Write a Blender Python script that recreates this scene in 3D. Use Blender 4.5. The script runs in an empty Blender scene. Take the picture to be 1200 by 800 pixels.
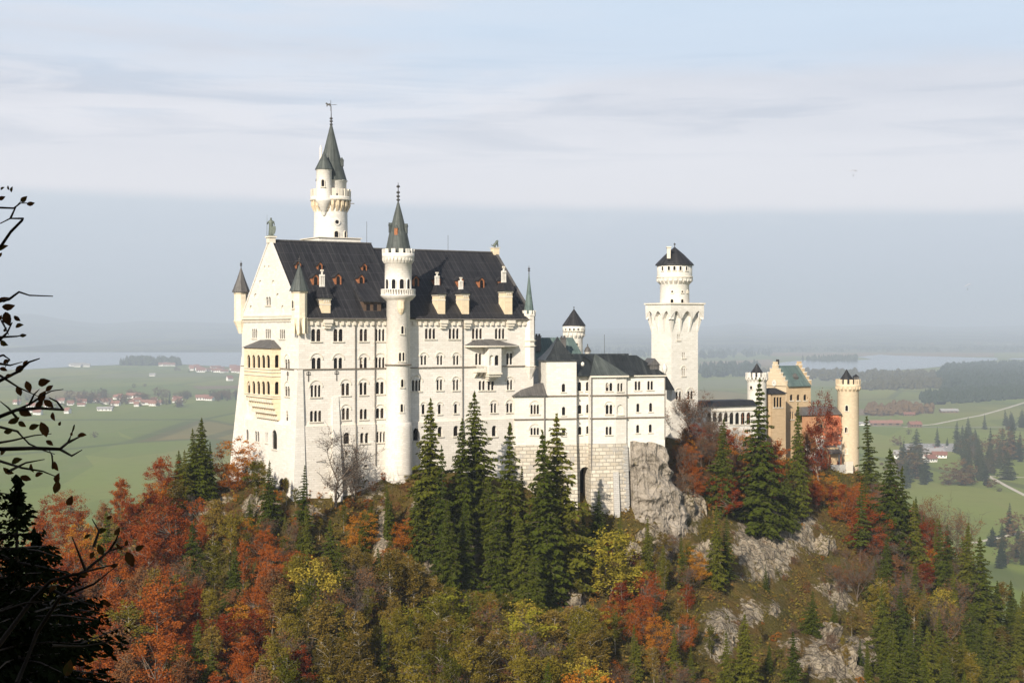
import bpy, math, random
import numpy as np
from mathutils import Vector

R = math.radians
rnd = random.Random(7)
scene = bpy.context.scene
col = scene.collection
F_PX, CX, HY = 1667.0, 600.0, 385.0      # focal length, centre column and horizon row of the photograph (1200 x 800)
PLAIN = -210.0                            # level of the valley floor; the camera stands at 0

# ------------------------------------------------------------------ camera
cam_d = bpy.data.cameras.new("camera")
cam = bpy.data.objects.new("camera", cam_d)
col.objects.link(cam)
cam.location = (0, 0, 0)
cam.rotation_euler = (R(90), 0, 0)
cam_d.sensor_width = 36.0
cam_d.lens = 50.0
cam_d.shift_y = -(400.0 - HY) / 1200.0
cam_d.clip_start = 0.2
cam_d.clip_end = 80000.0
scene.camera = cam
cam_d.dof.use_dof = False

# ------------------------------------------------------------------ light
SUN_EL = 29.0
SUN_H = Vector((-0.365, -0.931, 0)).normalized()          # horizontal direction towards the sun
sun_vec = SUN_H * math.cos(R(SUN_EL)) + Vector((0, 0, math.sin(R(SUN_EL))))
sd = bpy.data.lights.new("sun", 'SUN')
sd.energy = 4.9
sd.angle = R(0.5)
sd.color = (1.0, 0.905, 0.765)
sun = bpy.data.objects.new("sun", sd)
col.objects.link(sun)
sun.rotation_euler = sun_vec.to_track_quat('Z', 'Y').to_euler()

w = bpy.data.worlds.new("World")
scene.world = w
w.use_nodes = True
SKY_STRENGTH = 0.07
CLOUD_STRENGTH = 0.735
def build_world():
    nt = w.node_tree; N = nt.nodes; L = nt.links
    for n in list(N): N.remove(n)
    def nd(t, **k):
        n = N.new(t)
        for a, v in k.items(): setattr(n, a, v)
        return n
    def mth(op, a, b=None, c=None, clamp=False):
        n = nd('ShaderNodeMath', operation=op); n.use_clamp = clamp
        for i, v in enumerate((a, b, c)):
            if v is None: continue
            if isinstance(v, (int, float)): n.inputs[i].default_value = v
            else: L.new(v, n.inputs[i])
        return n.outputs[0]
    def ramp(fac, stops, interp='LINEAR'):
        n = nd('ShaderNodeValToRGB'); e = n.color_ramp; e.interpolation = interp
        while len(e.elements) < len(stops): e.elements.new(0.5)
        for s, (p, c) in zip(e.elements, stops):
            s.position = p
            s.color = (c, c, c, 1) if isinstance(c, (int, float)) else (*c, 1)
        L.new(fac, n.inputs[0]); return n.outputs[0]
    def mix(f, a, b):
        n = nd('ShaderNodeMix', data_type='RGBA')
        if isinstance(f, (int, float)): n.inputs[0].default_value = f
        else: L.new(f, n.inputs[0])
        for i, v in ((6, a), (7, b)):
            if isinstance(v, tuple): n.inputs[i].default_value = (*v, 1)
            else: L.new(v, n.inputs[i])
        return n.outputs[2]
    sky = nd('ShaderNodeTexSky', sky_type='NISHITA')
    sky.sun_disc = False
    sky.sun_elevation = R(SUN_EL)
    sky.sun_rotation = math.atan2(SUN_H.x, SUN_H.y)
    sky.air_density = 1.0; sky.dust_density = 1.5; sky.ozone_density = 1.0
    bg1 = nd('ShaderNodeBackground'); L.new(sky.outputs[0], bg1.inputs[0]); bg1.inputs[1].default_value = SKY_STRENGTH
    tc = nd('ShaderNodeTexCoord')
    sep = nd('ShaderNodeSeparateXYZ'); L.new(tc.outputs['Generated'], sep.inputs[0])
    x, y, z = sep.outputs
    az = mth('ARCTAN2', x, y)
    # cloud layer seen at a low angle: long flat streaks
    cmb = nd('ShaderNodeCombineXYZ')
    L.new(mth('MULTIPLY', az, 2.6), cmb.inputs[0]); L.new(mth('MULTIPLY', z, 15.0), cmb.inputs[1]); cmb.inputs[2].default_value = 3.7
    n1 = nd('ShaderNodeTexNoise'); n1.inputs['Scale'].default_value = 1.25; n1.inputs['Detail'].default_value = 9; n1.inputs['Roughness'].default_value = .56
    n1.inputs['Distortion'].default_value = .35
    L.new(cmb.outputs[0], n1.inputs['Vector'])
    cmb2 = nd('ShaderNodeCombineXYZ')
    L.new(mth('MULTIPLY', az, 5.0), cmb2.inputs[0]); L.new(mth('MULTIPLY', z, 52.0), cmb2.inputs[1]); cmb2.inputs[2].default_value = 9.1
    n2 = nd('ShaderNodeTexNoise'); n2.inputs['Scale'].default_value = 1.1; n2.inputs['Detail'].default_value = 9; n2.inputs['Roughness'].default_value = .58
    n2.inputs['Distortion'].default_value = .5
    L.new(cmb2.outputs[0], n2.inputs['Vector'])
    cmb3 = nd('ShaderNodeCombineXYZ')
    L.new(mth('MULTIPLY', az, 9.0), cmb3.inputs[0]); L.new(mth('MULTIPLY', z, 30.0), cmb3.inputs[1]); cmb3.inputs[2].default_value = 1.1
    n3 = nd('ShaderNodeTexNoise'); n3.inputs['Scale'].default_value = 2.0; n3.inputs['Detail'].default_value = 7
    L.new(cmb3.outputs[0], n3.inputs['Vector'])
    # how much cloud hides the blue: solid low down, broken higher up
    e = mth('DIVIDE', z, 0.25, clamp=True)                          # 0 at the horizon, 1 at the top of the frame
    mass = mth('ADD', mth('MULTIPLY', n1.outputs[0], 1.5), mth('MULTIPLY', n2.outputs[0], .45))
    bias = ramp(e, [(0.0, .9), (.56, .62), (.68, .34), (.80, -.02), (.92, -.10), (1.0, 0.06)])
    right = mth('MULTIPLY', ramp(mth('ADD', mth('MULTIPLY', az, 1.5), .5, clamp=True), [(.30, 0), (.75, .38)]), ramp(e, [(.66, 0), (.76, 1), (.93, 1), (1, .3)]))
    cover = mth('ADD', mass, mth('SUBTRACT', mth('SUBTRACT', bias, right), .72), clamp=True)
    cover = ramp(cover, [(0.0, .30), (.25, .42), (.62, .95), (1, 1)])
    # colour of the cloud: white crests, lavender-grey undersides in the middle band
    grey = ramp(e, [(0.0, .0), (.40, .0), (.48, .5), (.60, .95), (.76, 1.0), (.86, .3), (1, 0)])
    dark = mth('MULTIPLY', grey, ramp(n2.outputs[0], [(.36, 1.0), (.56, .0)]), clamp=True)
    dark2 = mth('MULTIPLY', grey, ramp(n1.outputs[0], [(.36, .0), (.62, .7)]), clamp=True)
    dk = mth('MAXIMUM', dark, dark2)
    ccol = mix(dk, (.87, .865, .915), (.635, .67, .76))
    bluec = ramp(e, [(.5, (.66, .77, .92)), (1.0, (.56, .75, .95))])
    upper = mix(cover, bluec, ccol)
    # inversion haze bank lying along the horizon, with a nearly level top
    edge = mth('ADD', mth('MULTIPLY', az, -.021), mth('ADD', .0855, mth('MULTIPLY', mth('SUBTRACT', n3.outputs[0], .5), .0055)))
    below = mth('SUBTRACT', edge, z)
    bank = ramp(mth('ADD', mth('MULTIPLY', below, 95.0), .5, clamp=True), [(0, 0), (1, 1)], 'EASE')
    hcol = ramp(mth('DIVIDE', z, .09, clamp=True), [(0.0, (.475, .56, .645)), (.18, (.515, .595, .685)), (.5, (.58, .645, .745)), (.8, (.62, .68, .775)), (1.0, (.67, .725, .81))])
    mott = mth('MULTIPLY', ramp(n3.outputs[0], [(.5, 0), (.75, .4)]), ramp(mth('DIVIDE', z, .09, clamp=True), [(.6, 0), (.9, 1)]))
    hcol = mix(mott, hcol, (.76, .79, .85))
    hcol = mix(ramp(mth('ADD', mth('MULTIPLY', az, 1.4), .5, clamp=True), [(0, .35), (.6, 0)]), hcol, (.66, .72, .80))
    glow = mix(ramp(e, [(.30, .85), (.50, 0)]), upper, (.87, .855, .90))   # pale strip right above the bank
    skyc = mix(bank, glow, hcol)
    bg2 = nd('ShaderNodeBackground'); L.new(skyc, bg2.inputs[0]); bg2.inputs[1].default_value = CLOUD_STRENGTH
    ms = nd('ShaderNodeMixShader')
    ms.inputs[0].default_value = .9
    # higher than the frame the cloud thins out and the open sky takes over
    L.new(ramp(mth('ADD', mth('MULTIPLY', z, 1.0), 0.0, clamp=True), [(0.25, .93), (.36, .45), (.6, .08)]), ms.inputs[0])
    L.new(bg1.outputs[0], ms.inputs[1]); L.new(bg2.outputs[0], ms.inputs[2])
    out = nd('ShaderNodeOutputWorld'); L.new(ms.outputs[0], out.inputs[0])
build_world()

scene.render.engine = 'CYCLES'
scene.view_settings.view_transform = 'Standard'
scene.view_settings.look = 'None'
scene.view_settings.gamma = 1.0
scene.view_settings.use_curve_mapping = False
scene.view_settings.exposure = 0.49
scene.render.resolution_x = 1024
scene.render.resolution_y = 682
cy = scene.cycles
cy.use_denoising = True
cy.max_bounces = 6; cy.diffuse_bounces = 3; cy.glossy_bounces = 2; cy.transmission_bounces = 3
cy.transparent_max_bounces = 6; cy.volume_bounces = 0
cy.caustics_reflective = False; cy.caustics_refractive = False

# ------------------------------------------------------------------ small helpers
def hx(px, Y): return (px - CX) / F_PX * Y
def hz(py, Y): return (HY - py) / F_PX * Y
def at(px, py, Y): return Vector((hx(px, Y), Y, hz(py, Y)))

def tag(o, label=None, cat=None, group=None, kind=None):
    if label: o['label'] = label
    if cat: o['category'] = cat
    if group: o['group'] = group
    if kind: o['kind'] = kind
    return o

def empty(name, loc, label, cat, group=None):
    o = bpy.data.objects.new(name, None); col.objects.link(o)
    o.location = loc; o.empty_display_size = .3
    return tag(o, label, cat, group)

def worldloc(o):
    v = Vector((0, 0, 0))
    while o is not None:
        v += o.location; o = o.parent
    return v

class MB:
    """collects polygons in world coordinates; build() links them as one mesh object"""
    def __init__(s): s.v = []; s.f = []; s.m = []; s.mats = []; s.sm = []
    def mi(s, m):
        if m not in s.mats: s.mats.append(m)
        return s.mats.index(m)
    def poly(s, pts, m, smooth=False):
        b = len(s.v); s.v.extend([tuple(p) for p in pts]); s.f.append(tuple(range(b, b + len(pts)))); s.m.append(s.mi(m)); s.sm.append(smooth)
    def faces(s, pts, faces, m, smooth=False):
        b = len(s.v); s.v.extend([tuple(p) for p in pts]); k = s.mi(m)
        for f in faces: s.f.append(tuple(b + i for i in f)); s.m.append(k); s.sm.append(smooth)
    def hexa(s, c, m):      # 8 corners: bottom 4 then top 4
        s.faces(c, [(0, 3, 2, 1), (4, 5, 6, 7), (0, 1, 5, 4), (1, 2, 6, 5), (2, 3, 7, 6), (3, 0, 4, 7)], m)
    def box(s, fr, u0, u1, v0, v1, z0, z1, m, bat=0.0, tu=None):
        b = bat
        s.hexa([fr(u0 - b, v0 - b, z0), fr(u1 + b, v0 - b, z0), fr(u1 + b, v1 + b, z0), fr(u0 - b, v1 + b, z0),
                fr(u0, v0, z1), fr(u1, v0, z1), fr(u1, v1, z1), fr(u0, v1, z1)], m)
    def lathe(s, c, prof, n, m, a0=0.0, smooth=True, caps=True):
        cx_, cy_ = c[0], c[1]; pts = []; fs = []
        for (r, z) in prof:
            for i in range(n):
                a = a0 + 2 * math.pi * i / n
                pts.append((cx_ + r * math.cos(a), cy_ + r * math.sin(a), z))
        for k in range(len(prof) - 1):
            for i in range(n):
                j = (i + 1) % n
                fs.append((k * n + i, k * n + j, (k + 1) * n + j, (k + 1) * n + i))
        s.faces(pts, fs, m, smooth)
        if caps:
            for k in (0, len(prof) - 1):
                if prof[k][0] > .02: s.poly(pts[k * n:(k + 1) * n], m)
    def tube(s, pts, rad, n, m, smooth=True):
        P = [Vector(p) for p in pts]; rings = []
        if isinstance(rad, (int, float)): rad = [rad] * len(P)
        for i, p in enumerate(P):
            t = (P[min(i + 1, len(P) - 1)] - P[max(i - 1, 0)])
            if t.length < 1e-6: t = Vector((0, 0, 1))
            t.normalize()
            a = t.cross(Vector((0, 0, 1)))
            if a.length < .05: a = t.cross(Vector((1, 0, 0)))
            a.normalize(); b = t.cross(a)
            for k in range(n):
                th = 2 * math.pi * k / n
                rings.append(p + (a * math.cos(th) + b * math.sin(th)) * rad[i])
        fs = []
        for i in range(len(P) - 1):
            for k in range(n):
                j = (k + 1) % n
                fs.append((i * n + k, i * n + j, (i + 1) * n + j, (i + 1) * n + k))
        s.faces(rings, fs, m, smooth)
    def build(s, name, parent=None, uv=True):
        off = worldloc(parent) if parent is not None else Vector((0, 0, 0))
        me = bpy.data.meshes.new(name)
        V = np.array(s.v, dtype=np.float64).reshape(-1, 3) - np.array(off)
        me.from_pydata(V.tolist(), [], s.f)
        for m in s.mats: me.materials.append(m)
        me.polygons.foreach_set('material_index', s.m)
        me.polygons.foreach_set('use_smooth', s.sm)
        if uv:
            uvl = me.uv_layers.new(name='UVMap'); data = uvl.data
            W = np.array(s.v)
            buf = np.zeros((len(me.loops), 2))
            for p in me.polygons:
                n = p.normal
                t = Vector((-n.y, n.x, 0))
                t = Vector((1, 0, 0)) if t.length < .05 else t.normalized()
                b = n.cross(t)
                if b.z < 0: b = -b
                ids = list(p.vertices); ls = p.loop_start
                P = W[ids]
                buf[ls:ls + len(ids), 0] = P @ np.array(t); buf[ls:ls + len(ids), 1] = P @ np.array(b)
            uvl.data.foreach_set('uv', buf.ravel())
        me.update()
        o = bpy.data.objects.new(name, me); col.objects.link(o)
        if parent is not None: o.parent = parent
        return o

def frame(O, d, e):
    ox, oy = O[0], O[1]
    return lambda u, v, z: Vector((ox + u * d[0] + v * e[0], oy + u * d[1] + v * e[1], z))

class Plane:
    """a vertical wall plane through O along unit t with outward normal n"""
    def __init__(s, O, t, n): s.O = O; s.t = t; s.n = n
    def off(s, d): return Plane((s.O[0] + s.n[0] * d, s.O[1] + s.n[1] * d), s.t, s.n)
    def hit(s, px, py):
        k = (px - CX) / F_PX
        u = (k * s.O[1] - s.O[0]) / (s.t[0] - k * s.t[1])
        return u, (HY - py) / F_PX * (s.O[1] + u * s.t[1])
    def p(s, u, z, out=0.0): return Vector((s.O[0] + u * s.t[0] + out * s.n[0], s.O[1] + u * s.t[1] + out * s.n[1], z))
    def box(s, mb, u0, u1, z0, z1, o0, o1, m):
        mb.hexa([s.p(u0, z0, o1), s.p(u1, z0, o1), s.p(u1, z0, o0), s.p(u0, z0, o0), s.p(u0, z1, o1), s.p(u1, z1, o1), s.p(u1, z1, o0), s.p(u0, z1, o0)], m)

ARC = 6
def wall(mb, pl, u0, u1, z0, z1, ops, m, depth=.5, top=None):
    """a wall face with real openings: ops = (ua, ub, za, zb, arched). top(u) optionally clips a gable"""
    ops = [o for o in ops if o[0] >= u0 - 1e-4 and o[1] <= u1 + 1e-4 and o[2] >= z0 - 1e-4 and o[3] <= z1 + 1e-4]
    zs = sorted(set([z0, z1] + [o[2] for o in ops] + [o[3] for o in ops]))
    for a, b in zip(zs, zs[1:]):
        if b - a < 1e-5: continue
        mid = (a + b) / 2
        cur = u0
        for o in sorted([o for o in ops if o[2] < mid < o[3]]):
            if o[0] > cur + 1e-5: mb.poly([pl.p(cur, a), pl.p(o[0], a), pl.p(o[0], b), pl.p(cur, b)], m)
            cur = max(cur, o[1])
        if u1 > cur + 1e-5: mb.poly([pl.p(cur, a), pl.p(u1, a), pl.p(u1, b), pl.p(cur, b)], m)
    for (ua, ub, za, zb, arched) in ops:
        if arched:
            r = (ub - ua) / 2; um = (ua + ub) / 2; zsn = zb - r
            arc = [(um - r * math.cos(math.pi * i / ARC), zsn + r * math.sin(math.pi * i / ARC)) for i in range(ARC + 1)]
            h = ARC // 2
            for i in range(h): mb.poly([pl.p(ua, zb), pl.p(*arc[i]), pl.p(*arc[i + 1])], m)
            for i in range(h, ARC): mb.poly([pl.p(ub, zb), pl.p(*arc[i]), pl.p(*arc[i + 1])], m)
        else:
            zsn = zb; arc = [(ua, zb), (ub, zb)]
        ring = [(ua, za)] + arc + [(ub, za)]
        for (a, b) in zip(ring, ring[1:] + ring[:1]):
            mb.poly([pl.p(*a), pl.p(*b), pl.p(*b, -depth), pl.p(*a, -depth)], m)

def lights(pl, pxl, pxr, pyt, pyb, n, gap=.26, snap=None):
    """openings of a window of n lights given where the photograph shows it on this wall"""
    ua, _ = pl.hit(pxl, pyt); ub, _ = pl.hit(pxr, pyt)
    ua, ub = min(ua, ub) - .07, max(ua, ub) + .07
    um = (ua + ub) / 2
    k = (pxl + pxr) / 2
    _, zt = pl.hit(k, pyt); _, zb = pl.hit(k, pyb)
    wd = (ub - ua + 0) / n
    res = []
    for i in range(n):
        a = ua + i * wd; b = a + wd
        g = gap if n > 1 else 0
        res.append((a + g / 2, b - g / 2, zb, zt, True))
    return res

def windows(thing, pl, specs, ops_out, frame_m=None, sill=True, gap=.18, depth=.3, name='window', glass=None, colm=None):
    for sp in specs:
        pxl, pxr, pyt, pyb, n = sp[:5]; fl = sp[5] if len(sp) > 5 else ''
        ops = lights(pl, pxl, pxr, pyt, pyb, n, gap)
        ops_out.extend(ops)
        mb = MB()
        g = M['wallglass'] if 'n' in fl else (glass or M['glass'])
        fm = frame_m or M['frame']
        for (a, b, z0, z1, _) in ops:
            mb.poly([pl.p(a, z0, -depth + .03), pl.p(b, z0, -depth + .03), pl.p(b, z1, -depth + .03), pl.p(a, z1, -depth + .03)], g)
            if 'n' not in fl and rnd.random() < .18:
                um = (a + b) / 2; zt = z0 + (z1 - z0) * .62
                pl.box(mb, um - .035, um + .035, z0, z1, -depth + .035, -depth + .09, fm)
                pl.box(mb, a, b, zt - .04, zt + .04, -depth + .035, -depth + .08, fm)
                if rnd.random() < .06:   # a half drawn pale curtain
                    pl.box(mb, a, b, z0 + (z1 - z0) * rnd.uniform(.35, .7), z1, -depth + .031, -depth + .034, M['curtain'])
        wo = mb.build(name, thing)
        a, b, z0, z1 = ops[0][0], ops[-1][1], ops[0][2], ops[0][3]
        if sill and 'x' not in fl:
            s = MB(); pl.box(s, a - .25, b + .25, z0 - .22, z0 - .002, -.1, .2, M['trim']); s.build('sill', wo)
        if n > 1 and 'p' not in fl:
            for o1, o2 in zip(ops, ops[1:]):
                c = MB(); pl.box(c, o1[1] - .05, o2[0] + .05, z1 - (o1[1] - o1[0]) * .62, z1 - (o1[1] - o1[0]) * .45, -.08, .07, M['trim']); c.build('capital', wo)
        if 'h' in fl:
            c = MB(); um = (a + b) / 2; r0 = (b - a) / 2 + .22; zc = z1 - r0 * .35
            K = 10
            def ring(rr, o): return [pl.p(um - rr * math.cos(math.pi * i / K), zc + rr * math.sin(math.pi * i / K), o) for i in range(K + 1)]
            A, B, C_, D = ring(r0, .002), ring(r0, .13), ring(r0 + .2, .13), ring(r0 + .2, .002)
            for i in range(K):
                c.poly([A[i], A[i + 1], B[i + 1], B[i]], M['trim']); c.poly([B[i], B[i + 1], C_[i + 1], C_[i]], M['trim']); c.poly([C_[i], C_[i + 1], D[i + 1], D[i]], M['trim'])
            c.build('arch_moulding', wo)

def crenel(mb, c, r, z0, z1, n, m, th=.35, a0=0.0, duty=.55):
    st = 2 * math.pi / n
    for i in range(n):
        a = a0 + i * st; b = a + st * duty
        P = []
        for z in (z0, z1):
            for (rr, aa) in ((r, a), (r, b), (r - th, b), (r - th, a)):
                P.append((c[0] + rr * math.cos(aa), c[1] + rr * math.sin(aa), z))
        mb.hexa(P, m)

def corbels(mb, c, r0, r1, z0, z1, n, m, duty=.5, a0=0.):
    st = 2 * math.pi / n
    for i in range(n):
        a = a0 + i * st; b = a + st * duty
        ca, sa, cb, sb = math.cos(a), math.sin(a), math.cos(b), math.sin(b)
        zm = z0 + (z1 - z0) * .55
        lo = [(r0, z0), (r1, zm), (r1, z1), (r0 - .1, z1)]
        A = [(c[0] + r * ca, c[1] + r * sa, z) for r, z in lo]; B = [(c[0] + r * cb, c[1] + r * sb, z) for r, z in lo]
        mb.faces(A + B, [(0, 1, 2, 3), (7, 6, 5, 4), (0, 4, 5, 1), (1, 5, 6, 2), (2, 6, 7, 3), (3, 7, 4, 0)], m)

def finial(mb, c, z0, z1, m, r=.16, knobs=(.35, .6)):
    h = z1 - z0
    mb.tube([(c[0], c[1], z0 - .3), (c[0], c[1], z0 + h * .5), (c[0], c[1], z1)], [r * .8, r * .5, r * .25], 6, m)
    for k in knobs:
        z = z0 + h * k
        mb.lathe(c, [(.01, z - r * 1.6), (r * 1.7, z - r * .5), (r * 1.7, z + r * .5), (.01, z + r * 1.6)], 8, m)

# ------------------------------------------------------------------ materials
M = {}
def new_mat(name):
    m = bpy.data.materials.new(name); m.use_nodes = True
    nt = m.node_tree
    for n in list(nt.nodes): nt.nodes.remove(n)
    out = nt.nodes.new('ShaderNodeOutputMaterial')
    return m, nt, out
class NT:
    def __init__(s, nt): s.nt = nt
    def n(s, t, ins=None, **k):
        x = s.nt.nodes.new(t)
        for a, v in k.items(): setattr(x, a, v)
        for a, v in (ins or {}).items(): s.set(x, a, v)
        return x
    def set(s, x, a, v):
        i = x.inputs[a]
        if hasattr(v, 'is_output') or isinstance(v, bpy.types.NodeSocket): s.nt.links.new(v, i)
        elif isinstance(v, tuple) and len(v) == 3 and i.type == 'RGBA': i.default_value = (*v, 1)
        else: i.default_value = v
    def mix(s, f, a, b, blend='MIX'):
        x = s.n('ShaderNodeMix', data_type='RGBA', blend_type=blend)
        s.set(x, 0, f); s.set(x, 6, a); s.set(x, 7, b); return x.outputs[2]
    def math(s, op, a, b=None, clamp=False):
        x = s.n('ShaderNodeMath', operation=op); x.use_clamp = clamp
        s.set(x, 0, a)
        if b is not None: s.set(x, 1, b)
        return x.outputs[0]
    def ramp(s, f, stops):
        x = s.n('ShaderNodeValToRGB'); e = x.color_ramp
        while len(e.elements) < len(stops): e.elements.new(.5)
        for q, (p, c) in zip(e.elements, stops):
            q.position = p; q.color = (c, c, c, 1) if isinstance(c, (int, float)) else (*c, 1)
        s.nt.links.new(f, x.inputs[0]); return x.outputs[0]
    def noise(s, vec, scale, detail=5, rough=.55, dist=0.):
        x = s.n('ShaderNodeTexNoise', {'Scale': scale, 'Detail': detail, 'Roughness': rough, 'Distortion': dist})
        if vec is not None: s.nt.links.new(vec, x.inputs['Vector'])
        return x.outputs[0]
    def pos(s): return s.n('ShaderNodeNewGeometry').outputs['Position']
    def uv(s): return s.n('ShaderNodeUVMap').outputs[0]
    def mapped(s, v, sc, loc=(0, 0, 0)):
        x = s.n('ShaderNodeMapping'); x.inputs['Scale'].default_value = sc; x.inputs['Location'].default_value = loc
        s.nt.links.new(v, x.inputs['Vector']); return x.outputs[0]
    def bump(s, h, strength=.4, dist=.1):
        x = s.n('ShaderNodeBump', {'Strength': strength, 'Distance': dist}); s.nt.links.new(h, x.inputs['Height']); return x.outputs[0]
    def bsdf(s, out, color, rough=.8, normal=None, spec=.3, metal=0.):
        x = s.n('ShaderNodeBsdfPrincipled', {'Base Color': color, 'Roughness': rough, 'Metallic': metal})
        x.inputs['Specular IOR Level'].default_value = spec
        if normal is not None: s.nt.links.new(normal, x.inputs['Normal'])
        s.nt.links.new(x.outputs[0], out.inputs['Surface']); return x

def stone(name, base, dark, course=(1.1, .42), joint=.82, streak=.5, bump=.25, rubble=False, blotch=None):
    m, nt, out = new_mat(name); t = NT(nt)
    uv = t.uv(); pos = t.pos()
    br = t.n('ShaderNodeTexBrick', {'Scale': 1.0, 'Mortar Size': .035 if not rubble else .07, 'Mortar Smooth': .3, 'Brick Width': course[0], 'Row Height': course[1], 'Bias': 0.0})
    v = uv
    if rubble:
        nz = t.n('ShaderNodeTexNoise', {'Scale': .9, 'Detail': 3}); nt.links.new(uv, nz.inputs['Vector'])
        v = t.mix(.12, uv, nz.outputs['Color'], 'ADD')
    nt.links.new(v, br.inputs['Vector'])
    br.inputs['Color1'].default_value = (1, 1, 1, 1); br.inputs['Color2'].default_value = (.82, .81, .79, 1) if not rubble else (.6, .57, .52, 1)
    br.inputs['Mortar'].default_value = (joint, joint, joint * .97, 1)
    c = t.mix(1.0, base, br.outputs['Color'], 'MULTIPLY')
    n1 = t.noise(pos, .16, 6, .6)
    c = t.mix(t.ramp(n1, [(.42, 0.), (.75, .55)]), c, dark)
    # rain streaks run down the wall
    st = t.noise(t.mapped(uv, (1.1, .045, 1)), 1.0, 6, .65)
    c = t.mix(t.math('MULTIPLY', t.ramp(st, [(.5, 0.), (.75, 1.)]), streak), c, dark)
    n2 = t.noise(pos, 3.0, 4, .6)
    c = t.mix(.22, c, t.ramp(n2, [(.3, tuple(x * .8 for x in base)), (.7, tuple(min(1, x * 1.12) for x in base))]))
    if blotch:
        c = t.mix(t.ramp(t.noise(pos, .5, 5, .65), [(.52, 0.), (.64, .85)]), c, blotch)
    h = t.math('ADD', t.math('MULTIPLY', br.outputs['Fac'], -.7), t.math('MULTIPLY', n2, .5))
    t.bsdf(out, c, .88, t.bump(h, bump, .08), .2)
    return m

def roofmat(name, base, light, seam=.62, spec=.4, rough=.5, streakc=None, mort=(.5, .5, .52)):
    m, nt, out = new_mat(name); t = NT(nt)
    uv = t.uv(); pos = t.pos()
    br = t.n('ShaderNodeTexBrick', {'Scale': 1.0, 'Mortar Size': .05, 'Mortar Smooth': .4, 'Brick Width': seam, 'Row Height': 2.6, 'Bias': .0}, offset=0.5, offset_frequency=2)
    br.offset = 0.0
    nt.links.new(uv, br.inputs['Vector'])
    br.inputs['Color1'].default_value = (1, 1, 1, 1); br.inputs['Color2'].default_value = (.7, .7, .72, 1); br.inputs['Mortar'].default_value = (*mort, 1)
    st = t.noise(t.mapped(uv, (1.5, .07, 1)), 1.0, 7, .7)
    c = t.mix(t.ramp(st, [(.38, 0.), (.72, .9)]), base, light)
    if streakc: c = t.mix(t.ramp(t.noise(t.mapped(uv, (.9, .03, 1), (5, 2, 0)), 1.0, 6, .7), [(.5, 0.), (.7, .8)]), c, streakc)
    c = t.mix(1.0, c, br.outputs['Color'], 'MULTIPLY')
    c = t.mix(.3, c, t.ramp(t.noise(pos, .5, 6, .6), [(.3, tuple(x * .6 for x in base)), (.75, light)]))
    h = t.math('ADD', t.math('MULTIPLY', br.outputs['Fac'], 1.0), t.math('MULTIPLY', t.noise(pos, 2.5, 3), .3))
    t.bsdf(out, c, rough, t.bump(h, .5, .08), spec)
    return m

def plain(name, colr, rough=.7, spec=.3, var=.25, scale=2.0, metal=0.):
    m, nt, out = new_mat(name); t = NT(nt)
    n = t.noise(t.pos(), scale, 5, .6)
    c = t.ramp(n, [(.3, tuple(x * (1 - var) for x in colr)), (.7, tuple(min(1, x * (1 + var)) for x in colr))])
    t.bsdf(out, c, rough, None, spec, metal)
    return m

M['lime'] = stone('pale_limestone', (.815, .77, .71), (.58, .53, .46), streak=.40, joint=.72)
M['limew'] = stone('white_limestone', (.765, .735, .68), (.58, .54, .47), streak=.36, joint=.76)
M['limelow'] = stone('plinth_limestone', (.775, .73, .665), (.52, .475, .405), streak=.42, bump=.4, joint=.72)
M['trim'] = stone('dressed_stone', (.76, .70, .60), (.5, .45, .37), course=(2.2, 1.2), joint=.9)
M['sand'] = stone('yellow_sandstone', (.80, .665, .475), (.62, .49, .33), streak=.3)
M['cream'] = stone('cream_limestone', (.83, .735, .58), (.64, .54, .40), streak=.25)
M['gatestone'] = stone('sandy_gate_stone', (.68, .56, .40), (.52, .40, .27), streak=.35)
M['ochre'] = stone('ochre_stone', (.56, .42, .265), (.42, .29, .17), streak=.35)
M['brick'] = stone('red_brick', (.47, .25, .135), (.34, .16, .085), course=(.7, .25), streak=.4)
M['rubble'] = stone('rough_masonry', (.70, .635, .53), (.36, .32, .27), course=(1.5, .74), joint=.26, streak=.35, bump=.9, rubble=True, blotch=(.40, .38, .35))
M['greystone'] = stone('grey_stone', (.52, .50, .47), (.34, .33, .31), course=(.9, .4), joint=.6, bump=.5)
M['slate'] = roofmat('dark_sheet_roof', (.013, .013, .015), (.034, .033, .036), .95, .3, .55, streakc=(.062, .060, .060), mort=(2.6, 2.5, 2.5))
M['copper'] = roofmat('green_copper', (.085, .13, .125), (.15, .21, .195), .5, .3, .6, streakc=(.30, .34, .30))
M['copperd'] = roofmat('dull_grey_copper', (.055, .064, .060), (.105, .12, .11), .5, .3, .6, streakc=(.20, .22, .20))
M['lead'] = roofmat('brown_grey_lead', (.085, .08, .076), (.17, .16, .15), .5, .35, .5)
M['leadgreen'] = roofmat('blue_green_lead', (.015, .018, .0195), (.042, .048, .049), .55, .4, .45, streakc=(.12, .13, .125))
M['frame'] = plain('brown_window_frame', (.10, .065, .045))
M['bronze'] = plain('verdigris_bronze', (.10, .12, .10), .6, .4, .45, 4)
M['iron'] = plain('dark_iron', (.045, .042, .04), .6, .4)
M['pipe'] = plain('downpipe_metal', (.16, .145, .13), .5, .4)
M['coursebrown'] = plain('brown_string_course', (.20, .165, .13), .8, .2)  # dark brown tone of the thin string courses
M['wood'] = plain('red_brown_wood', (.30, .12, .055), .7, .2, .3, 3)
M['curtain'] = plain('pale_curtain', (.55, .5, .42), .9, .1)
M['shade'] = plain('painted_opening_shade', (.012, .011, .011), .9, .05)  # near-black paint standing in for the shade inside open arches
M['wallglass'] = plain('blind_niche_stone', (.74, .69, .6), .9, .1)
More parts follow.
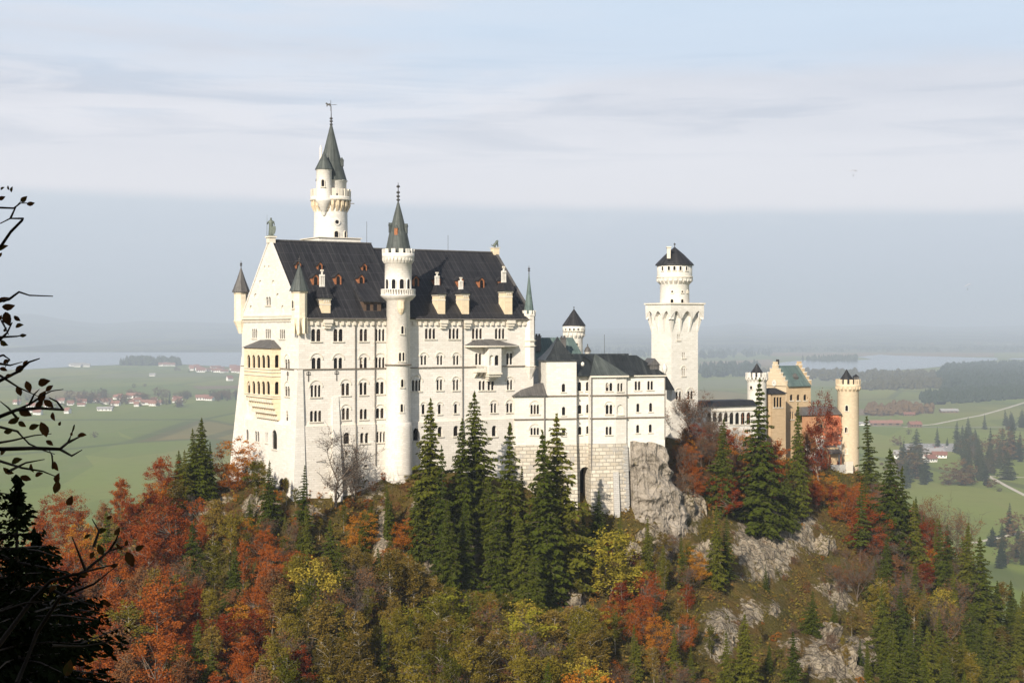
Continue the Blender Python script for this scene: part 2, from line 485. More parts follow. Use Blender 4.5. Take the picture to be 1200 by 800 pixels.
def _glass():
    m, nt, out = new_mat('window_glass'); t = NT(nt)
    n = t.noise(t.pos(), .35, 2)
    c = t.ramp(n, [(.35, (.004, .004, .005)), (.7, (.014, .011, .010))])
    t.bsdf(out, c, .15, t.bump(t.noise(t.pos(), 1.5, 2), .08, .05), .25); return m
M['glass'] = _glass()
def _ivy():
    m, nt, out = new_mat('red_creeper'); t = NT(nt)
    c = t.ramp(t.noise(t.pos(), 1.2, 6, .7), [(.3, (.42, .10, .05)), (.55, (.62, .20, .10)), (.75, (.50, .28, .12))])
    t.bsdf(out, c, .8, t.bump(t.noise(t.pos(), 3, 5, .7), .9, .3), .2); return m
M['creeper'] = _ivy()
# ------------------------------------------------------------------ castle
A0 = (hx(350, 260), 260.0)
D = (.857, .515); E = (-.515, .857)
NS = (E[0] * -1, E[1] * -1); NW = (-D[0], -D[1])
fr = frame(A0, D, E)
PS = Plane(A0, D, NS); PW = Plane(A0, E, NW)
LEN, WID = 50.5, 29.5
ZE, ZL, ZB = 2.25, -17.9, -36.0
RW, RE = 16.7, 15.7
US = 21.6
sW, sE = (RW - ZE) / (WID / 2), (RE - ZE) / (WID / 2)

def roof_hit(px, py, s):
    k = (px - CX) / F_PX; q = (HY - py) / F_PX
    t = (ZE - s * (A0[0] * E[0] + A0[1] * E[1])) / (q - s * (k * E[0] + E[1]))
    P = Vector((t * k, t, t * q))
    u = (P.x - A0[0]) * D[0] + (P.y - A0[1]) * D[1]
    v = (P.x - A0[0]) * E[0] + (P.y - A0[1]) * E[1]
    return u, v, P.z

def round_window(thing, c, r, px, y0, y1, wid, Y, name='window', frame_m=None):
    """a small arched window on a round tower, found where the photograph shows it"""
    view = math.atan2(-c[1], -c[0])
    pc = CX + c[0] / c[1] * F_PX
    s = max(-.95, min(.95, (px - pc) * Y / F_PX / r)); a = view + math.asin(s)
    n = Vector((math.cos(a), math.sin(a), 0)); t = Vector((-math.sin(a), math.cos(a), 0))
    z0, z1 = hz(y1, Y), hz(y0, Y)
    O = Vector((c[0], c[1], 0)) + n * r
    mb = MB(); K = 6
    def arch(hw, zt): return [(-hw, z0)] + [(-hw * math.cos(math.pi * i / K), zt - hw + hw * math.sin(math.pi * i / K)) for i in range(K + 1)] + [(hw, z0)]
    i_ = arch(wid / 2, z1); o_ = arch(wid / 2 + .16, z1 + .16)
    P = lambda q, o: O + t * q[0] + Vector((0, 0, q[1])) + n * o
    mb.poly([P(q, .03) for q in i_], M['glass'])
    for k in range(len(i_) - 1):
        mb.poly([P(i_[k], .14), P(i_[k + 1], .14), P(o_[k + 1], .14), P(o_[k], .14)], frame_m or M['trim'])
        mb.poly([P(i_[k], -.05), P(i_[k + 1], -.05), P(i_[k + 1], .14), P(i_[k], .14)], frame_m or M['trim'])
        mb.poly([P(o_[k], -.05), P(o_[k + 1], -.05), P(o_[k + 1], .14), P(o_[k], .14)], frame_m or M['trim'])
    mb.hexa([P((a_, b_), o) for b_ in (z0 - .2, z0) for (a_, o) in ((-wid / 2 - .25, .2), (wid / 2 + .25, .2), (wid / 2 + .25, -.1), (-wid / 2 - .25, -.1))], M['trim'])
    return mb.build(name, thing)

def skin_figure(name, joints, edges, mat, parent=None, loc=(0, 0, 0), scale=1., rot=0., lv=1):
    me = bpy.data.meshes.new(name)
    me.from_pydata([tuple(j[:3]) for j in joints], edges, [])
    o = bpy.data.objects.new(name, me); col.objects.link(o)
    sk = o.modifiers.new('skin', 'SKIN'); sk.use_smooth_shade = True
    for i, j in enumerate(joints):
        r = j[3]; me.skin_vertices[0].data[i].radius = (r, r)
    me.skin_vertices[0].data[0].use_root = True
    ss = o.modifiers.new('smooth', 'SUBSURF'); ss.levels = lv; ss.render_levels = lv
    me.materials.append(mat)
    o.location = Vector(loc) - (worldloc(parent) if parent else Vector((0, 0, 0)))
    o.scale = (scale,) * 3; o.rotation_euler = (0, 0, rot)
    if parent: o.parent = parent
    return o

# ================================================================== main palace
pal = empty('palace', fr(LEN / 2, 0, -28), 'long white limestone palace with steep dark roof, stepped windows and pointed west gable', 'palace')
ops = []
S_SPECS = [
    (364.5, 376, 385.3, 399.8, 2), (390.6, 402, 385.3, 399.8, 2), (421.3, 430.7, 385.3, 399.6, 2), (439.3, 451, 385.4, 399.5, 3),
    (498, 510.5, 384.8, 397, 3), (525.8, 538, 384.8, 397, 3), (553, 565.2, 384.8, 397, 3), (580, 591.6, 384.8, 397, 3),
    (365, 376.4, 419, 432, 2, 'hx'), (391, 401.4, 419, 432, 2, 'hx'), (421.3, 430.5, 418.6, 432, 2, 'hx'), (439.6, 451, 418.7, 431.6, 3, 'hx'),
    (493, 500, 416.5, 427.4, 2, 'hx'), (512, 518.8, 416.5, 427.4, 2, 'hx'), (531, 537.8, 416.5, 427.4, 2, 'hx'), (593.3, 600.6, 413.5, 427, 2, 'hx'),
    (556.8, 564.4, 413.7, 427.4, 2, 'x'),
    (364, 376, 451, 465, 3, 'h'), (400, 409.6, 448.8, 463, 2, 'h'), (421.3, 430.2, 448, 462.4, 2, 'h'), (440.3, 450, 447.2, 461.4, 2, 'h'),
    (482.6, 493.4, 445, 458, 3, 'h'), (511.6, 518.6, 444.6, 457, 2, 'h'), (530.8, 537.6, 444.6, 457, 2, 'h'), (561, 568.6, 446, 457, 2), (571.4, 579, 446, 457, 2), (594, 600.8, 445, 456.6, 2, 'h'),
    (363.2, 376.8, 481, 493.8, 3), (400.6, 409.6, 478, 491.5, 2, 'h'), (421.5, 430.4, 479, 491, 2), (440.5, 450, 478, 490, 2, 'h'),
    (494.6, 497.6, 473.5, 485, 1, 'h'), (513.6, 516.6, 473.5, 485, 1, 'h'), (532.6, 535.6, 473, 484, 1, 'h'), (575, 582, 472.4, 483.4, 2, 'h'), (593.4, 600.8, 472.2, 483, 2, 'h'),
]
S_LOW = [
    (402.8, 409.8, 506.5, 520, 1, ''), (422, 432.4, 506.8, 519, 2), (441, 452, 505.6, 518, 3),
    (484.6, 490.4, 501.5, 516, 1, ''), (513.4, 518.2, 499.6, 511, 1, ''), (531.8, 537.2, 498.6, 510.8, 1, ''), (576.8, 581.8, 498.4, 511, 1, ''), (595.6, 600.8, 497.6, 510, 1, ''),
    (404.8, 407.2, 528.4, 533, 1, ''), (427, 430.6, 544, 547.2, 1, ''),
]
windows(pal, PS, S_SPECS, ops)
wb = MB()
wall(wb, PS, 0, LEN, ZL, ZE, ops, M['lime'], depth=.32)
low_ops = []
PSL = PS.off(.35)
windows(pal, PSL, S_LOW, low_ops, depth=.6)
wall(wb, PSL, -.3, LEN + .3, ZB, ZL, low_ops, M['limelow'], depth=.65)
wb.poly([PS.p(-.3, ZL, .35), PS.p(LEN + .3, ZL, .35), PS.p(LEN + .3, ZL + .25, 0), PS.p(-.3, ZL + .25, 0)], M['trim'])
# west front
wops = []
W_SPECS = [(295.2, 301.2, 385.2, 396, 3), (311, 317.2, 385.4, 396.4, 3), (327.6, 334, 386, 396.8, 3),
           (334, 339.4, 420.6, 431.6, 2, 'h'), (334, 339.4, 452.4, 464, 2, 'h'), (335.2, 337.4, 481, 494, 1, '')]
windows(pal, PW, W_SPECS, wops, depth=.2)
wall(wb, PW, 0, WID, ZL, ZE, wops, M['limew'], depth=.22)
lw = []
PWL = PW.off(.8)
windows(pal, PWL, [(288.6, 291, 503, 515, 1, ''), (298.6, 303.8, 505, 517, 2), (311, 314, 506.5, 518.5, 2, ''), (319, 324.4, 503.5, 526, 1, ''), (326, 335.5, 560, 588, 1, 'x')], lw, depth=.24)
wall(wb, PWL, -.35, WID + .8, ZB, ZL, lw, M['limew'], depth=.26)
wb.poly([PW.p(-.35, ZL, .8), PW.p(WID + .8, ZL, .8), PW.p(WID, ZL + .8, 0), PW.p(0, ZL + .8, 0)], M['trim'])
wb.poly([PS.p(-.8, ZB, .35), PS.p(-.3, ZB, .35), PS.p(-.3, ZL, .35), PS.p(-.8, ZL, .35)], M['limelow'])
# battered north-west foot that leans outwards below the loggia
wb.hexa([fr(-2.3, WID - 6, ZB), fr(.2, WID - 6, ZB), fr(.2, WID + 3.2, ZB), fr(-2.3, WID + 3.2, ZB),
         fr(-.05, WID - 2, -5.5), fr(.2, WID - 2, -5.5), fr(.2, WID + .05, -5.5), fr(-.05, WID + .05, -5.5)], M['limew'])
# corner pier at the south-west edge below the string course
zs_ = hz(433, 260)
wb.hexa([fr(-1.6, -.9, ZB), fr(1.2, -.9, ZB), fr(1.2, 2.6, ZB), fr(-1.6, 2.6, ZB), fr(-.3, -.3, zs_), fr(.7, -.3, zs_), fr(.7, 1.4, zs_), fr(-.3, 1.4, zs_)], M['limew'])
# east and north walls (plain), floor of the attic
PE = Plane(fr(LEN, 0, 0), E, D); PN = Plane(fr(0, WID, 0), D, E)
wall(wb, PE, 0, WID, ZB, ZE, [], M['lime']); wall(wb, PN, 0, LEN, ZB, ZE, [], M['lime'])
# gables
gops = []
gm = WID / 2
def gable_face(pl, zr, opl, m):
    K = sorted(set([ZE, zr] + [o[2] for o in opl] + [o[3] for o in opl]))
    for a, b in zip(K, K[1:]):
        def ext(z): h = gm * (zr - z) / (zr - ZE); return gm - h, gm + h
        (l0, r0), (l1, r1) = ext(a), ext(b)
        rows = sorted([o for o in opl if o[2] < (a + b) / 2 < o[3]])
        cur0, cur1 = l0, l1
        for o in rows:
            wb.poly([pl.p(cur0, a), pl.p(o[0], a), pl.p(o[0], b), pl.p(cur1, b)], m); cur0 = cur1 = o[1]
        pts = [pl.p(cur0, a), pl.p(r0, a), pl.p(r1, b), pl.p(cur1, b)]
        wb.poly(pts if abs(r1 - cur1) > 1e-4 else pts[:3], m)
    for o in opl: wall_reveal(wb, pl, o, m)
def wall_reveal(mb, pl, o, m, depth=.42):
    ua, ub, za, zb, _ = o; r = (ub - ua) / 2; um = (ua + ub) / 2
    arc = [(um - r * math.cos(math.pi * i / ARC), zb - r + r * math.sin(math.pi * i / ARC)) for i in range(ARC + 1)]; h = ARC // 2
    for i in range(h): mb.poly([pl.p(ua, zb), pl.p(*arc[i]), pl.p(*arc[i + 1])], m)
    for i in range(h, ARC): mb.poly([pl.p(ub, zb), pl.p(*arc[i]), pl.p(*arc[i + 1])], m)
    ring = [(ua, za)] + arc + [(ub, za)]
    for (a, b) in zip(ring, ring[1:] + ring[:1]): mb.poly([pl.p(*a), pl.p(*b), pl.p(*b, -depth), pl.p(*a, -depth)], m)
windows(pal, PW, [(311.6, 317.2, 347.5, 357.5, 2, '')], gops)
windows(pal, PW, [(309.4, 311, 311, 315.5, 1, 'nx'), (314, 315.6, 311, 315.5, 1, 'nx'), (303.4, 306.4, 328, 334, 1, 'nx'), (318.6, 321.6, 328, 334, 1, 'nx'),
                  (297.6, 301, 343.4, 349, 1, 'nx'), (323.6, 327, 343.4, 349, 1, 'nx'), (292.4, 295.6, 357.5, 364, 1, 'nx'), (329.4, 332.6, 357.5, 364, 1, 'nx')], gops, depth=.3, name='blind_niche')
gable_face(PW, RW, gops, M['limew'])
gable_face(PE, RE, [], M['lime'])
wb.build('wall', pal)

# string courses, cornice frieze
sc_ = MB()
PS.box(sc_, -.35, LEN, hz(433.4, 260), hz(432.2, 260), -.1, .24, M['coursebrown'])
PW.box(sc_, -.22, WID, hz(433.4, 260), hz(432.2, 260), -.1, .24, M['coursebrown'])
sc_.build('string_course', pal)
fz = MB()
PS.box(fz, -.3, LEN, ZE - .95, ZE - .02, -.1, .25, M['trim'])
PW.box(fz, -.5, WID + .3, ZE - .45, ZE - .02, -.1, .5, M['trim']); PW.box(fz, -.3, WID + .2, ZE + .05, ZE + .35, -.1, .35, M['trim'])
for i in range(int(LEN / .62)):
    u = .3 + i * .62
    if i % 2: PS.box(fz, u, u + .5, ZE - 1.6, ZE - .95, -.1, .42, M['trim'])
for i in range(int(WID / .7)):
    u = .3 + i * .7
    PW.box(fz, u, u + .34, ZE - .95, ZE - .45, -.1, .3, M['trim'])
fz.build('cornice_frieze', pal)

# roof
rf = MB()
def slope(u0, u1, zr, s, m, th=.28):
    ov = .5
    for sg in (0, 1):
        va, vb = (-ov, WID / 2) if not sg else (WID + ov, WID / 2)
        za = ZE - ov * s
        rf.hexa([fr(u0, va, za), fr(u1, va, za), fr(u1, vb, zr), fr(u0, vb, zr), fr(u0, va, za + th), fr(u1, va, za + th), fr(u1, vb, zr + th), fr(u0, vb, zr + th)], m)
slope(.45, US, RW, sW, M['slate']); slope(US + .003, LEN - .4, RE, sE, M['slate'])
rf.poly([fr(US, -.5, ZE - .5 * sE), fr(US, WID / 2, RE), fr(US, WID / 2, RW + .2), fr(US, -.5, ZE - .47)], M['slate'])
rf.tube([fr(.4, WID / 2, RW + .3), fr(US, WID / 2, RW + .3)], .16, 6, M['lead']); rf.tube([fr(US, WID / 2, RE + .3), fr(LEN - .4, WID / 2, RE + .3)], .16, 6, M['lead'])
roof = rf.build('roof', pal)
gu = MB(); gu.tube([fr(.8, -.62, ZE - .42), fr(US - 2, -.62, ZE - .42)], .13, 6, M['pipe']); gu.tube([fr(US + 2, -.62, ZE - .42), fr(LEN - .8, -.62, ZE - .42)], .13, 6, M['pipe']); gu.build('gutter', roof)
for (u, zr, m) in ((0, RW, 'limew'), (LEN, RE, 'lead')):
    cp = MB()
    for va in (-.5, WID + .5):
        s = (zr - ZE) / (WID / 2); zb_ = ZE - .5 * s if va < 0 else ZE - .5 * s
        a, b = (u - .12, u + .5) if u == 0 else (u - .5, u + .12)
        cp.hexa([fr(a, va, zb_ - .1), fr(b, va, zb_ - .1), fr(b, WID / 2, zr - .1), fr(a, WID / 2, zr - .1), fr(a, va, zb_ + .5), fr(b, va, zb_ + .5), fr(b, WID / 2, zr + .5), fr(a, WID / 2, zr + .5)], M[m])
    cp.build('gable_coping', pal)
# lightning rods on the ridge
for u, zr, top in ((20.6, RW, 21.3), (27.3, RE, 19.3), (39, RE, 19.2)):
    mb = MB(); mb.tube([fr(u, WID / 2, zr), fr(u, WID / 2, top)], .035, 4, M['iron']); mb.build('lightning_rod', roof)

# small roof dormers
def small_dormer(px, py, s, wd, ht, m):
    u, v, z = roof_hit(px, py + 4, s)
    f = frame(fr(u, v, 0), D, E); z0 = z - .1; zt = z0 + ht; hw = wd / 2; back = ht * 1.1
    mb = MB()
    mb.box(f, -hw, hw, 0, back, z0, zt - .5, m)
    mb.faces([f(-hw, 0, zt - .5), f(hw, 0, zt - .5), f(0, 0, zt + .1), f(-hw, back, zt - .5), f(hw, back, zt - .5), f(0, back, zt + .1)], [(0, 1, 2), (3, 5, 4)], m)
    d_ = mb.build('dormer', pal)
    g = MB(); g.hexa([f(a, b, c) for c in (z0 + .35, zt - .7) for (a, b) in ((-hw * .5, -.03), (hw * .5, -.03), (hw * .5, .1), (-hw * .5, .1))], M['glass'])
    g.poly([f(-hw * .5, -.03, zt - .7), f(hw * .5, -.03, zt - .7), f(hw * .25, -.03, zt - .42), f(-hw * .25, -.03, zt - .42)], M['glass']); g.build('window', d_)
    r = MB(); o = .18
    for sg in (-1, 1):
        r.hexa([f(sg * (hw + o), -o, zt - .72), f(0, -o, zt + .1), f(0, back + .6, zt + .1), f(sg * (hw + o), back + .6, zt - .72),
                f(sg * (hw + o), -o, zt - .6), f(0, -o, zt + .24), f(0, back + .6, zt + .24), f(sg * (hw + o), back + .6, zt - .6)], M['slate'])
    r.build('dormer_roof', d_)
for px, py in ((369.8, 331.5), (396.2, 331), (423.2, 331.8)): small_dormer(px, py, sW, 1.35, 2.35, M['wood'])
for px, py in ((349.5, 312.5), (374.8, 313.5), (427, 314.6)): small_dormer(px, py, sW, 1.1, 1.75, M['wood'])
for px, py in ((487.6, 333), (512.3, 333), (539.8, 334), (564.3, 334.6), (590, 334.4)): small_dormer(px, py, sE, 1.35, 2.35, M['wood'])
# broad hipped dormer by the stair tower
u, v, z = roof_hit(436.5, 366, sW); f = frame(fr(u, v, 0), D, E)
mb = MB(); mb.box(f, -1.8, 1.8, 0, 3.4, z - .3, z + 2.0, M['frame']); dd = mb.build('dormer', pal)
for a in (-.9, .55):
    g = MB(); g.hexa([f(p, q, c) for c in (z + .35, z + 1.55) for (p, q) in ((a - .38, -.03), (a + .38, -.03), (a + .38, .1), (a - .38, .1))], M['glass']); g.build('window', dd)
r = MB(); r.hexa([f(-2.2, -.5, z + 1.9), f(2.2, -.5, z + 1.9), f(2.0, 6.2, z + 5.6), f(-2.0, 6.2, z + 5.6), f(-2.2, -.5, z + 2.1), f(2.2, -.5, z + 2.1), f(1.2, 6.0, z + 6.2), f(-1.2, 6.0, z + 6.2)], M['slate']); r.build('dormer_roof', dd)

# chimney dormers: stone gables standing on the eaves with a tall chimney behind
def chimney_dormer(px, ywb, ywt, yrt, yct, wpx, s, bracket=True, stepped=False):
    Y = PS.p(PS.hit(px, 371)[0], 0).y
    u = PS.hit(px, 371)[0]; hw = wpx * Y / F_PX / .9 / 2 * .66
    v0 = .35; f = frame(fr(u, v0, 0), D, E); Yv = Y + v0 * .857
    zb_, zt, zr, zc = hz(ywb, Yv) - 1.3, hz(ywt, Yv), hz(yrt, Yv + 1), hz(yct, Yv + 2.2)
    mb = MB(); mb.box(f, -hw, hw, 0, 2.4, zb_, zt, M['sand'])
    mb.box(f, -hw - .16, hw + .16, -.16, 2.5, zt - .3, zt + .02, M['trim']); mb.box(f, -hw - .06, hw + .06, -.06, 2.4, zt - 1.25, zt - 1.0, M['trim'])
    for a in (-.45, .05, .5): mb.box(f, a * hw - .1 + .0, a * hw + .12, -.1, .1, zt - .75, zt - .3, M['trim'])
    c = mb.build('chimney_dormer', pal)
    r = MB(); z1 = zt + .025
    P = [f(-hw - .45, -.45, z1), f(hw + .45, -.45, z1), f(hw + .45, 3.2, z1), f(-hw - .45, 3.2, z1), f(-hw * .7, .9, zr), f(hw * .7, .9, zr), f(hw * .7, 2.8, zr), f(-hw * .7, 2.8, zr)]
    r.hexa(P, M['slate']); r.build('dormer_roof', c)
    k = MB(); ch = zc - zr
    for a in (-.42, 0, .42):
        k.box(f, a * hw - .11, a * hw + .11, 1.72, 2.08, zr - .2, zr + ch * (.72 if a else 1.0), M['limew'])
    k.box(f, -hw * .5, hw * .5, 1.6, 2.2, zr - .2, zr + ch * .12, M['limew']); k.box(f, -hw * .52, hw * .52, 1.62, 2.2, zr + ch * .60, zr + ch * .68, M['limew'])
    k.box(f, -.24, .24, 1.66, 2.14, zr + ch * .90, zr + ch * 1.0, M['trim'])
    k.build('chimney', c)
    if bracket:
        b = MB()
        for i, (h0, h1, o) in enumerate(((ZE - 1.25, ZE - .6, .95), (ZE - 1.75, ZE - 1.25, .75), (ZE - 2.25, ZE - 1.75, .5))):
            PS.box(b, u - hw * (1 - .16 * i), u + hw * (1 - .16 * i), h0 + .002, h1, -.1, o, M['trim'])
        b.build('bracket', c)
chimney_dormer(383, 364, 349.5, 336, 316, 15, sW)
chimney_dormer(518.5, 364, 344.6, 334, 319, 13, sE)
chimney_dormer(546.5, 364, 344, 339, 325, 13, sE)
chimney_dormer(597, 364, 341, 331, 312, 14, sE)

# corner turrets
def corner_turret(c, r, z_corb, z_bot, z_top, z_ap, z_fin, spire_m, wall_m, cr=False, rc=None):
    mb = MB()
    mb.lathe(c, [(.35 * r, z_corb), (.7 * r, z_corb + (z_bot - z_corb) * .5), (r * 1.1, z_bot - .15), (r * 1.12, z_bot), (r, z_bot + .01), (r, z_top - .5), (r * 1.1, z_top - .35), (r * 1.1, z_top)], 8, wall_m, R(22.5) + math.atan2(D[1], D[0]), smooth=False)
    if cr: crenel(mb, c, r * 1.1, z_top, z_top + .75, 8, wall_m, .3)
    t = mb.build('corner_turret', pal)
    rc = rc or r * 1.36
    s = MB(); s.lathe(c, [(rc, z_top - .05), (rc * .97, z_top + .1), (rc * .5, z_top + (z_ap - z_top) * .47), (.05, z_ap)], 8, spire_m, R(22.5) + math.atan2(D[1], D[0]), smooth=False)
    sp = s.build('spire', t)
    fb = MB(); finial(fb, c, z_ap - .1, z_fin, M['iron'], .14); fb.build('finial', sp)
    return t
cT = fr(.25, .25, 0); t = corner_turret(cT, 1.38, -1.2, 2.0, 6.9, 11.9, 13.3, M['copperd'], M['cream'])
round_window(t, cT, 1.3, 343.6, 352, 361, .62, 259)
mb = MB()
for k in range(8):
    a = k * math.pi / 4; b = Vector((cT.x + 1.3 * math.cos(a), cT.y + 1.3 * math.sin(a), 0)); mb.box(lambda u, v, z: Vector((b.x + u, b.y + v, z)), -.22, .22, -.22, .22, -.9, 2.0, M['cream'])
mb.build('corbel', t)
corner_turret(fr(-.1, WID + .2, 0), 1.35, -1.0, 1.6, 7.35, 12.3, 13.6, M['lead'], M['cream'])
cB = fr(LEN - .75, .45, 0)
t = corner_turret(cB, 1.25, -10.4, -7.8, 2.9, 11.2, 12.7, M['copper'], M['lime'], cr=True, rc=1.1)
for y0, y1 in ((385, 396.4), (414, 427)): round_window(t, cB, 1.3, 612.6, y0, y1, .6, 285.6)
mb = MB()
for z in (hz(399, 286), hz(405, 286), hz(429, 286)): mb.lathe(cB, [(1.35, z - .12), (1.5, z - .1), (1.5, z + .1), (1.35, z + .12)], 8, M['trim'], R(22.5) + math.atan2(D[1], D[0]), False)
mb.build('string_course', t)

# west loggia bay
PB = PW.off(1.85)
b1, _ = PB.hit(318, 430); b2, _ = PB.hit(286, 430)
zt_, zm_, zl_ = hz(408.4, 263), hz(467, 263), hz(494, 263)
bops = []
bay = MB(); by_t = empty  # part mesh below carries its windows as sub-parts
bayobj_windows = []
bw = MB()
specs = []
for y0, y1 in ((415.6, 431), (446.4, 462)):
    for a, b in ((289.6, 293), (295.4, 298.8), (301, 304.6), (306.6, 310.4), (312.2, 316)): specs.append((a, b, y0, y1, 1, 'x'))
holder = bpy.data.objects.new('loggia_bay', bpy.data.meshes.new('loggia_bay')); col.objects.link(holder); holder.parent = pal
windows(holder, PB, specs, bops, depth=.3, sill=False, glass=M['shade'])  # dark panes paint the shade of the open loggia
def fill(o, mb, parent):      # give a holder object its own mesh
    tmp = mb.build('tmp', parent); me = tmp.data; me.name = o.name; bpy.data.objects.remove(tmp); o.data = me
wall(bw, PB, b1, b2, zm_, zt_, bops, M['sand'], depth=.32)
PBs = Plane(PB.p(b1, 0), D, NS); sops = []
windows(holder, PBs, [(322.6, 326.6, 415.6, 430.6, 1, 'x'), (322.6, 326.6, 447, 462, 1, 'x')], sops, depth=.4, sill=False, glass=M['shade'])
wall(bw, PBs, 0, 1.85, zm_, zt_, sops, M['sand'], depth=.4)
bw.poly([PB.p(b2, zm_), PB.p(b2, zm_, -1.85), PB.p(b2, zt_, -1.85), PB.p(b2, zt_)], M['sand'])
for yy in (433, 436.5, 441, 464.5, 467): PB.box(bw, b1 - .16, b2 + .16, hz(yy + .9, 263), hz(yy, 263), -1.9, .16, M['trim'])
n_ = 4
for i in range(n_):
    za, zb2 = zm_ + (zl_ - zm_) * i / n_, zm_ + (zl_ - zm_) * (i + 1) / n_
    o0 = -.1 - 1.5 * (i / n_) ** 1.3; sh = 3.4 * (i + .6) / n_
    PB.box(bw, b1 + .02 * i, b2 - sh, zb2, za - .003 * i, -1.9, o0 - .1, M['sand'])
    for k in range(11):
        w_ = (b2 - sh - b1) / 11; PB.box(bw, b1 + k * w_ + .1, b1 + k * w_ + w_ * .55, zb2 + .05, za - .45, o0 - .1, o0 + .22, M['trim'])
fill(holder, bw, pal)
r = MB(); o = .35
zr_ = hz(398.6, 266)
P = [PB.p(b1 - o, zt_, o), PB.p(b2 + o, zt_, o), PB.p(b2 + o, zt_, -1.86), PB.p(b1 - o, zt_, -1.86), PB.p(b1 + 3.4, zr_, -1.55), PB.p(b2 - 4.6, zr_, -1.55), PB.p(b2 - 4.6, zr_, -1.86), PB.p(b1 + 3.4, zr_, -1.86)]
r.hexa(P, M['lead']); r.build('bay_roof', holder)

# south oriel with its wide roof, balcony and corbels
hold2 = bpy.data.objects.new('oriel', bpy.data.meshes.new('oriel')); col.objects.link(hold2); hold2.parent = pal
PO = PS.off(2.1); o1, _ = PO.hit(573.2, 420); o2, _ = PO.hit(587.6, 420)
zt2, zb3 = hz(403.6, 279), hz(436.6, 279)
oops = []; om = MB()
windows(hold2, PO, [(573.9, 578.2, 416, 428, 1, 'nx'), (580.2, 584.4, 416, 428, 1, 'x')], oops, depth=.35, sill=False)
wall(om, PO, o1, o2, zb3, zt2, oops, M['limew'], depth=.36)
for uu in (o1, o2): om.poly([PO.p(uu, zb3), PO.p(uu, zb3, -2.1), PO.p(uu, zt2, -2.1), PO.p(uu, zt2)], M['limew'])
PO.box(om, o1 - .15, o2 + .15, zb3 - .35, zb3, -2.2, .15, M['trim'])
for i in range(3): PO.box(om, o1 + .25 * i, o2 - .25 * i, zb3 - .8 - .45 * i, zb3 - .352 - .45 * i, -2.2, -.15 - .6 * i, M['trim'])
fill(hold2, om, pal)
r = MB(); zE2, zR2 = hz(405, 278), hz(397.2, 281)
ua, ub = PS.hit(543.5, 404)[0], PS.hit(607.5, 404)[0]; oc = (o1 + o2) / 2
r.faces([PS.p(ua, zE2, .02), PS.p(ua + .8, zE2, 1.0), PS.p(o1 - .6, zE2, 2.5), PS.p(o2 + .5, zE2, 2.5), PS.p(ub - .8, zE2, 1.0), PS.p(ub, zE2, .02), PS.p(oc - 3.2, zR2, .02), PS.p(oc + .6, zR2, .02)],
        [(0, 1, 6), (1, 2, 6), (2, 3, 7, 6), (3, 4, 7), (4, 5, 7)], M['lead'])
r.faces([PS.p(ua, zE2 - .25, .02), PS.p(ua + .8, zE2 - .25, 1.0), PS.p(o1 - .6, zE2 - .25, 2.5), PS.p(o2 + .5, zE2 - .25, 2.5), PS.p(ub - .8, zE2 - .25, 1.0), PS.p(ub, zE2 - .25, .02),
         PS.p(ua, zE2, .02), PS.p(ua + .8, zE2, 1.0), PS.p(o1 - .6, zE2, 2.5), PS.p(o2 + .5, zE2, 2.5), PS.p(ub - .8, zE2, 1.0), PS.p(ub, zE2, .02)],
        [(5, 4, 3, 2, 1, 0)] + [(i, i + 1, i + 7, i + 6) for i in range(5)], M['trim'])
r.build('oriel_roof', hold2)
bl = MB(); ba, _ = PS.hit(554.5, 432); bb, _ = PS.hit(573.5, 432); zf = hz(434.6, 279); zr3 = hz(429, 279)
PS.box(bl, ba, bb, zf - .25, zf, -.1, 1.5, M['trim']); PS.box(bl, ba, bb, zr3 - .18, zr3, 1.25, 1.5, M['trim'])
for i in range(12):
    uu = ba + .1 + i * (bb - ba - .3) / 11; PS.box(bl, uu, uu + .13, zf, zr3 - .18, 1.3, 1.46, M['limew'])
for i in range(4):
    uu = ba + .2 + i * (bb - ba - .9) / 3
    bl.hexa([PS.p(uu, zf - 1.3, .15), PS.p(uu + .4, zf - 1.3, .15), PS.p(uu + .4, zf - 1.3, -.1), PS.p(uu, zf - 1.3, -.1), PS.p(uu, zf - .252, 1.4), PS.p(uu + .4, zf - .252, 1.4), PS.p(uu + .4, zf - .252, -.1), PS.p(uu, zf - .252, -.1)], M['trim'])
bl.build('balcony', hold2)

# buttress, downpipes, iron wall anchors
bu = MB(); u0, _ = PS.hit(388.6, 500); u1, _ = PS.hit(396.6, 500); zT = hz(464, 265)
bu.hexa([PS.p(u0 - .4, ZB, 2.1), PS.p(u1 + .2, ZB, 2.1), PS.p(u1 + .2, ZB, -.2), PS.p(u0 - .4, ZB, -.2), PS.p(u0 + .1, zT, .12), PS.p(u1, zT, .12), PS.p(u1, zT, -.2), PS.p(u0 + .1, zT, -.2)], M['limew']); bu.build('buttress', pal)
for px, y1 in ((416, 552), (438.9, 545), (541.6, 514)):
    u, _ = PS.hit(px, 440); mb = MB(); Yp = PS.p(u, 0).y
    mb.tube([PS.p(u, ZE - .5, .6), PS.p(u, ZE - 1.5, .2), PS.p(u, ZL + .6, .2), PS.p(u, ZL - .2, .52), PS.p(u, hz(y1, Yp), .52)], .11, 6, M['pipe']); mb.build('downpipe', pal)
def anchor(pl, px, py):
    u, z = pl.hit(px, py); mb = MB(); h = .95
    pl.box(mb, u - .07, u + .07, z - h, z + h, .005, .09, M['iron']); pl.box(mb, u - .42, u + .42, z + .25, z + .38, .006, .085, M['iron'])
    for sg in (-1, 1):
        mb.tube([pl.p(u, z + .8, .05), pl.p(u + sg * .35, z + .75, .05), pl.p(u + sg * .38, z + .45, .05)], .05, 4, M['iron'])
    mb.build('wall_anchor', pal)
anchor(PS, 361.4, 441); anchor(PS, 394.4, 440); anchor(PW, 337.4, 441)

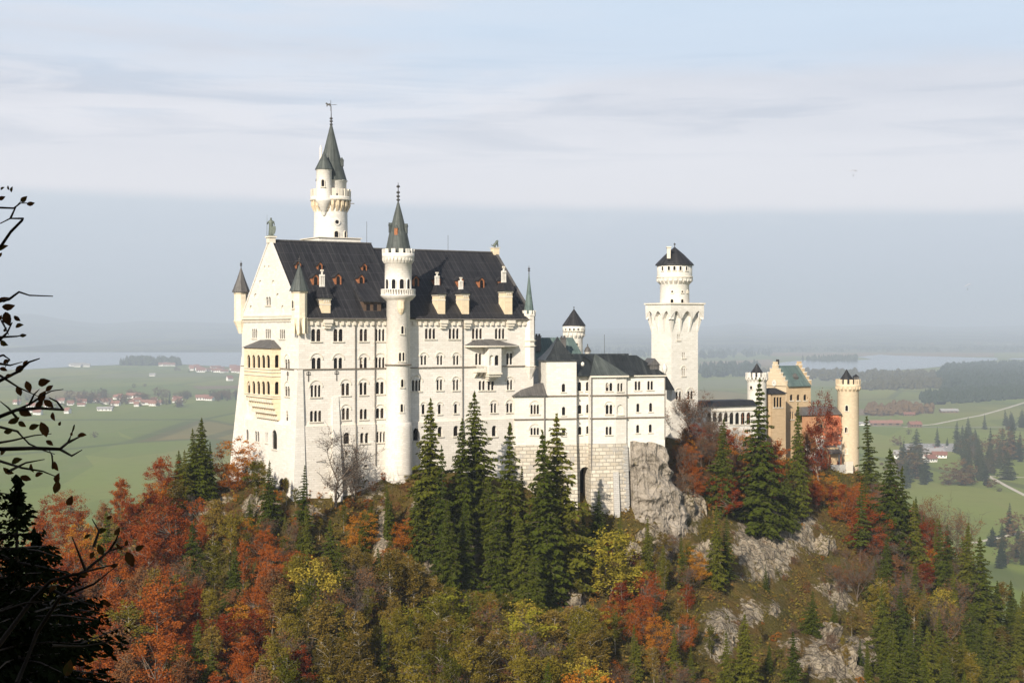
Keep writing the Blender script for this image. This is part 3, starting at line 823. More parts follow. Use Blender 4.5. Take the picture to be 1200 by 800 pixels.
# ---- figures on the two gables
pc = fr(.3, WID / 2, 0)
ped = MB(); f = frame((pc.x, pc.y), D, E)
ped.box(f, -.55, .75, -.75, .75, RW - .3, hz(278.4, 272.5), M['trim']); ped.box(f, -.75, .95, -.95, .95, hz(278.4, 272.5), hz(276.8, 272.5), M['trim']); ped.build('pedestal', pal)
zs0 = hz(276.8, 272.5)
st = empty('knight_statue', (pc.x + .1, pc.y, zs0), 'verdigris knight statue with lance and shield on the west gable tip', 'statue')
S_ = 3.6 / 1.8
J = [(0, 0, .95, .15), (0, 0, 1.2, .17), (0, 0, 1.42, .18), (0, 0, 1.56, .07), (0, -.01, 1.70, .115), (0, -.01, 1.80, .08),
     (-.24, 0, 1.40, .075), (-.36, -.08, 1.15, .06), (-.34, -.22, 1.22, .045), (.24, 0, 1.40, .075), (.33, -.03, 1.14, .06), (.30, -.14, .95, .045),
     (-.11, 0, .85, .105), (-.13, -.03, .48, .08), (-.14, .02, .08, .065), (-.15, -.14, .04, .05), (.11, 0, .85, .105), (.15, -.06, .48, .08), (.17, 0, .08, .065), (.2, -.15, .04, .05)]
Ed = [(0, 1), (1, 2), (2, 3), (3, 4), (4, 5), (2, 6), (6, 7), (7, 8), (2, 9), (9, 10), (10, 11), (0, 12), (12, 13), (13, 14), (14, 15), (0, 16), (16, 17), (17, 18), (18, 19)]
skin_figure('body', J, Ed, M['bronze'], st, st.location, S_)
o_ = st.location
mb = MB(); mb.tube([o_ + Vector((-.70, -.48, 0)), o_ + Vector((-.70, -.44, 2.4)), o_ + Vector((-.68, -.40, 4.1))], [.045, .04, .015], 6, M['bronze']); mb.build('lance', st)
mb = MB(); pts = []
for (x, z) in ((-.42, 1.9), (.42, 1.9), (.46, 1.3), (.3, .6), (0, .12), (-.3, .6), (-.46, 1.3)): pts.append(o_ + Vector((.55 + x, -.45 - .1 * (1 - abs(x)), z)))
mb.faces(pts + [p + Vector((0, .12, 0)) for p in pts], [tuple(range(7)), tuple(range(13, 6, -1))] + [(i, (i + 1) % 7, (i + 1) % 7 + 7, i + 7) for i in range(7)], M['bronze']); mb.build('shield', st)
mb = MB(); mb.lathe((o_.x, o_.y + .1), [(.52, o_.z + .02), (.5, o_.z + .8), (.36, o_.z + 2.2), (.3, o_.z + 2.7)], 10, M['bronze']); mb.build('cloak', st)
mb = MB(); mb.box(lambda u, v, z: o_ + Vector((u, v, z)), -.7, .75, -.55, .5, 0.003, .14, M['bronze']); mb.build('plinth', st)

pc = fr(LEN - .2, WID / 2, 0); f = frame((pc.x, pc.y), D, E)
ped = MB(); ped.box(f, -.75, .55, -.7, .7, RE - .3, hz(294.6, 311), M['sand']); ped.box(f, -.9, .7, -.85, .85, hz(294.6, 311), hz(293.8, 311), M['trim']); ped.build('pedestal', pal)
li = empty('lion_statue', (pc.x, pc.y, hz(293.8, 311)), 'green bronze seated lion on the east gable tip', 'statue')
J = [(-.30, 0, .42, .24), (0, 0, .62, .24), (.22, 0, .88, .22), (.32, 0, 1.10, .24), (.52, 0, 1.16, .14), (.40, .1, .5, .1), (.44, .1, .08, .08), (.40, -.1, .5, .1), (.44, -.1, .08, .08), (-.2, .2, .2, .12), (.02, .22, .08, .08), (-.2, -.2, .2, .12), (.02, -.22, .08, .08), (-.6, 0, .25, .06), (-.78, 0, .5, .05)]
Ed = [(0, 1), (1, 2), (2, 3), (3, 4), (2, 5), (5, 6), (2, 7), (7, 8), (0, 9), (9, 10), (0, 11), (11, 12), (0, 13), (13, 14)]
skin_figure('body', J, Ed, M['bronze'], li, li.location, 1.25, R(20))

# ================================================================== stair tower
cS = PS.p(19.8, 0, .9)
YS = cS.y
stw = empty('stair_tower', (cS.x, cS.y, -30), 'slim round stair tower rising through the south front under a grey spire', 'tower')
q = lambda py: hz(py, YS)
mb = MB()
mb.lathe(cS, [(2.75, ZB), (2.6, q(500)), (2.55, q(495.5)), (2.4, q(494))], 28, M['limelow'], caps=False)
mb.lathe(cS, [(2.34, q(494)), (2.22, q(353)), (2.7, q(351)), (3.0, q(349)), (3.35, q(346.4)), (3.35, q(345.4)), (2.55, q(345.3)), (2.55, q(308.5)), (2.72, q(308)), (2.72, q(304)), (3.05, q(302)), (3.08, q(297)), (2.75, q(297)), (2.7, q(300))], 28, M['lime'], caps=False)
corbels(mb, cS, 2.65, 3.02, q(309), q(302), 26, M['limew']); crenel(mb, cS, 3.08, q(297.05), q(292), 13, M['limew'], .35)
tw = mb.build('tower_wall', stw)
mb = MB()
mb.lathe(cS, [(3.3, q(339.6)), (3.3, q(338.8)), (3.05, q(338.8)), (3.05, q(339.6)), (3.3, q(339.6))], 28, M['limew'], caps=False)
crenel(mb, cS, 3.27, q(345.3), q(339.5), 40, M['limew'], .16, duty=.42); mb.build('balcony_railing', stw)
for px in (454, 461.5, 470.6, 478.4): round_window(stw, cS, 2.55, px, 327, 339, .8 if px > 465 else .75, YS - 2.4, frame_m=M['limew'])
for sp in ((471.4, 382, 391), (471.2, 444.4, 453.4), (470.6, 473.2, 482.6), (472, 502.4, 510.6)): round_window(stw, cS, 2.30, sp[0], sp[1], sp[2], .5, YS - 2.2)
for px in (468.6, 472.6): round_window(stw, cS, 2.26, px, 413, 423, .42, YS - 2.2)
mb = MB(); a_ = math.atan2(-cS.y, -cS.x) + .25; n = Vector((math.cos(a_), math.sin(a_), 0)); b = cS + n * 2.1
mb.lathe(b, [(.2, q(369)), (.5, q(366)), (.75, q(362)), (.75, q(353.2))], 8, M['sand'], smooth=False)
mb.build('corbel_turret', stw)
mb = MB(); z_ = q(426.5); mb.lathe(cS, [(2.4, z_ - .22), (2.58, z_ - .2), (2.58, z_), (2.4, z_ + .03)], 28, M['coursebrown'], caps=False); mb.build('string_course', stw)
mb = MB(); mb.lathe(cS, [(2.45, q(296)), (2.42, q(294)), (1.75, q(274)), (1.62, q(272)), (.82, q(252)), (.12, q(236))], 16, M['copperd'], smooth=False); sp = mb.build('spire', stw)
for px, yy, hh in ((453.8, 268, 2.2), (463.4, 271, 1.2), (476.6, 269, 2.2)):
    view = math.atan2(-cS.y, -cS.x); s = max(-.95, min(.95, (px - 466) * YS / F_PX / 1.75)); a = view + math.asin(s)
    n = Vector((math.cos(a), math.sin(a), 0)); t_ = Vector((-n.y, n.x, 0)); b = cS + n * 1.2
    mb = MB(); g = lambda u, v, z: Vector((b.x, b.y, 0)) + t_ * u - n * v + Vector((0, 0, z))
    mb.box(g, -.32, .32, -.6, .6, q(yy) - .8, q(yy) + .5, M['wood'] if hh < 2 else M['copperd'])
    mb.faces([g(-.4, -.68, q(yy) + .5), g(.4, -.68, q(yy) + .5), g(0, -.68, q(yy) + 1.1), g(-.4, .7, q(yy) + .5), g(.4, .7, q(yy) + .5), g(0, .7, q(yy) + 1.1)], [(0, 1, 2), (0, 2, 5, 3), (1, 4, 5, 2)], M['copperd'])
    mb.build('dormer', sp)
mb = MB(); finial(mb, cS, q(237), q(214), M['iron'], .2, (.12, .3, .5, .8)); mb.build('finial', sp)

# ================================================================== tall round tower behind the palace
cN = Vector((hx(387.6, 300), 300, 0)); q = lambda py: hz(py, 300)
nt_ = empty('round_tower', (cN.x, cN.y, -25), 'tallest round tower with side turret and weathervane behind the palace roof', 'tower')
mb = MB()
mb.lathe(cN, [(3.75, -25), (3.6, q(281)), (3.5, q(251)), (3.5, q(246)), (3.6, q(237)), (4.25, q(235)), (4.25, q(231)), (3.75, q(231)), (3.7, q(236))], 30, M['limew'], caps=False)
corbels(mb, cN, 3.5, 4.15, q(249), q(236), 22, M['sand'], .45)
mb.lathe(cN, [(4.2, q(236)), (4.35, q(235.4)), (4.35, q(233.8)), (4.2, q(233.4))], 30, M['trim'], caps=False)
crenel(mb, cN, 4.25, q(231.02), q(222.5), 18, M['trim'], .35, duty=.62)
mb.build('tower_wall', nt_)
mb = MB(); fN = frame((cN.x, cN.y), D, E); mb.box(fN, -4.7, 4.7, -4.7, 4.7, q(290), q(280.6), M['limew']); mb.box(fN, -4.95, 4.95, -4.95, 4.95, q(280.6), q(279.6), M['trim']); mb.build('roof_platform', nt_)
cU = cN + Vector((.55, .3, 0))
mb = MB(); mb.lathe(cU, [(2.75, q(234)), (2.72, q(213.6)), (2.95, q(212.6)), (2.95, q(211.6))], 24, M['limew']); dr = mb.build('upper_drum', nt_)
mb = MB(); mb.lathe(cU - Vector((.6, 0, 0)) + Vector((.1, 0, 0)), [(3.35, q(211.8)), (3.3, q(211)), (2.5, q(196)), (1.55, q(176)), (.2, q(146))], 16, M['copperd'], smooth=False); sp = mb.build('spire', dr)
cA = cU + Vector((-.5, 0, 0))
mb = MB(); finial(mb, cA, q(147), q(124), M['iron'], .2, (.06, .22, .36)); mb.build('finial', sp)
mb = MB(); zv = q(123)
mb.tube([(cA.x - .1, cA.y, q(130)), (cA.x - .1, cA.y, q(117.5))], .05, 5, M['iron']); mb.tube([(cA.x - .9, cA.y, zv), (cA.x + 1.15, cA.y, zv + .1)], .05, 5, M['iron'])
pts = [(-1.25, .35), (-.95, .55), (-.7, .3), (-.2, .35), (-.12, -.25), (-.3, -.3), (-.42, -.05), (-.75, -.1), (-.85, -.35), (-1.0, -.3), (-.98, .1)]
P = [Vector((cA.x + x, cA.y - .03, zv + z)) for x, z in pts]; n_ = len(P)
mb.faces(P + [p + Vector((0, .06, 0)) for p in P], [tuple(range(n_)), tuple(range(2 * n_ - 1, n_ - 1, -1))] + [(i, (i + 1) % n_, (i + 1) % n_ + n_, i + n_) for i in range(n_)], M['iron']); mb.build('weathervane', sp)
for px, yy in ((388, 196), (400, 190)):
    mb = MB(); b = cU + Vector(((px - 390) * .18, -1.6 if px < 395 else -.5, 0)); g = lambda u, v, z: Vector((b.x + u, b.y + v, z))
    mb.box(g, -.3, .3, -.4, .9, q(yy + 5), q(yy - 2), M['copperd']); mb.faces([g(-.4, -.5, q(yy - 2)), g(.4, -.5, q(yy - 2)), g(.4, .9, q(yy - 2)), g(-.4, .9, q(yy - 2)), g(0, .2, q(yy - 6))], [(0, 1, 4), (1, 2, 4), (2, 3, 4), (3, 0, 4)], M['copperd']); mb.build('spire_dormer', dr)
cP = Vector((hx(379.6, 296.6), 296.6, 0)); q2 = lambda py: hz(py, 296.6)
mb = MB(); mb.lathe(cP, [(.25, q2(253)), (.55, q2(250)), (.6, q2(247)), (.9, q2(246)), (.95, q2(243)), (1.2, q2(242)), (1.25, q2(239)), (1.75, q2(236)), (1.75, q2(233.8)), (1.6, q2(233)), (1.6, q2(200.5)), (1.72, q2(199.6)), (1.72, q2(198.8))], 18, M['limew']); tq = mb.build('side_turret', nt_)
mb = MB(); mb.lathe(cP, [(1.9, q2(199)), (1.85, q2(198)), (1.05, q2(189)), (.5, q2(183)), (.08, q2(177))], 14, M['copperd'], smooth=False); mb.build('turret_spire', tq)
round_window(tq, cP, 1.6, 378.4, 210.5, 218.5, .6, 295)
mb = MB(); b = Vector((hx(375.8, 300), 300, 0)); mb.box(lambda u, v, z: Vector((b.x + u, b.y + v, z)), -.2, .2, -.2, .2, q(200), q(173), M['limew']); mb.box(lambda u, v, z: Vector((b.x + u, b.y + v, z)), -.28, .28, -.28, .28, q(188), q(186.5), M['limew']); mb.box(lambda u, v, z: Vector((b.x + u, b.y + v, z)), -.12, .12, -.12, .12, q(173), q(170.6), M['limew']); mb.build('chimney', nt_)
round_window(nt_, cN, 3.6, 394, 270.6, 279.6, .9, 296.6)
round_window(nt_, cN, 3.6, 404.2, 271, 279.6, .7, 298.2)
view = math.atan2(-cN.y, -cN.x); a = view + math.asin((394.6 - 387.6) * 296.6 / F_PX / 3.5); n = Vector((math.cos(a), math.sin(a), 0)); t_ = Vector((-n.y, n.x, 0))
mb = MB(); c_ = Vector((cN.x, cN.y, q(261.4))) + n * 3.5; K = 14
circ = lambda rr, o: [c_ + n * o + t_ * rr * math.cos(2 * math.pi * i / K) + Vector((0, 0, rr * math.sin(2 * math.pi * i / K))) for i in range(K)]
mb.poly(circ(.42, .04), M['glass']); i1, i2, i3 = circ(.42, .16), circ(.75, .16), circ(.75, -.15)
for i in range(K): j = (i + 1) % K; mb.poly([i1[i], i1[j], i2[j], i2[i]], M['limew']); mb.poly([i2[i], i2[j], i3[j], i3[i]], M['limew'])
mb.build('round_window', nt_)
mb = MB(); b = cN + Vector((4.2, -1.2, q(239))); mb.tube([b, b + Vector((.9, -.2, -.05))], .09, 5, M['pipe']); mb.build('water_spout', nt_)
# ================================================================== south-east ranges of the castle
K0 = (hx(603, 283), 283.0); K1 = (hx(779, 290), 290.0)
kl = math.hypot(K1[0] - K0[0], K1[1] - K0[1]); KT = ((K1[0] - K0[0]) / kl, (K1[1] - K0[1]) / kl); KN = (KT[1], -KT[0]); KB = (-KN[0], -KN[1])
PK = Plane(K0, KT, KN)
def zk(py, px=690):  # level on the front of these ranges
    return PK.hit(px, py)[1]
def rng(thing, pl, u0, u1, zb, zt, specs, m, depth_back, sides=(True, True), top=True, wdepth=.32, frame_m=None):
    o = []; windows(thing, pl, specs, o, depth=wdepth - .03, frame_m=frame_m); mb = MB()
    wall(mb, pl, u0, u1, zb, zt, o, m, depth=wdepth)
    for uu, on in zip((u0, u1), sides):
        if on: mb.poly([pl.p(uu, zb), pl.p(uu, zb, -depth_back), pl.p(uu, zt, -depth_back), pl.p(uu, zt)], m)
    mb.poly([pl.p(u0, zb, -depth_back), pl.p(u1, zb, -depth_back), pl.p(u1, zt, -depth_back), pl.p(u0, zt, -depth_back)], m)
    if top: mb.poly([pl.p(u0, zt), pl.p(u1, zt), pl.p(u1, zt, -depth_back), pl.p(u0, zt, -depth_back)], m)
    return mb
ZM, ZS1, ZS2 = zk(520), zk(463.2), zk(490)
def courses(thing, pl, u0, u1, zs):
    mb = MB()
    for z in zs: pl.box(mb, u0 - .12, u1 + .12, z - .12, z + .10, -.1, .26, M['coursebrown'])
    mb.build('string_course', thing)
def downpipe(thing, pl, u, z0, z1):
    mb = MB(); mb.tube([pl.p(u, z1, .3), pl.p(u, z1 - .5, .33), pl.p(u, z0, .33)], .11, 6, M['pipe']); mb.build('downpipe', thing)

# a. low corner block in front of the palace's east end
an = empty('corner_block', PK.p(3.2, ZM), 'low white block with brown hipped roof at the palace corner', 'building')
ua, ub, uc = 0.0, PK.hit(640.4, 480)[0], PK.hit(675.6, 480)[0]
mb = rng(an, PK, ua, ub, ZM, zk(463), [(621.6, 631.8, 474, 485, 3, 'h'), (621.6, 631.8, 501, 509.4, 3, 'h')], M['limew'], 9); mb.build('wall', an)
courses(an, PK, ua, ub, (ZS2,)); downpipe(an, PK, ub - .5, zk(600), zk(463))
r = MB(); z0, z1 = zk(463), zk(450.6)
r.hexa([PK.p(ua - .5, z0, .6), PK.p(ub + .02, z0, .6), PK.p(ub + .02, z0, -9), PK.p(ua - .5, z0, -9), PK.p(ua + 3.2, z1, -2.6), PK.p(ub + .02, z1 + .3, -2.6), PK.p(ub + .02, z1 + .3, -6), PK.p(ua + 3.2, z1, -6)], M['lead']); r.build('roof', an)

# b. stair block with a tent roof
bk = empty('tent_roof_tower', PK.p((ub + uc) / 2, ZM), 'square white stair block under a grey-green tent roof', 'tower')
mb = rng(bk, PK, ub + .003, uc, ZM, zk(422.6), [(658.7, 662, 449.4, 459, 1, ''), (658.9, 662.1, 476.4, 486.4, 1, ''), (658.9, 662.1, 501.8, 510.2, 1, '')], M['limew'], 6.6); mb.build('wall', bk)
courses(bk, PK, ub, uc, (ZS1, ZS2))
r = MB(); c_ = (ub + uc) / 2; h0 = (uc - ub) / 2
prof = [(h0 + .35, zk(422.8)), (h0 + .3, zk(421.4)), (h0 * .72, zk(414.5)), (h0 * .42, zk(407)), (h0 * .17, zk(400)), (.05, zk(394.5))]
ringp = lambda rr, z: [PK.p(c_ - rr, z, -3.3 + rr * 1.05), PK.p(c_ + rr, z, -3.3 + rr * 1.05), PK.p(c_ + rr, z, -3.3 - rr * 1.05), PK.p(c_ - rr, z, -3.3 - rr * 1.05)]
rs = [ringp(*p) for p in prof]
for a, b in zip(rs, rs[1:]):
    for i in range(4): j = (i + 1) % 4; r.poly([a[i], a[j], b[j], b[i]], M['leadgreen'])
r.build('roof', bk)

# c. ladies' wing with a polygonal bay, d. its eastern end
wg = empty('ladies_wing', PK.p(14, ZM), 'low white wing with a faceted bay and blue-grey roof', 'building')
PC = PK.off(-1.5); PB2 = PK.off(.25); PD = PK.off(-1.0)
c0, c1 = PC.hit(675.6, 480)[0], PC.hit(693, 480)[0]
zeC = zk(440.6, 700)
mb = rng(wg, PC, c0, c1 + 1, ZM, zeC, [(677.3, 680.8, 447.4, 458, 1, ''), (687, 690.2, 447.2, 457.8, 1, ''), (677.6, 681, 474.2, 484.6, 1, ''), (687.4, 690.2, 473.6, 483.8, 1, ''), (677.8, 681, 499.6, 509, 1, ''), (687.4, 690, 499, 508, 1, '')], M['limew'], 9, (False, False))
d0, d1 = PB2.hit(692, 480)[0], PB2.hit(721.5, 480)[0]
o = []
windows(wg, PB2, [(709.7, 717.8, 448.4, 458, 2), (709.7, 717.8, 474, 485, 2, 'h'), (709.7, 717, 499.6, 509.2, 2)], o)
wall(mb, PB2, d0, d1, ZM, zeC, o, M['limew'], depth=.32)
fa = math.atan2(KT[1], KT[0]) + R(14); PF = Plane(PB2.p(d1, 0), (math.cos(fa), math.sin(fa)), (math.sin(fa), -math.cos(fa)))
fl, _ = PF.hit(734.2, 480); o = []
windows(wg, PF, [(723.4, 730, 448.8, 458.4, 2)], o); windows(wg, PF, [(723.6, 730, 474, 486, 1, 'n'), (723.6, 730, 500, 520, 1, 'nx')], o, depth=.25, name='blind_arch')
wall(mb, PF, 0, fl, ZM, zeC, o, M['limew'], depth=.32)
pe = PF.p(fl, 0); mb.poly([PF.p(fl, ZM), PF.p(fl, zeC), PF.p(fl + .8, zeC, -4.5), PF.p(fl + .8, ZM, -4.5)], M['limew'])
mb.poly([PB2.p(d0, ZM), PB2.p(d0, zeC), PB2.p(d0, zeC, -1.75), PB2.p(d0, ZM, -1.75)], M['limew'])
e0, e1 = PD.hit(736.5, 480)[0], PD.hit(779.2, 480)[0]
o = []
windows(wg, PD, [(743.7, 750.7, 446.5, 457, 2), (758.6, 765.4, 446.3, 456.6, 2), (746.2, 749, 472.6, 482.6, 1, ''), (761.2, 764, 472, 482, 1, ''), (746, 748.8, 497.6, 507, 1, ''), (760.8, 763.6, 497, 506.4, 1, '')], o)
zeD = zk(440, 755); ZM2 = zk(517, 760)
wall(mb, PD, e0 - 1.2, e1, ZM2 - 6, zeD, o, M['limew'], depth=.32)
mb.poly([PD.p(e1, ZM2 - 6), PD.p(e1, ZM2 - 6, -9), PD.p(e1, zeD, -9), PD.p(e1, zeD)], M['limew'])
mb.build('wall', wg)
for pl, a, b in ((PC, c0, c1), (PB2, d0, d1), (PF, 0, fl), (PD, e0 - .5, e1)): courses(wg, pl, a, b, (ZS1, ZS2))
downpipe(wg, PB2, d0 + .1, zk(640), zeC); downpipe(wg, PD, e1 - .1, zk(517), zeD)
r = MB(); zr = zk(419.4, 700) + .5; ov = .45
r.hexa([PC.p(c0, zeC - .1, 1.2), PC.p(d1 + 4, zeC - .1, 1.2), PC.p(d1 + 5, zr, -5.5), PC.p(c0, zr, -5.5), PC.p(c0, zeC + .15, 1.2), PC.p(d1 + 4, zeC + .15, 1.2), PC.p(d1 + 5, zr + .25, -5.5), PC.p(c0, zr + .25, -5.5)], M['leadgreen'])
r.poly([PC.p(c0, zr + .2, -5.5), PC.p(d1 + 5, zr + .2, -5.5), PC.p(d1 + 5, zeC, -11), PC.p(c0, zeC, -11)], M['leadgreen'])
r.build('roof', wg)
r = MB(); ap = PB2.p(d0 + 2.6, zr + .3, -6.0); es = [PB2.p(d0 - .2, zeC + .1, .5), PB2.p(d1 + .1, zeC + .1, .5), PF.p(fl + .3, zeC + .1, .5), PF.p(fl + 1.2, zeC + .1, -5)]
for a, b in zip(es, es[1:]): r.poly([a, b, ap], M['copperd'])
lo = [p - Vector((0, 0, .35)) for p in es]
for i in range(3): r.poly([es[i], es[i + 1], lo[i + 1], lo[i]], M['trim'])
r.build('bay_roof', wg)
r = MB(); zr2 = zk(419.6, 740) + .5; x0, x1 = e0 - 4, e1
r.faces([PD.p(x0, zeD + .05, .5), PD.p(x1 + .3, zeD + .05, .5), PD.p(x1 + .3, zeD + .05, -9.4), PD.p(x0, zeD + .05, -9.4), PD.p(x0 - 4.5, zr2, -4.6), PD.p(x1 - 4.6, zr2, -4.6)],
        [(0, 1, 5, 4), (1, 2, 5), (2, 3, 4, 5)], M['leadgreen'])
r.faces([PD.p(x0, zeD - .2, .5), PD.p(x1 + .3, zeD - .2, .5), PD.p(x1 + .3, zeD + .05, .5), PD.p(x0, zeD + .05, .5)], [(0, 1, 2, 3)], M['trim'])
r.build('roof', wg)
mb = MB(); s0, s1 = PD.hit(763.5, 430)[0], PD.hit(774.6, 430)[0]; za, zb_ = zk(441, 768), zk(428, 768)
g = lambda u, v, z: PD.p(u, z, -v)
mb.box(g, s0, s1, 1.0, 6, za, zb_, M['lead']); mb.faces([g(s0 - .2, .8, zb_), g(s1 + .2, .8, zb_), g((s0 + s1) / 2, .8, zk(420, 768)), g(s0 - .2, 6, zb_), g(s1 + .2, 6, zb_), g((s0 + s1) / 2, 6, zk(420, 768))], [(0, 1, 2), (0, 2, 5, 3), (1, 4, 5, 2), (3, 5, 4)], M['lead']); mb.build('dormer', wg)
mb = MB(); b = PD.p(e1 - .1, 0, .2); mb.lathe(b, [(.1, zk(438, 778)), (.5, zk(434, 778)), (.5, zk(430, 778)), (.05, zk(426, 778))], 8, M['limew']); mb.build('finial', wg)
mb = MB(); u_, z_ = PC.hit(686, 427); mb.lathe(PC.p(u_, 0, -2), [(.02, z_ - .5), (.35, z_ - .3), (.35, z_ + .3), (.02, z_ + .5)], 10, M['limew']); mb.tube([PC.p(u_, z_ - 1.2, -2), PC.p(u_, z_, -2)], .07, 5, M['iron']); mb.build('roof_vent', wg)
mb = MB(); u_, _ = PC.hit(717.4, 420); mb.tube([PC.p(u_, zr, -5.5), PC.p(u_, zr + 4.2, -5.5)], .035, 4, M['iron']); mb.build('lightning_rod', wg)

# rough masonry foot under these ranges, with its tall arch
rt = empty('retaining_wall', PK.p(12, zk(640)), 'rough stone retaining wall with a tall dark arch below the white wing', 'wall')
ZF = zk(675)
mb = MB()
def slopewall(pl, u0, u1, z0, z1, bat, back, m, sides=True):
    g = lambda u, v, z: pl.p(u, z, -v)
    mb.hexa([g(u0 - .1, -bat, z0), g(u1 + .1, -bat, z0), g(u1 + .1, back, z0), g(u0 - .1, back, z0), g(u0, -.12, z1), g(u1, -.12, z1), g(u1, back, z1), g(u0, back, z1)], m)
slopewall(PK, ua, uc, ZF, ZM - .01, 1.6, 8, M['rubble'])
slopewall(PB2, d0, d1, ZF, ZM - .01, 1.5, 6, M['rubble'])
slopewall(PF, -.3, fl, ZF, ZM - .01, 1.5, 5, M['rubble'])
# arched part
w0, w1 = PC.hit(677, 560)[0], PC.hit(693, 560)[0]
PCa = PC.off(.15)
wall(mb, PCa, w0 - 1, w1 + .4, ZF, ZM - .01, [(PC.hit(679.4, 560)[0], PC.hit(692, 560)[0], zk(640), zk(547.4), True)], M['rubble'], depth=3.5)
mb.poly([PC.p(w0 - 1, ZF, -3.3), PC.p(w1 + 1, ZF, -3.3), PC.p(w1 + 1, ZM, -3.3), PC.p(w0 - 1, ZM, -3.3)], M['shade'])  # dark sheet paints the shade deep in the arch
mb.build('masonry', rt)
mb = MB(); v0, v1 = PB2.hit(717.5, 560)[0], PB2.hit(724, 560)[0]
g = lambda u, v, z: PB2.p(u, z, -v)
mb.hexa([g(v0, -1.75, zk(612)), g(v1, -1.75, zk(612)), g(v1, 0, zk(612)), g(v0, 0, zk(612)), g(v0, -.7, zk(553)), g(v1, -.7, zk(553)), g(v1, 0, zk(553)), g(v0, 0, zk(553))], M['greystone']); mb.build('pier', rt)
mb = MB()
for i in range(34):
    z = zk(522) + (zk(640) - zk(522)) * i / 34; t_ = i / 34; ww = .55 if i % 2 else .95
    PF.box(mb, fl - ww, fl + .18, z - .62, z - .1, -.6, .22 + 1.35 * t_ * .95, M['greystone'])
mb.build('quoin', rt)

# ------------------------------------------------------------------ courtyard buildings behind
kh = empty('knights_house', at(640, 450, 316), 'green copper roofed house in shade behind the palace corner', 'building')
def Pt(px, py, Y): return at(px, py, Y)
mb = MB()
f = frame((hx(612, 318), 318), (.93, .37), (-.37, .93))
Lk = 16
zt, zr = hz(429, 318), hz(395.5, 323)
mb.box(f, 0, Lk, 0, 12, -30, zt, M['greystone']); mb.box(f, 0, Lk + .1, -.25, .2, zt - .5, zt - .1, M['trim']); mb.build('wall', kh)
mb = MB(); mb.faces([f(-.5, -.6, zt - .05), f(Lk, -.6, zt - .05), f(Lk, 12.6, zt - .05), f(-.5, 12.6, zt - .05), f(2.4, 4, zr), f(Lk - 1.8, 4, zr)], [(0, 1, 5, 4), (1, 2, 5), (2, 3, 4, 5), (3, 0, 4)], M['copper']); mb.build('roof', kh)
for uu in (9.0,):
    mb = MB(); g = lambda u, v, z: f(u, v, z); mb.box(g, uu - .5, uu + .5, -.12, .1, hz(449, 318), hz(438, 318), M['glass']); mb.build('window', kh)
for px, y0, y1, wpx in ((630.6, 391, 406, 8), (660, 393.4, 402, 8)):
    mb = MB(); Y = 321; b = at(px, y1, Y); hw = wpx * Y / F_PX / 2
    g = lambda u, v, z: Vector((b.x + u, b.y + v, z)); mb.box(g, -hw * .8, hw * .8, -.6, .6, b.z - 1, hz(y0 + 3.5, Y), M['lead']); mb.box(g, -hw, hw, -.7, .7, hz(y0 + 3.5, Y), hz(y0 + 2.4, Y), M['iron'])
    for a in (-.5, .3): mb.box(g, a * hw - .2, a * hw + .25, -.25, .25, hz(y0 + 2.4, Y), hz(y0, Y), M['iron'])
    mb.build('chimney', kh)
# stone gable beyond it
gb = empty('courtyard_gable', at(676, 450, 326), 'pale stone courtyard gable below the watch turret', 'building')
mb = MB(); Y = 326
P = [at(661, 440, Y), at(694, 440, Y), at(694, 421, Y), at(686, 417.5, Y), at(672, 405, Y), at(661, 413, Y)]
mb.faces(P + [p + Vector((-1.5, 7, 0)) for p in P], [tuple(range(6)), tuple(range(11, 5, -1))] + [(i, (i + 1) % 6, (i + 1) % 6 + 6, i + 6) for i in range(6)], M['limew']); mb.build('wall', gb)
cc = at(688.6, 420, 325.5); mb = MB(); q = lambda py: hz(py, 325.5)
mb.lathe(cc, [(.62, q(424)), (.62, q(413)), (.75, q(412.4)), (.75, q(411.6))], 10, M['limew']); cu = mb.build('cupola', gb)
mb = MB(); mb.lathe(cc, [(.85, q(412)), (.6, q(408.6)), (.05, q(404.6))], 10, M['lead']); mb.lathe(cc, [(.02, q(405)), (.16, q(404)), (.02, q(402.8))], 6, M['iron']); mb.build('cupola_roof', cu)
# round watch turret
cW = Vector((hx(672.6, 330), 330, 0)); q = lambda py: hz(py, 330)
wt = empty('watch_turret', (cW.x, cW.y, -22), 'small round turret with dark cone above the courtyard roofs', 'tower')
mb = MB(); mb.lathe(cW, [(2.1, -22), (2.02, q(396)), (2.45, q(390.6)), (2.45, q(381.4))], 22, M['limew']); corbels(mb, cW, 2.0, 2.6, q(397), q(389.6), 16, M['limew'], .5); mb.lathe(cW, [(2.45, q(389.6)), (2.62, q(389)), (2.62, q(381.6)), (2.4, q(381.4))], 22, M['limew'], caps=False)
mb.build('tower_wall', wt)
for k in range(12):
    a = math.atan2(-cW.y, -cW.x) - 1.3 + k * 2.6 / 11
for k, px in enumerate((663.4, 668, 672.6, 677.4, 681.8)): round_window(wt, cW, 2.6, px, 384.4, 387.4, .34, 327.6, frame_m=M['limew'])
round_window(wt, cW, 2.05, 676, 402, 405, .4, 328)
mb = MB(); mb.lathe(cW, [(2.75, q(381.8)), (2.65, q(380.6)), (1.3, q(371)), (.08, q(362))], 18, M['slate'], smooth=False); sp = mb.build('spire', wt)
mb = MB(); finial(mb, cW, q(362.5), q(358.6), M['iron'], .1, (.6,)); mb.build('finial', sp)

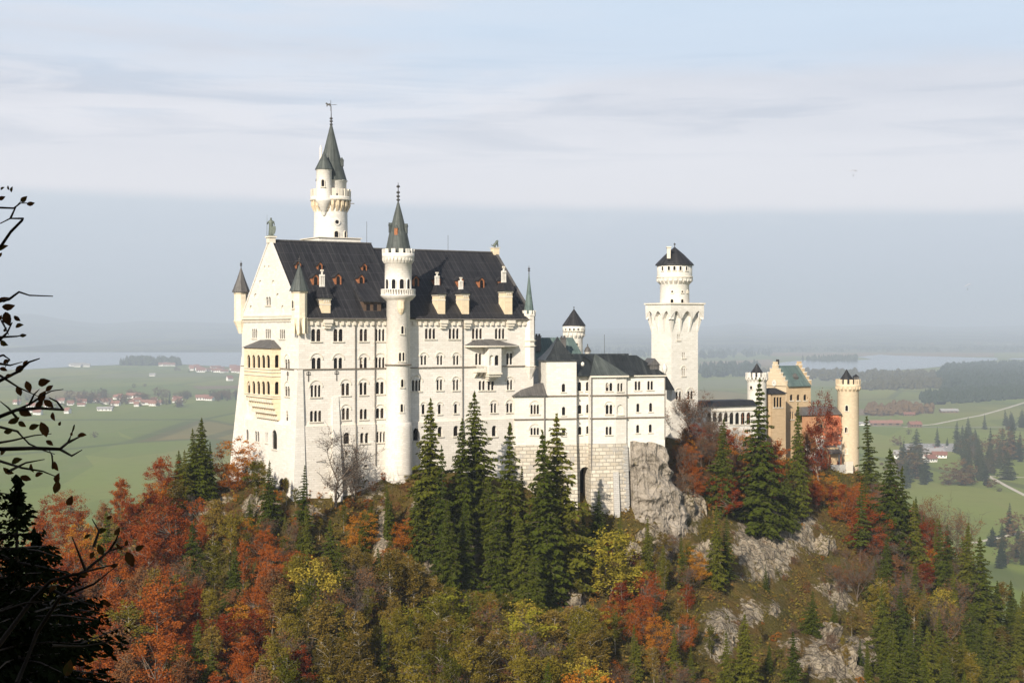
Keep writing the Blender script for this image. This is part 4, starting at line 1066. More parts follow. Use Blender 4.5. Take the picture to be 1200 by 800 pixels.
# ================================================================== square tower
cq = at(790.6, 500, 332); fq = frame((cq.x, cq.y), D, E); YQ = 328
q = lambda py: hz(py, 329)
sq = empty('square_tower', (cq.x, cq.y, q(505)), 'tall square white tower with flared arcaded top and round drum', 'tower')
hs, ht = 3.85, 4.85
mb = MB()
zA, zB_, zC = q(388), q(369), q(356.6)
PR = Plane(fq(-hs, -hs, 0), D, NS); PLf = Plane(fq(-hs, -hs, 0), E, NW)
o = []; windows(sq, PR, [(793.4, 796.8, 391.6, 398.4, 2), (799.4, 802.8, 412.8, 419.4, 2), (799, 803, 431.4, 440.4, 2, 'h'), (791.8, 798.6, 458.6, 468.4, 2, 'h'), (805.6, 812.4, 458, 467.6, 2, 'h')], o, gap=.2)
wall(mb, PR, 0, 2 * hs, -36, zA, o, M['limew'], depth=.32); wall(mb, PLf, 0, 2 * hs, -36, zA, [], M['limew'])
mb.box(fq, -hs + .01, hs, -hs + .7, hs, -36, zA, M['limew'])
mb.box(fq, -hs, hs, -hs, hs, zA, zC - .3, M['limew'])
mb.box(fq, -ht, ht, -ht, ht, q(364.4), zC, M['limew'])
mb.box(fq, -ht - .25, ht + .25, -ht - .25, ht + .25, zC, zC + .35, M['trim'])
# ribs of the flare and the pointed arch heads between them
for k in range(4):
    ang = k * math.pi / 2; ca, sa = math.cos(ang), math.sin(ang)
    g = lambda a, b, z, ca=ca, sa=sa: fq(a * ca - b * sa, a * sa + b * ca, z)   # b outward along -e for k=0
    for i in range(4):
        s0 = -ht + i * (2 * ht) / 3; wid_ = .42
        s = -hs + i * 2 * hs / 3
        a0, a1 = (max(s - wid_ / 2, -hs), min(s + wid_ / 2, hs)); b0, b1 = max(s0 - wid_ * .75, -ht), min(s0 + wid_ * .75, ht)
        mb.hexa([g(a0, -hs - .02, zA - .3), g(a1, -hs - .02, zA - .3), g(a1, -hs + .3, zA - .3), g(a0, -hs + .3, zA - .3), g(b0, -ht + .01, q(364.5)), g(b1, -ht + .01, q(364.5)), g(b1, -hs + .3, q(364.5)), g(b0, -hs + .3, q(364.5))], M['limew'])
    for i in range(3):
        c_ = -ht + (i + .5) * 2 * ht / 3; hw = ht / 3
        for sg in (-1, 1):
            mb.faces([g(c_ + sg * hw, -ht + .005, q(364.3)), g(c_, -ht + .005, q(364.3)), g(c_ + sg * hw * .4, -ht + .01, q(366.4)), g(c_ + sg * hw * .7, -ht + .06, q(370)), g(c_ + sg * hw * .98, -ht + .14, q(374)),
                      g(c_ + sg * hw, -hs, q(364.3)), g(c_, -hs, q(364.3)), g(c_ + sg * hw * .4, -hs, q(366.4)), g(c_ + sg * hw * .7, -hs, q(370)), g(c_ + sg * hw * .98, -hs, q(374))],
                     [(0, 1, 2, 3, 4), (1, 6, 7, 2), (2, 7, 8, 3), (3, 8, 9, 4)], M['limew'])
mb.build('tower_wall', sq)
mb = MB(); mb.lathe(cq, [(3.45, zC + .3), (3.4, q(332.6)), (4.0, q(327.5)), (4.1, q(326.5)), (4.12, q(310.4)), (3.9, q(310))], 30, M['limew'])
corbels(mb, cq, 3.4, 4.22, q(333), q(325.6), 22, M['limew'], .55); mb.lathe(cq, [(4.1, q(325.6)), (4.25, q(325.2)), (4.25, q(323.6)), (4.1, q(323.2))], 30, M['trim'], caps=False)
drm = mb.build('round_drum', sq)
for px in (776.6, 784, 790.4, 797.4, 804.4): round_window(drm, cq, 4.1, px, 311, 316, .5, 325, frame_m=M['limew'])
for px, y0, y1 in ((787.6, 350, 355.6), (799.4, 350, 355.6), (787.8, 340, 342.4), (799.4, 340, 342.4), (806, 339.6, 342)): round_window(drm, cq, 3.42, px, y0, y1, .7 if y0 > 345 else .42, 325.6)
mb = MB(); mb.lathe(cq, [(4.55, q(310.4)), (4.4, q(308.6)), (2.2, q(297.5)), (.1, q(288.6))], 18, M['slate'], smooth=False); sp = mb.build('cone_roof', drm)
mb = MB(); finial(mb, cq, q(289.5), q(283.4), M['iron'], .15, (.7,)); mb.build('finial', sp)
b = at(783, 300, 330); mb = MB(); g = lambda u, v, z: Vector((b.x + u, b.y - 1.2 + v, z)); mb.box(g, -.4, .4, -.4, .4, q(303), q(290.4), M['trim']); mb.box(g, -.55, .55, -.55, .55, q(290.4), q(289), M['trim']); mb.build('chimney', drm)
# small lean-to in the angle
ln = MB(); fl_ = frame(at(783, 460, 325), D, E)
P = [at(779.5, 437, 322), at(779.5, 457, 322), at(791, 457, 325)]
ln.faces(P + [p + Vector((-.5, 2.5, 0)) for p in P], [(0, 1, 2), (5, 4, 3), (0, 2, 5, 3), (1, 4, 5, 2)], M['slate']); ln.build('lean_to_roof', sq)

# ================================================================== connecting gallery
cg = empty('gallery_wing', at(850, 500, 352), 'long low white gallery with arches and dark flat roof beside the gatehouse', 'building')
pg = Plane((hx(812, 340), 340.0), (.86, .51), (.51, -.86))
g0, g1 = 0, pg.hit(888, 485)[0]; zt, zb_ = hz(474.6, 350), -34
o = []; windows(cg, pg, [(829 + i * 6.6, 833.4 + i * 6.6, 483, 494 + (3 if i > 3 else 0), 1, '') for i in range(8)], o, frame_m=M['wood'])
mb = MB(); wall(mb, pg, g0, g1, zb_, zt, o, M['limew'], depth=.32); mb.poly([pg.p(g1, zb_), pg.p(g1, zb_, -7), pg.p(g1, zt, -7), pg.p(g1, zt)], M['limew']); mb.build('wall', cg)
mb = MB(); zr = hz(467.6, 355)
mb.hexa([pg.p(g0, zt, .5), pg.p(g1, zt, .5), pg.p(g1, zt, -7), pg.p(g0, zt, -7), pg.p(g0 + .5, zr, -1.8), pg.p(g1, zr, -1.8), pg.p(g1, zr, -7), pg.p(g0 + .5, zr, -7)], M['slate']); mb.build('roof', cg)
mb = MB(); pg.box(mb, g0, g1, hz(480.5, 350), hz(479.4, 350), -.05, .18, M['trim']); mb.build('string_course', cg)

# ================================================================== gatehouse
YG = 374.0
gh = empty('gatehouse', at(930, 545, YG), 'yellow and red gatehouse with stepped gables and teal copper roof', 'gatehouse')
oG = at(921.5, 460, YG); fg = frame((oG.x, oG.y), D, E); PGs = Plane((oG.x, oG.y), D, NS); PGw = Plane((oG.x, oG.y), E, NW)
GW, GL = 8.8, 8.6
q = lambda py: hz(py, YG + 2)
zE_, zR_, zBt = q(452), q(429.6), q(548)
o = []; windows(gh, PGs, [(926, 929, 462, 469, 1, ''), (934, 937, 462, 469, 1, ''), (942, 945, 462, 469, 1, ''), (926, 930, 482, 491, 2), (936, 940, 482, 491, 2)], o)
mb = MB(); wall(mb, PGs, 0, GL, zBt, zE_, o, M['ochre'])
o = []; windows(gh, PGw, [(906.6, 909.6, 447.4, 453, 1, 'x'), (902, 905, 463, 471, 1, ''), (911, 914, 463, 471, 1, '')], o)
wall(mb, PGw, 0, GW, zBt, zE_, [x for x in o if x[3] < zE_], M['gatestone'])
mb.poly([fg(GL, 0, zBt), fg(GL, GW, zBt), fg(GL, GW, zE_), fg(GL, 0, zE_)], M['ochre']); mb.poly([fg(0, GW, zBt), fg(GL, GW, zBt), fg(GL, GW, zE_), fg(0, GW, zE_)], M['ochre'])
mb.build('wall', gh)
def stepped(u0, u1, nm, m):
    s = MB(); n = 5
    for i in range(n):
        h = GW / 2 * (1 - i / n); za, zb2 = zE_ + (zR_ - zE_) * i / n, zE_ + (zR_ - zE_) * (i + 1) / n + .35
        s.box(fg, u0 + .002 * i, u1 - .002 * i, GW / 2 - h, GW / 2 + h, za - (.6 if i else .003), zb2, m)
        for a in (GW / 2 - h, GW / 2 + h - .55): s.box(fg, u0 - .06, u1 + .06, a - .08, a + .63, zb2, zb2 + .22, M['trim'])
    s.box(fg, u0, u1, GW / 2 - .6, GW / 2 + .6, zR_, zR_ + 1.3, m); s.build(nm, gh)
stepped(-.25, .45, 'stepped_gable', M['gatestone']); stepped(GL - .45, GL + .25, 'stepped_gable', M['ochre'])
mb = MB()
for sg, (va, vb) in enumerate(((-.5, GW / 2), (GW + .5, GW / 2))):
    mb.hexa([fg(.3, va, zE_ - .2), fg(GL - .3, va, zE_ - .2), fg(GL - .3, vb, zR_), fg(.3, vb, zR_), fg(.3, va, zE_ + .05), fg(GL - .3, va, zE_ + .05), fg(GL - .3, vb, zR_ + .2), fg(.3, vb, zR_ + .2)], M['copper'])
gr = mb.build('roof', gh)
mb = MB(); f = frame(fg(GL * .52, 1.0, 0), D, E); z0 = zE_ + 1.0; mb.box(f, -.6, .6, 0, 2, z0, z0 + 1.2, M['lead']); mb.faces([f(-.8, -.1, z0 + 1.2), f(.8, -.1, z0 + 1.2), f(0, .4, z0 + 2.4), f(-.8, 2.2, z0 + 1.2), f(.8, 2.2, z0 + 1.2)], [(0, 1, 2), (0, 2, 3), (1, 4, 2), (3, 2, 4)], M['lead']); mb.build('dormer', gr)
mb = MB(); mb.box(fg, .6, 1.2, GW / 2 - .3, GW / 2 + .3, zR_, zR_ + 1.9, M['iron']); mb.build('chimney', gr)
mb = MB(); K = 14; ck = fg(-.3, GW / 2, q(449)); n = Vector((NW[0], NW[1], 0)); t_ = Vector((E[0], E[1], 0)); mb.poly([ck + t_ * .85 * math.cos(2 * math.pi * i / K) + Vector((0, 0, .85 * math.sin(2 * math.pi * i / K))) + n * .04 for i in range(K)], M['limew'])
for a, l in ((R(90), .65), (R(10), .45)):
    e_ = ck + n * .07; d2 = t_ * math.cos(a) + Vector((0, 0, math.sin(a))); pr = t_ * -math.sin(a) + Vector((0, 0, math.cos(a))); mb.poly([e_ - pr * .06, e_ + pr * .06, e_ + d2 * l], M['iron'])
mb.build('clock_face', gh)
# low block in front of the gable
f2 = frame(at(905, 460, YG - 8), D, E); P2 = Plane((f2(0, 0, 0).x, f2(0, 0, 0).y), D, NS)
mb = MB(); q3 = lambda py: hz(py, YG - 6)
o = []; windows(gh, P2, [(903.6 + 3.4 * i, 906 + 3.4 * i, 465, 477, 1, '') for i in range(1, 4)], o, frame_m=M['wood'])
wall(mb, P2, 0, 4.6, q3(545), q3(461), o, M['ochre']); mb.box(f2, 0.003, 4.6, .62, 7, q3(545), q3(461), M['ochre']); mb.build('front_block', gh)
mb = MB(); mb.faces([f2(-.4, -.4, q3(461)), f2(5, -.4, q3(461)), f2(5, 7.3, q3(461)), f2(-.4, 7.3, q3(461)), f2(1.2, 3, q3(454.6)), f2(3.6, 3, q3(454.6))], [(0, 1, 5, 4), (1, 2, 5), (2, 3, 4, 5), (3, 0, 4)], M['slate']); mb.build('front_roof', gh)
# red brick wing to the round tower
oR = at(940, 480, YG - 2); fr_ = frame((oR.x, oR.y), (.95, .31), (-.31, .95)); PRd = Plane((oR.x, oR.y), (.95, .31), (.31, -.95))
rl = PRd.hit(986, 500)[0]; q4 = lambda py: hz(py, YG + 1)
o = []; windows(gh, PRd, [(958.4, 960.8, 497, 505, 1, ''), (961.8, 964.2, 497, 505, 1, ''), (975, 978, 490, 497, 1, '')], o)
mb = MB(); wall(mb, PRd, 0, rl, q4(511), q4(485), o, M['brick'])
o2 = []; windows(gh, PRd, [(958, 962.4, 526, 541, 1, 'x')], o2, glass=M['shade'])
PRl = PRd.off(.12); wall(mb, PRl, 0, rl, q4(549), q4(511), [(a, b, c, d_, e_) for a, b, c, d_, e_ in o2], M['greystone']); mb.build('brick_wing', gh)
mb = MB(); PRd.box(mb, 0, rl, q4(511.4), q4(510.2), -.05, .3, M['trim']); mb.build('string_course', gh)
mb = MB(); mb.hexa([PRd.p(-.3, q4(485.6), .6), PRd.p(rl, q4(485.6), .6), PRd.p(rl, q4(485.6), -6), PRd.p(-.3, q4(485.6), -6), PRd.p(1.5, q4(477), -2.8), PRd.p(rl, q4(477), -2.8), PRd.p(rl, q4(477), -6), PRd.p(1.5, q4(477), -6)], M['lead']); mb.build('wing_roof', gh)
# creeper on the brick
mb = MB(); ra = random.Random(3)
for i in range(1500):
    px_, py_ = ra.choice(((ra.gauss(974, 4.5), ra.uniform(487, 535)), (ra.gauss(969.5, 1.6), ra.uniform(508, 545)), (ra.gauss(977, 4), ra.uniform(487, 520))))
    if px_ > 985 or px_ < 962: continue
    u_, z_ = PRd.hit(px_, py_); s = ra.uniform(.18, .34); o_ = ra.uniform(.15, .5)
    a, b = ra.uniform(-.5, .5), ra.uniform(-.5, .5)
    mb.poly([PRd.p(u_ - s, z_ - s, o_), PRd.p(u_ + s, z_ - s + a * s, o_ + b * .2), PRd.p(u_ + s * .8, z_ + s, o_ - .1), PRd.p(u_ - s, z_ + s * .8, o_ + a * .2)], M['creeper'])
cr_ = mb.build('creeper', None); tag(cr_, 'bright red creeper climbing the brick wing beside the round gate tower', 'creeper')
# porch roof on the terrace
pr_ = MB(); f3 = frame(at(971, 530, YG - 3), (.95, .31), (-.31, .95)); q5 = lambda py: hz(py, YG - 2)
pr_.hexa([f3(-.3, -.5, q5(531)), f3(3.9, -.5, q5(531.4)), f3(3.6, 2.6, q5(523.4)), f3(.6, 2.6, q5(523.4)), f3(-.3, -.5, q5(530)), f3(3.9, -.5, q5(530.4)), f3(3.6, 2.6, q5(522.4)), f3(.6, 2.6, q5(522.4))], M['lead'])
pob = pr_.build('porch_roof', gh)
mb = MB()
for a in (0.1, 3.5): mb.box(f3, a, a + .22, -.25, -.03, q5(549), q5(530.6), M['wood'])
mb.box(f3, 0.3, 3.5, 1.0, 2.6, q5(549), q5(524.5), M['ochre']); mb.build('porch', gh)

def gate_tower(px, Y, r, ytop, ycor, ybot, rc, ycone, label, wm, bands=None, sl=()):
    c = Vector((hx(px, Y), Y, 0)); q = lambda py: hz(py, Y)
    t = empty('gate_tower', (c.x, c.y, q(ybot)), label, 'tower', 'round towers of the gatehouse')
    mb = MB(); mb.lathe(c, [(r * 1.03, q(ybot)), (r, q(ycor)), (r * 1.16, q(ycor - 5)), (r * 1.18, q(ytop + 5.5)), (r * 1.02, q(ytop + 5.5)), (r, q(ytop + 8))], 26, wm, caps=False)
    corbels(mb, c, r * .98, r * 1.2, q(ycor + 1), q(ycor - 5), 18, wm, .5); crenel(mb, c, r * 1.18, q(ytop + 5.5), q(ytop), 14, wm, .4, .1, .6)
    mb.lathe(c, [(r * 1.0, q(ytop + 8)), (.1, q(ytop + 7.9))], 26, M['lead'], caps=False); mb.build('tower_wall', t)
    mb = MB(); mb.lathe(c + Vector((-.15 * r if len(sl) > 1 else 0, 0, 0)), [(rc, q(ytop + 7)), (rc, q(ytop + 1.2)), (rc * 1.1, q(ytop + .8)), (rc * .5, q((ytop + ycone) / 2)), (.06, q(ycone))], 12, M['slate'], smooth=False)
    if len(sl) > 1: g = lambda u, v, z: Vector((c.x + .75 * r + u, c.y - .2 + v, z)); mb.box(g, -.75, .55, -.7, .7, q(ytop + 7), q(ytop - 3), M['lead']); mb.faces([g(-.9, -.8, q(ytop - 3)), g(.7, -.8, q(ytop - 3)), g(.7, .8, q(ytop - 3)), g(-.9, .8, q(ytop - 3)), g(-.1, 0, q(ytop - 6))], [(0, 1, 4), (1, 2, 4), (2, 3, 4), (3, 0, 4)], M['slate'])
    mb.build('cone_roof', t)
    for (x, y0, y1) in sl: round_window(t, c, r, x, y0, y1, .7, Y - r * .9)
    return t
gate_tower(887, 366, 2.45, 436.4, 446.5, 520, 1.55, 425.4, 'round white gate tower with small cone left of the stepped gable', M['limew'], sl=((880.6, 452, 456),))
gate_tower(994, 378, 2.78, 444.2, 457.6, 556, 1.75, 432.6, 'round sandy gate tower at the far end of the gatehouse', M['gatestone'], sl=((992.4, 474.8, 481.4), (991.8, 500.4, 506.6), (991.6, 525.8, 531.6)))
# terrace in front of the gatehouse
tr = empty('terrace', at(978, 556, 372), 'grey stone terrace with parapet at the foot of the round gate tower', 'terrace')
f4 = frame(at(949, 552, 369), (.95, .31), (-.31, .95)); q6 = lambda py: hz(py, 370)
mb = MB(); mb.box(f4, 0, 12.6, 0, 6, q6(580), q6(549.6), M['greystone']); mb.build('floor_wall', tr)
mb = MB(); mb.box(f4, 0, 3.2, -.1, .3, q6(551), q6(545.6), M['trim']); mb.build('parapet', tr); mb = MB(); mb.box(f4, 6.2, 10.6, -.1, .3, q6(551), q6(545), M['greystone']); mb.box(f4, 10.602, 12.7, -.25, .5, q6(560), q6(541.6), M['trim']); mb.build('parapet', tr)
mb = MB()
for i in range(16): mb.box(f4, 3.25 + i * .19, 3.30 + i * .19, .05, .1, q6(550.6), q6(544.4), M['iron'])
mb.box(f4, 3.2, 6.2, .03, .12, q6(544.6), q6(544), M['iron']); mb.box(f4, 3.2, 6.2, .03, .12, q6(549.6), q6(549.2), M['iron']); mb.build('railing', tr)
# visitors
PJ = [(0, 0, .95, .14), (0, 0, 1.2, .15), (0, 0, 1.42, .16), (0, 0, 1.53, .06), (0, -.01, 1.64, .1), (0, -.01, 1.75, .085), (-.21, 0, 1.4, .07), (-.27, -.03, 1.12, .055), (-.25, -.14, .9, .045), (.21, 0, 1.4, .07), (.27, -.03, 1.12, .055), (.26, -.12, .9, .045), (-.1, 0, .85, .1), (-.11, -.02, .48, .075), (-.12, .02, .08, .06), (-.12, -.14, .04, .05), (.1, 0, .85, .1), (.11, -.02, .48, .075), (.12, .02, .08, .06), (.12, -.14, .04, .05)]
PEd = [(0, 1), (1, 2), (2, 3), (3, 4), (4, 5), (2, 6), (6, 7), (7, 8), (2, 9), (9, 10), (10, 11), (0, 12), (12, 13), (13, 14), (14, 15), (0, 16), (16, 17), (17, 18), (18, 19)]
cl = {'navy': (.03, .04, .08), 'black': (.02, .02, .02), 'blue': (.06, .12, .22), 'maroon': (.14, .03, .03)}
for (uu, vv, cn, lab) in ((4.0, 1.0, 'blue', 'visitor in a blue jacket behind the terrace railing'), (5.3, 1.6, 'black', 'visitor in dark clothes standing below the porch roof'), (9.0, 1.2, 'maroon', 'visitor in maroon by the terrace parapet, close to the tower'), (9.7, 1.0, 'navy', 'visitor in navy at the end of the terrace parapet'), (1.6, 1.4, 'navy', 'visitor in navy by the pale end of the terrace')):
    if cn not in M: M[cn] = plain(cn + '_cloth', cl[cn], .9, .1)
    p = f4(uu, vv, q6(549.6)); o = skin_figure('person', PJ, PEd, M[cn], None, p, 1.05, rnd.uniform(-1, 1)); tag(o, lab, 'person')
    h = MB(); h.lathe((0, .03), [(.03, 1.66), (.115, 1.70), (.115, 1.78), (.02, 1.87)], 8, M['frame']); ho = h.build('hair', None); ho.parent = o
# ------------------------------------------------------------------ terrain of the castle hill
_pr = np.random.RandomState(11); PERM = _pr.permutation(512)
def vnoise(x, y, seed=0):
    x = np.asarray(x, float); y = np.asarray(y, float)
    ix = np.floor(x).astype(int); iy = np.floor(y).astype(int); fx = x - ix; fy = y - iy
    fx = fx * fx * (3 - 2 * fx); fy = fy * fy * (3 - 2 * fy)
    h = lambda a, b: PERM[(PERM[(a + seed * 37) & 511] + b) & 511] / 511.0
    return (h(ix, iy) * (1 - fx) + h(ix + 1, iy) * fx) * (1 - fy) + (h(ix, iy + 1) * (1 - fx) + h(ix + 1, iy + 1) * fx) * fy
def fbm(x, y, o=4, seed=0, gain=.5):
    t = 0; a = 1; s = 0
    for i in range(o):
        t = t + a * vnoise(np.asarray(x) * 2 ** i, np.asarray(y) * 2 ** i, seed + i); s += a; a *= gain
    return t / s
def ridged(x, y, o=4, seed=0): 
    t = 0; a = 1; s = 0
    for i in range(o):
        t = t + a * (1 - np.abs(2 * vnoise(np.asarray(x) * 2 ** i, np.asarray(y) * 2 ** i, seed + i) - 1)); s += a; a *= .5
    return t / s

CP = [  # (column, row, distance) of bare ground in the photograph
    (-150, 760, 250), (0, 690, 265), (80, 645, 275), (150, 606, 282), (210, 588, 282), (262, 566, 285),
    (345, 594, 257), (365, 580, 262), (400, 572, 267), (440, 560, 269), (475, 556, 269), (500, 549, 274), (560, 556, 277), (615, 575, 280), (650, 600, 282), (690, 622, 281), (735, 628, 282),
    (760, 612, 286), (815, 585, 300), (790, 514, 318), (806, 512, 330), (832, 516, 338), (870, 530, 350), (905, 552, 352), (950, 566, 360), (1000, 566, 366), (1030, 580, 372), (1060, 626, 370), (1120, 700, 362), (1200, 770, 352), (1320, 880, 340),
    (-100, 900, 200), (100, 760, 232), (200, 700, 245), (300, 664, 246), (400, 655, 252), (500, 655, 258), (600, 668, 262), (700, 700, 264), (800, 660, 276), (870, 610, 310), (930, 606, 318), (900, 680, 290), (1000, 690, 308), (1100, 770, 303), (1200, 860, 298),
    (0, 850, 205), (150, 830, 214), (300, 800, 216), (450, 800, 219), (600, 800, 224), (680, 770, 238), (750, 800, 231), (860, 790, 246), (980, 770, 266), (1020, 800, 262), (1100, 860, 255), (1200, 960, 250),
    (0, 1150, 160), (300, 1100, 168), (600, 1100, 174), (900, 1100, 188), (1200, 1200, 200), (-300, 1000, 170), (1500, 1000, 300)]
WPTS = [(-70, 330, -75), (-95, 305, -66), (-110, 340, -105), (-30, 330, -46), (0, 330, -40), (30, 345, -38), (60, 395, -45), (90, 415, -55), (-60, 400, -130), (0, 400, -100), (60, 440, -110), (110, 450, -130), (-150, 300, -115),
        (-200, 260, -150), (150, 420, -120), (190, 370, -135), (-40, 290, -33), (-20, 300, -30), (-10, 285, -30), (20, 305, -27), (40, 325, -28), (65, 365, -32), (85, 385, -35), (-60, 470, -165), (60, 520, -165), (-200, 400, -165), (230, 440, -160), (-260, 160, -150), (260, 300, -140), (250, 180, -140), (150, 470, -150)]
WPTS = [(a, b, c if c > -90 else -90 + (c + 90) * 2.4) for a, b, c in WPTS] + [(-300, 540, -265), (300, 540, -265), (-300, 130, -250), (300, 130, -250), (0, 540, -265), (300, 330, -245), (-300, 330, -265), (0, 125, -110)]
P3 = np.array([[hx(a, c), c, hz(b, c)] for a, b, c in CP] + [list(p) for p in WPTS])
def rbf_fit(P):
    d = np.sqrt(((P[:, None, :2] - P[None, :, :2]) ** 2).sum(-1) + 9.0)
    n = len(P); A = np.zeros((n + 3, n + 3)); A[:n, :n] = d - np.eye(n) * .15; A[:n, n] = 1; A[:n, n + 1:] = P[:, :2] / 100; A[n, :n] = 1; A[n + 1:, :n] = P[:, :2].T / 100
    return np.linalg.solve(A, np.r_[P[:, 2], 0, 0, 0])
RW_ = rbf_fit(P3)
ROCK = [  # bare limestone: column, row, half width, half height, strength
    (450, 635, 12, 45, 1), (505, 660, 10, 30, .8), (545, 640, 26, 24, 1), (600, 690, 12, 18, .7), (672, 745, 24, 46, 1.2), (665, 690, 12, 16, .9), (230, 590, 36, 16, 1), (300, 600, 24, 12, .8), (390, 690, 14, 24, .7),
    (545, 700, 10, 24, .7), (895, 640, 34, 40, 1.2), (925, 620, 30, 22, 1.1), (955, 640, 18, 12, .8), (825, 655, 16, 16, 1), (845, 745, 22, 30, 1), (880, 720, 16, 20, .8), (985, 700, 18, 24, .8), (985, 775, 46, 26, 1.2), (1035, 770, 20, 30, 1), (960, 690, 14, 14, .6), (905, 715, 12, 12, .7),
    (1150, 690, 10, 34, .8), (1100, 690, 14, 30, .9), (430, 575, 30, 14, .7), (490, 600, 12, 30, .8), (1175, 760, 16, 16, .6), (775, 640, 20, 30, .9), (812, 600, 12, 22, .9), (790, 625, 24, 12, .9), (740, 660, 14, 20, .6), (320, 570, 16, 12, .6), (365, 600, 20, 14, .7), (570, 620, 14, 20, .8), (930, 760, 14, 18, .7), (1045, 700, 12, 16, .5)]
def rock_mask(x, y, z):
    px = CX + x / y * F_PX; py = HY - z / y * F_PX
    m = 0
    for (a, b, w_, h_, s) in ROCK: m = np.maximum(m, s * np.exp(-(((px - a) / w_) ** 2 + ((py - b) / h_) ** 2) * .7))
    return np.clip(m, 0, 1.2)
def zsmooth(x, y):
    x = np.asarray(x, float); y = np.asarray(y, float); sh = x.shape; xf, yf = x.ravel(), y.ravel()
    n = len(P3); out = np.empty(len(xf))
    for i in range(0, len(xf), 20000):
        X = xf[i:i + 20000]; Y = yf[i:i + 20000]
        d = np.sqrt((X[:, None] - P3[None, :, 0]) ** 2 + (Y[:, None] - P3[None, :, 1]) ** 2 + 9.0)
        out[i:i + 20000] = d @ RW_[:n] + RW_[n] + RW_[n + 1] * X / 100 + RW_[n + 2] * Y / 100
    return out.reshape(sh)
def keep_flat(x, y):   # no bumps close to the castle footings
    u = (x - A0[0]) * D[0] + (y - A0[1]) * D[1]; v = (x - A0[0]) * E[0] + (y - A0[1]) * E[1]
    dd = np.maximum(np.maximum(-u, u - 120), np.maximum(-v, v - 40)); return np.clip((dd - 1) / 10, 0, 1)
def zground(x, y):
    x = np.asarray(x, float); y = np.asarray(y, float)
    z = zsmooth(x, y)
    return z + ((fbm(x * .045, y * .045, 4, 3) - .5) * 8 + (fbm(x * .22, y * .22, 3, 9) - .5) * 2.2) * keep_flat(x, y)
def ground_at(px, py, y0=150., y1=420.):
    """first place where the view through this spot of the photograph meets the hill"""
    Y = np.arange(y0, y1, 1.5); X = (px - CX) / F_PX * Y; Z = (HY - py) / F_PX * Y
    g = zground(X, Y) - Z; k = np.nonzero(g > 0)[0]
    if len(k) == 0: return None
    i = k[0]
    if i == 0: return None
    t = g[i - 1] / (g[i - 1] - g[i]); y = Y[i - 1] + t * 1.5
    return Vector(((px - CX) / F_PX * y, y, (HY - py) / F_PX * y))

def ground_material(crag=False):
    m, nt, out = new_mat('limestone_crag' if crag else 'hillside_grass_and_limestone'); t = NT(nt); pos = t.pos()
    at_ = t.n('ShaderNodeAttribute', attribute_name='rock'); rk = at_.outputs['Fac']
    n1 = t.noise(pos, .12, 6, .6); n2 = t.noise(pos, .7, 6, .65); n3 = t.noise(pos, 3.2, 5, .65)
    g = t.ramp(n1, [(.3, (.068, .066, .011)), (.45, (.125, .098, .019)), (.58, (.17, .098, .026)), (.72, (.085, .078, .013))])
    g = t.mix(t.ramp(n2, [(.35, 0.), (.7, .7)]), g, (.055, .05, .016))
    g = t.mix(t.ramp(n3, [(.45, 0.), (.75, .6)]), g, (.22, .155, .07))
    st = t.noise(t.mapped(pos, (.5, .5, .26)), 1.0, 9, .72, .6); cr = t.noise(t.mapped(pos, (1.5, 1.5, .8)), 1.0, 8, .75, .4)
    r = t.ramp(st, [(.30, (.12, .095, .07)), (.43, (.35, .275, .19)), (.56, (.54, .455, .335)), (.68, (.41, .335, .235)), (.8, (.22, .18, .13))])
    r = t.mix(t.ramp(cr, [(.40, .95), (.52, 0.)]), r, (.07, .058, .045))
    r = t.mix(t.ramp(n3, [(.5, 0.), (.7, .45)]), r, (.62, .58, .52))
    r = t.mix(t.ramp(n2, [(.56, 0.), (.68, .75)]), r, (.16, .13, .04))
    vo = t.n('ShaderNodeTexVoronoi', {'Scale': .42}, feature='DISTANCE_TO_EDGE'); nt.links.new(t.mix(.35, pos, t.n('ShaderNodeTexNoise', {'Scale': .8, 'Detail': 5.0}).outputs['Color'], 'ADD'), vo.inputs['Vector'])
    crk = t.ramp(vo.outputs['Distance'], [(.0, 1.), (.07, 0.)]); r = t.mix(t.math('MULTIPLY', crk, .8), r, (.06, .05, .04))
    mask = t.ramp(t.math('ADD', rk, t.math('MULTIPLY', t.math('SUBTRACT', t.noise(pos, .45, 8, .75), .5), 2.2)), [(.50, 0.), (.62, 1.)])
    if crag:
        nz = t.n('ShaderNodeSeparateXYZ'); nt.links.new(t.n('ShaderNodeNewGeometry').outputs['Normal'], nz.inputs[0])
        mask = t.ramp(t.math('ADD', nz.outputs[2], t.math('MULTIPLY', t.math('SUBTRACT', t.noise(pos, .8, 6, .7), .5), 1.5)), [(.55, 1.), (.72, 0.)])
    c = t.mix(mask, g, r)
    h = t.math('ADD', t.math('MULTIPLY', st, 1.2), t.math('ADD', t.math('MULTIPLY', cr, .9), t.math('MULTIPLY', n3, .35)))
    t.bsdf(out, c, .95, t.bump(h, 1.0, 1.1), .1); return m
M['hill'] = ground_material(); M['crag'] = ground_material(True)
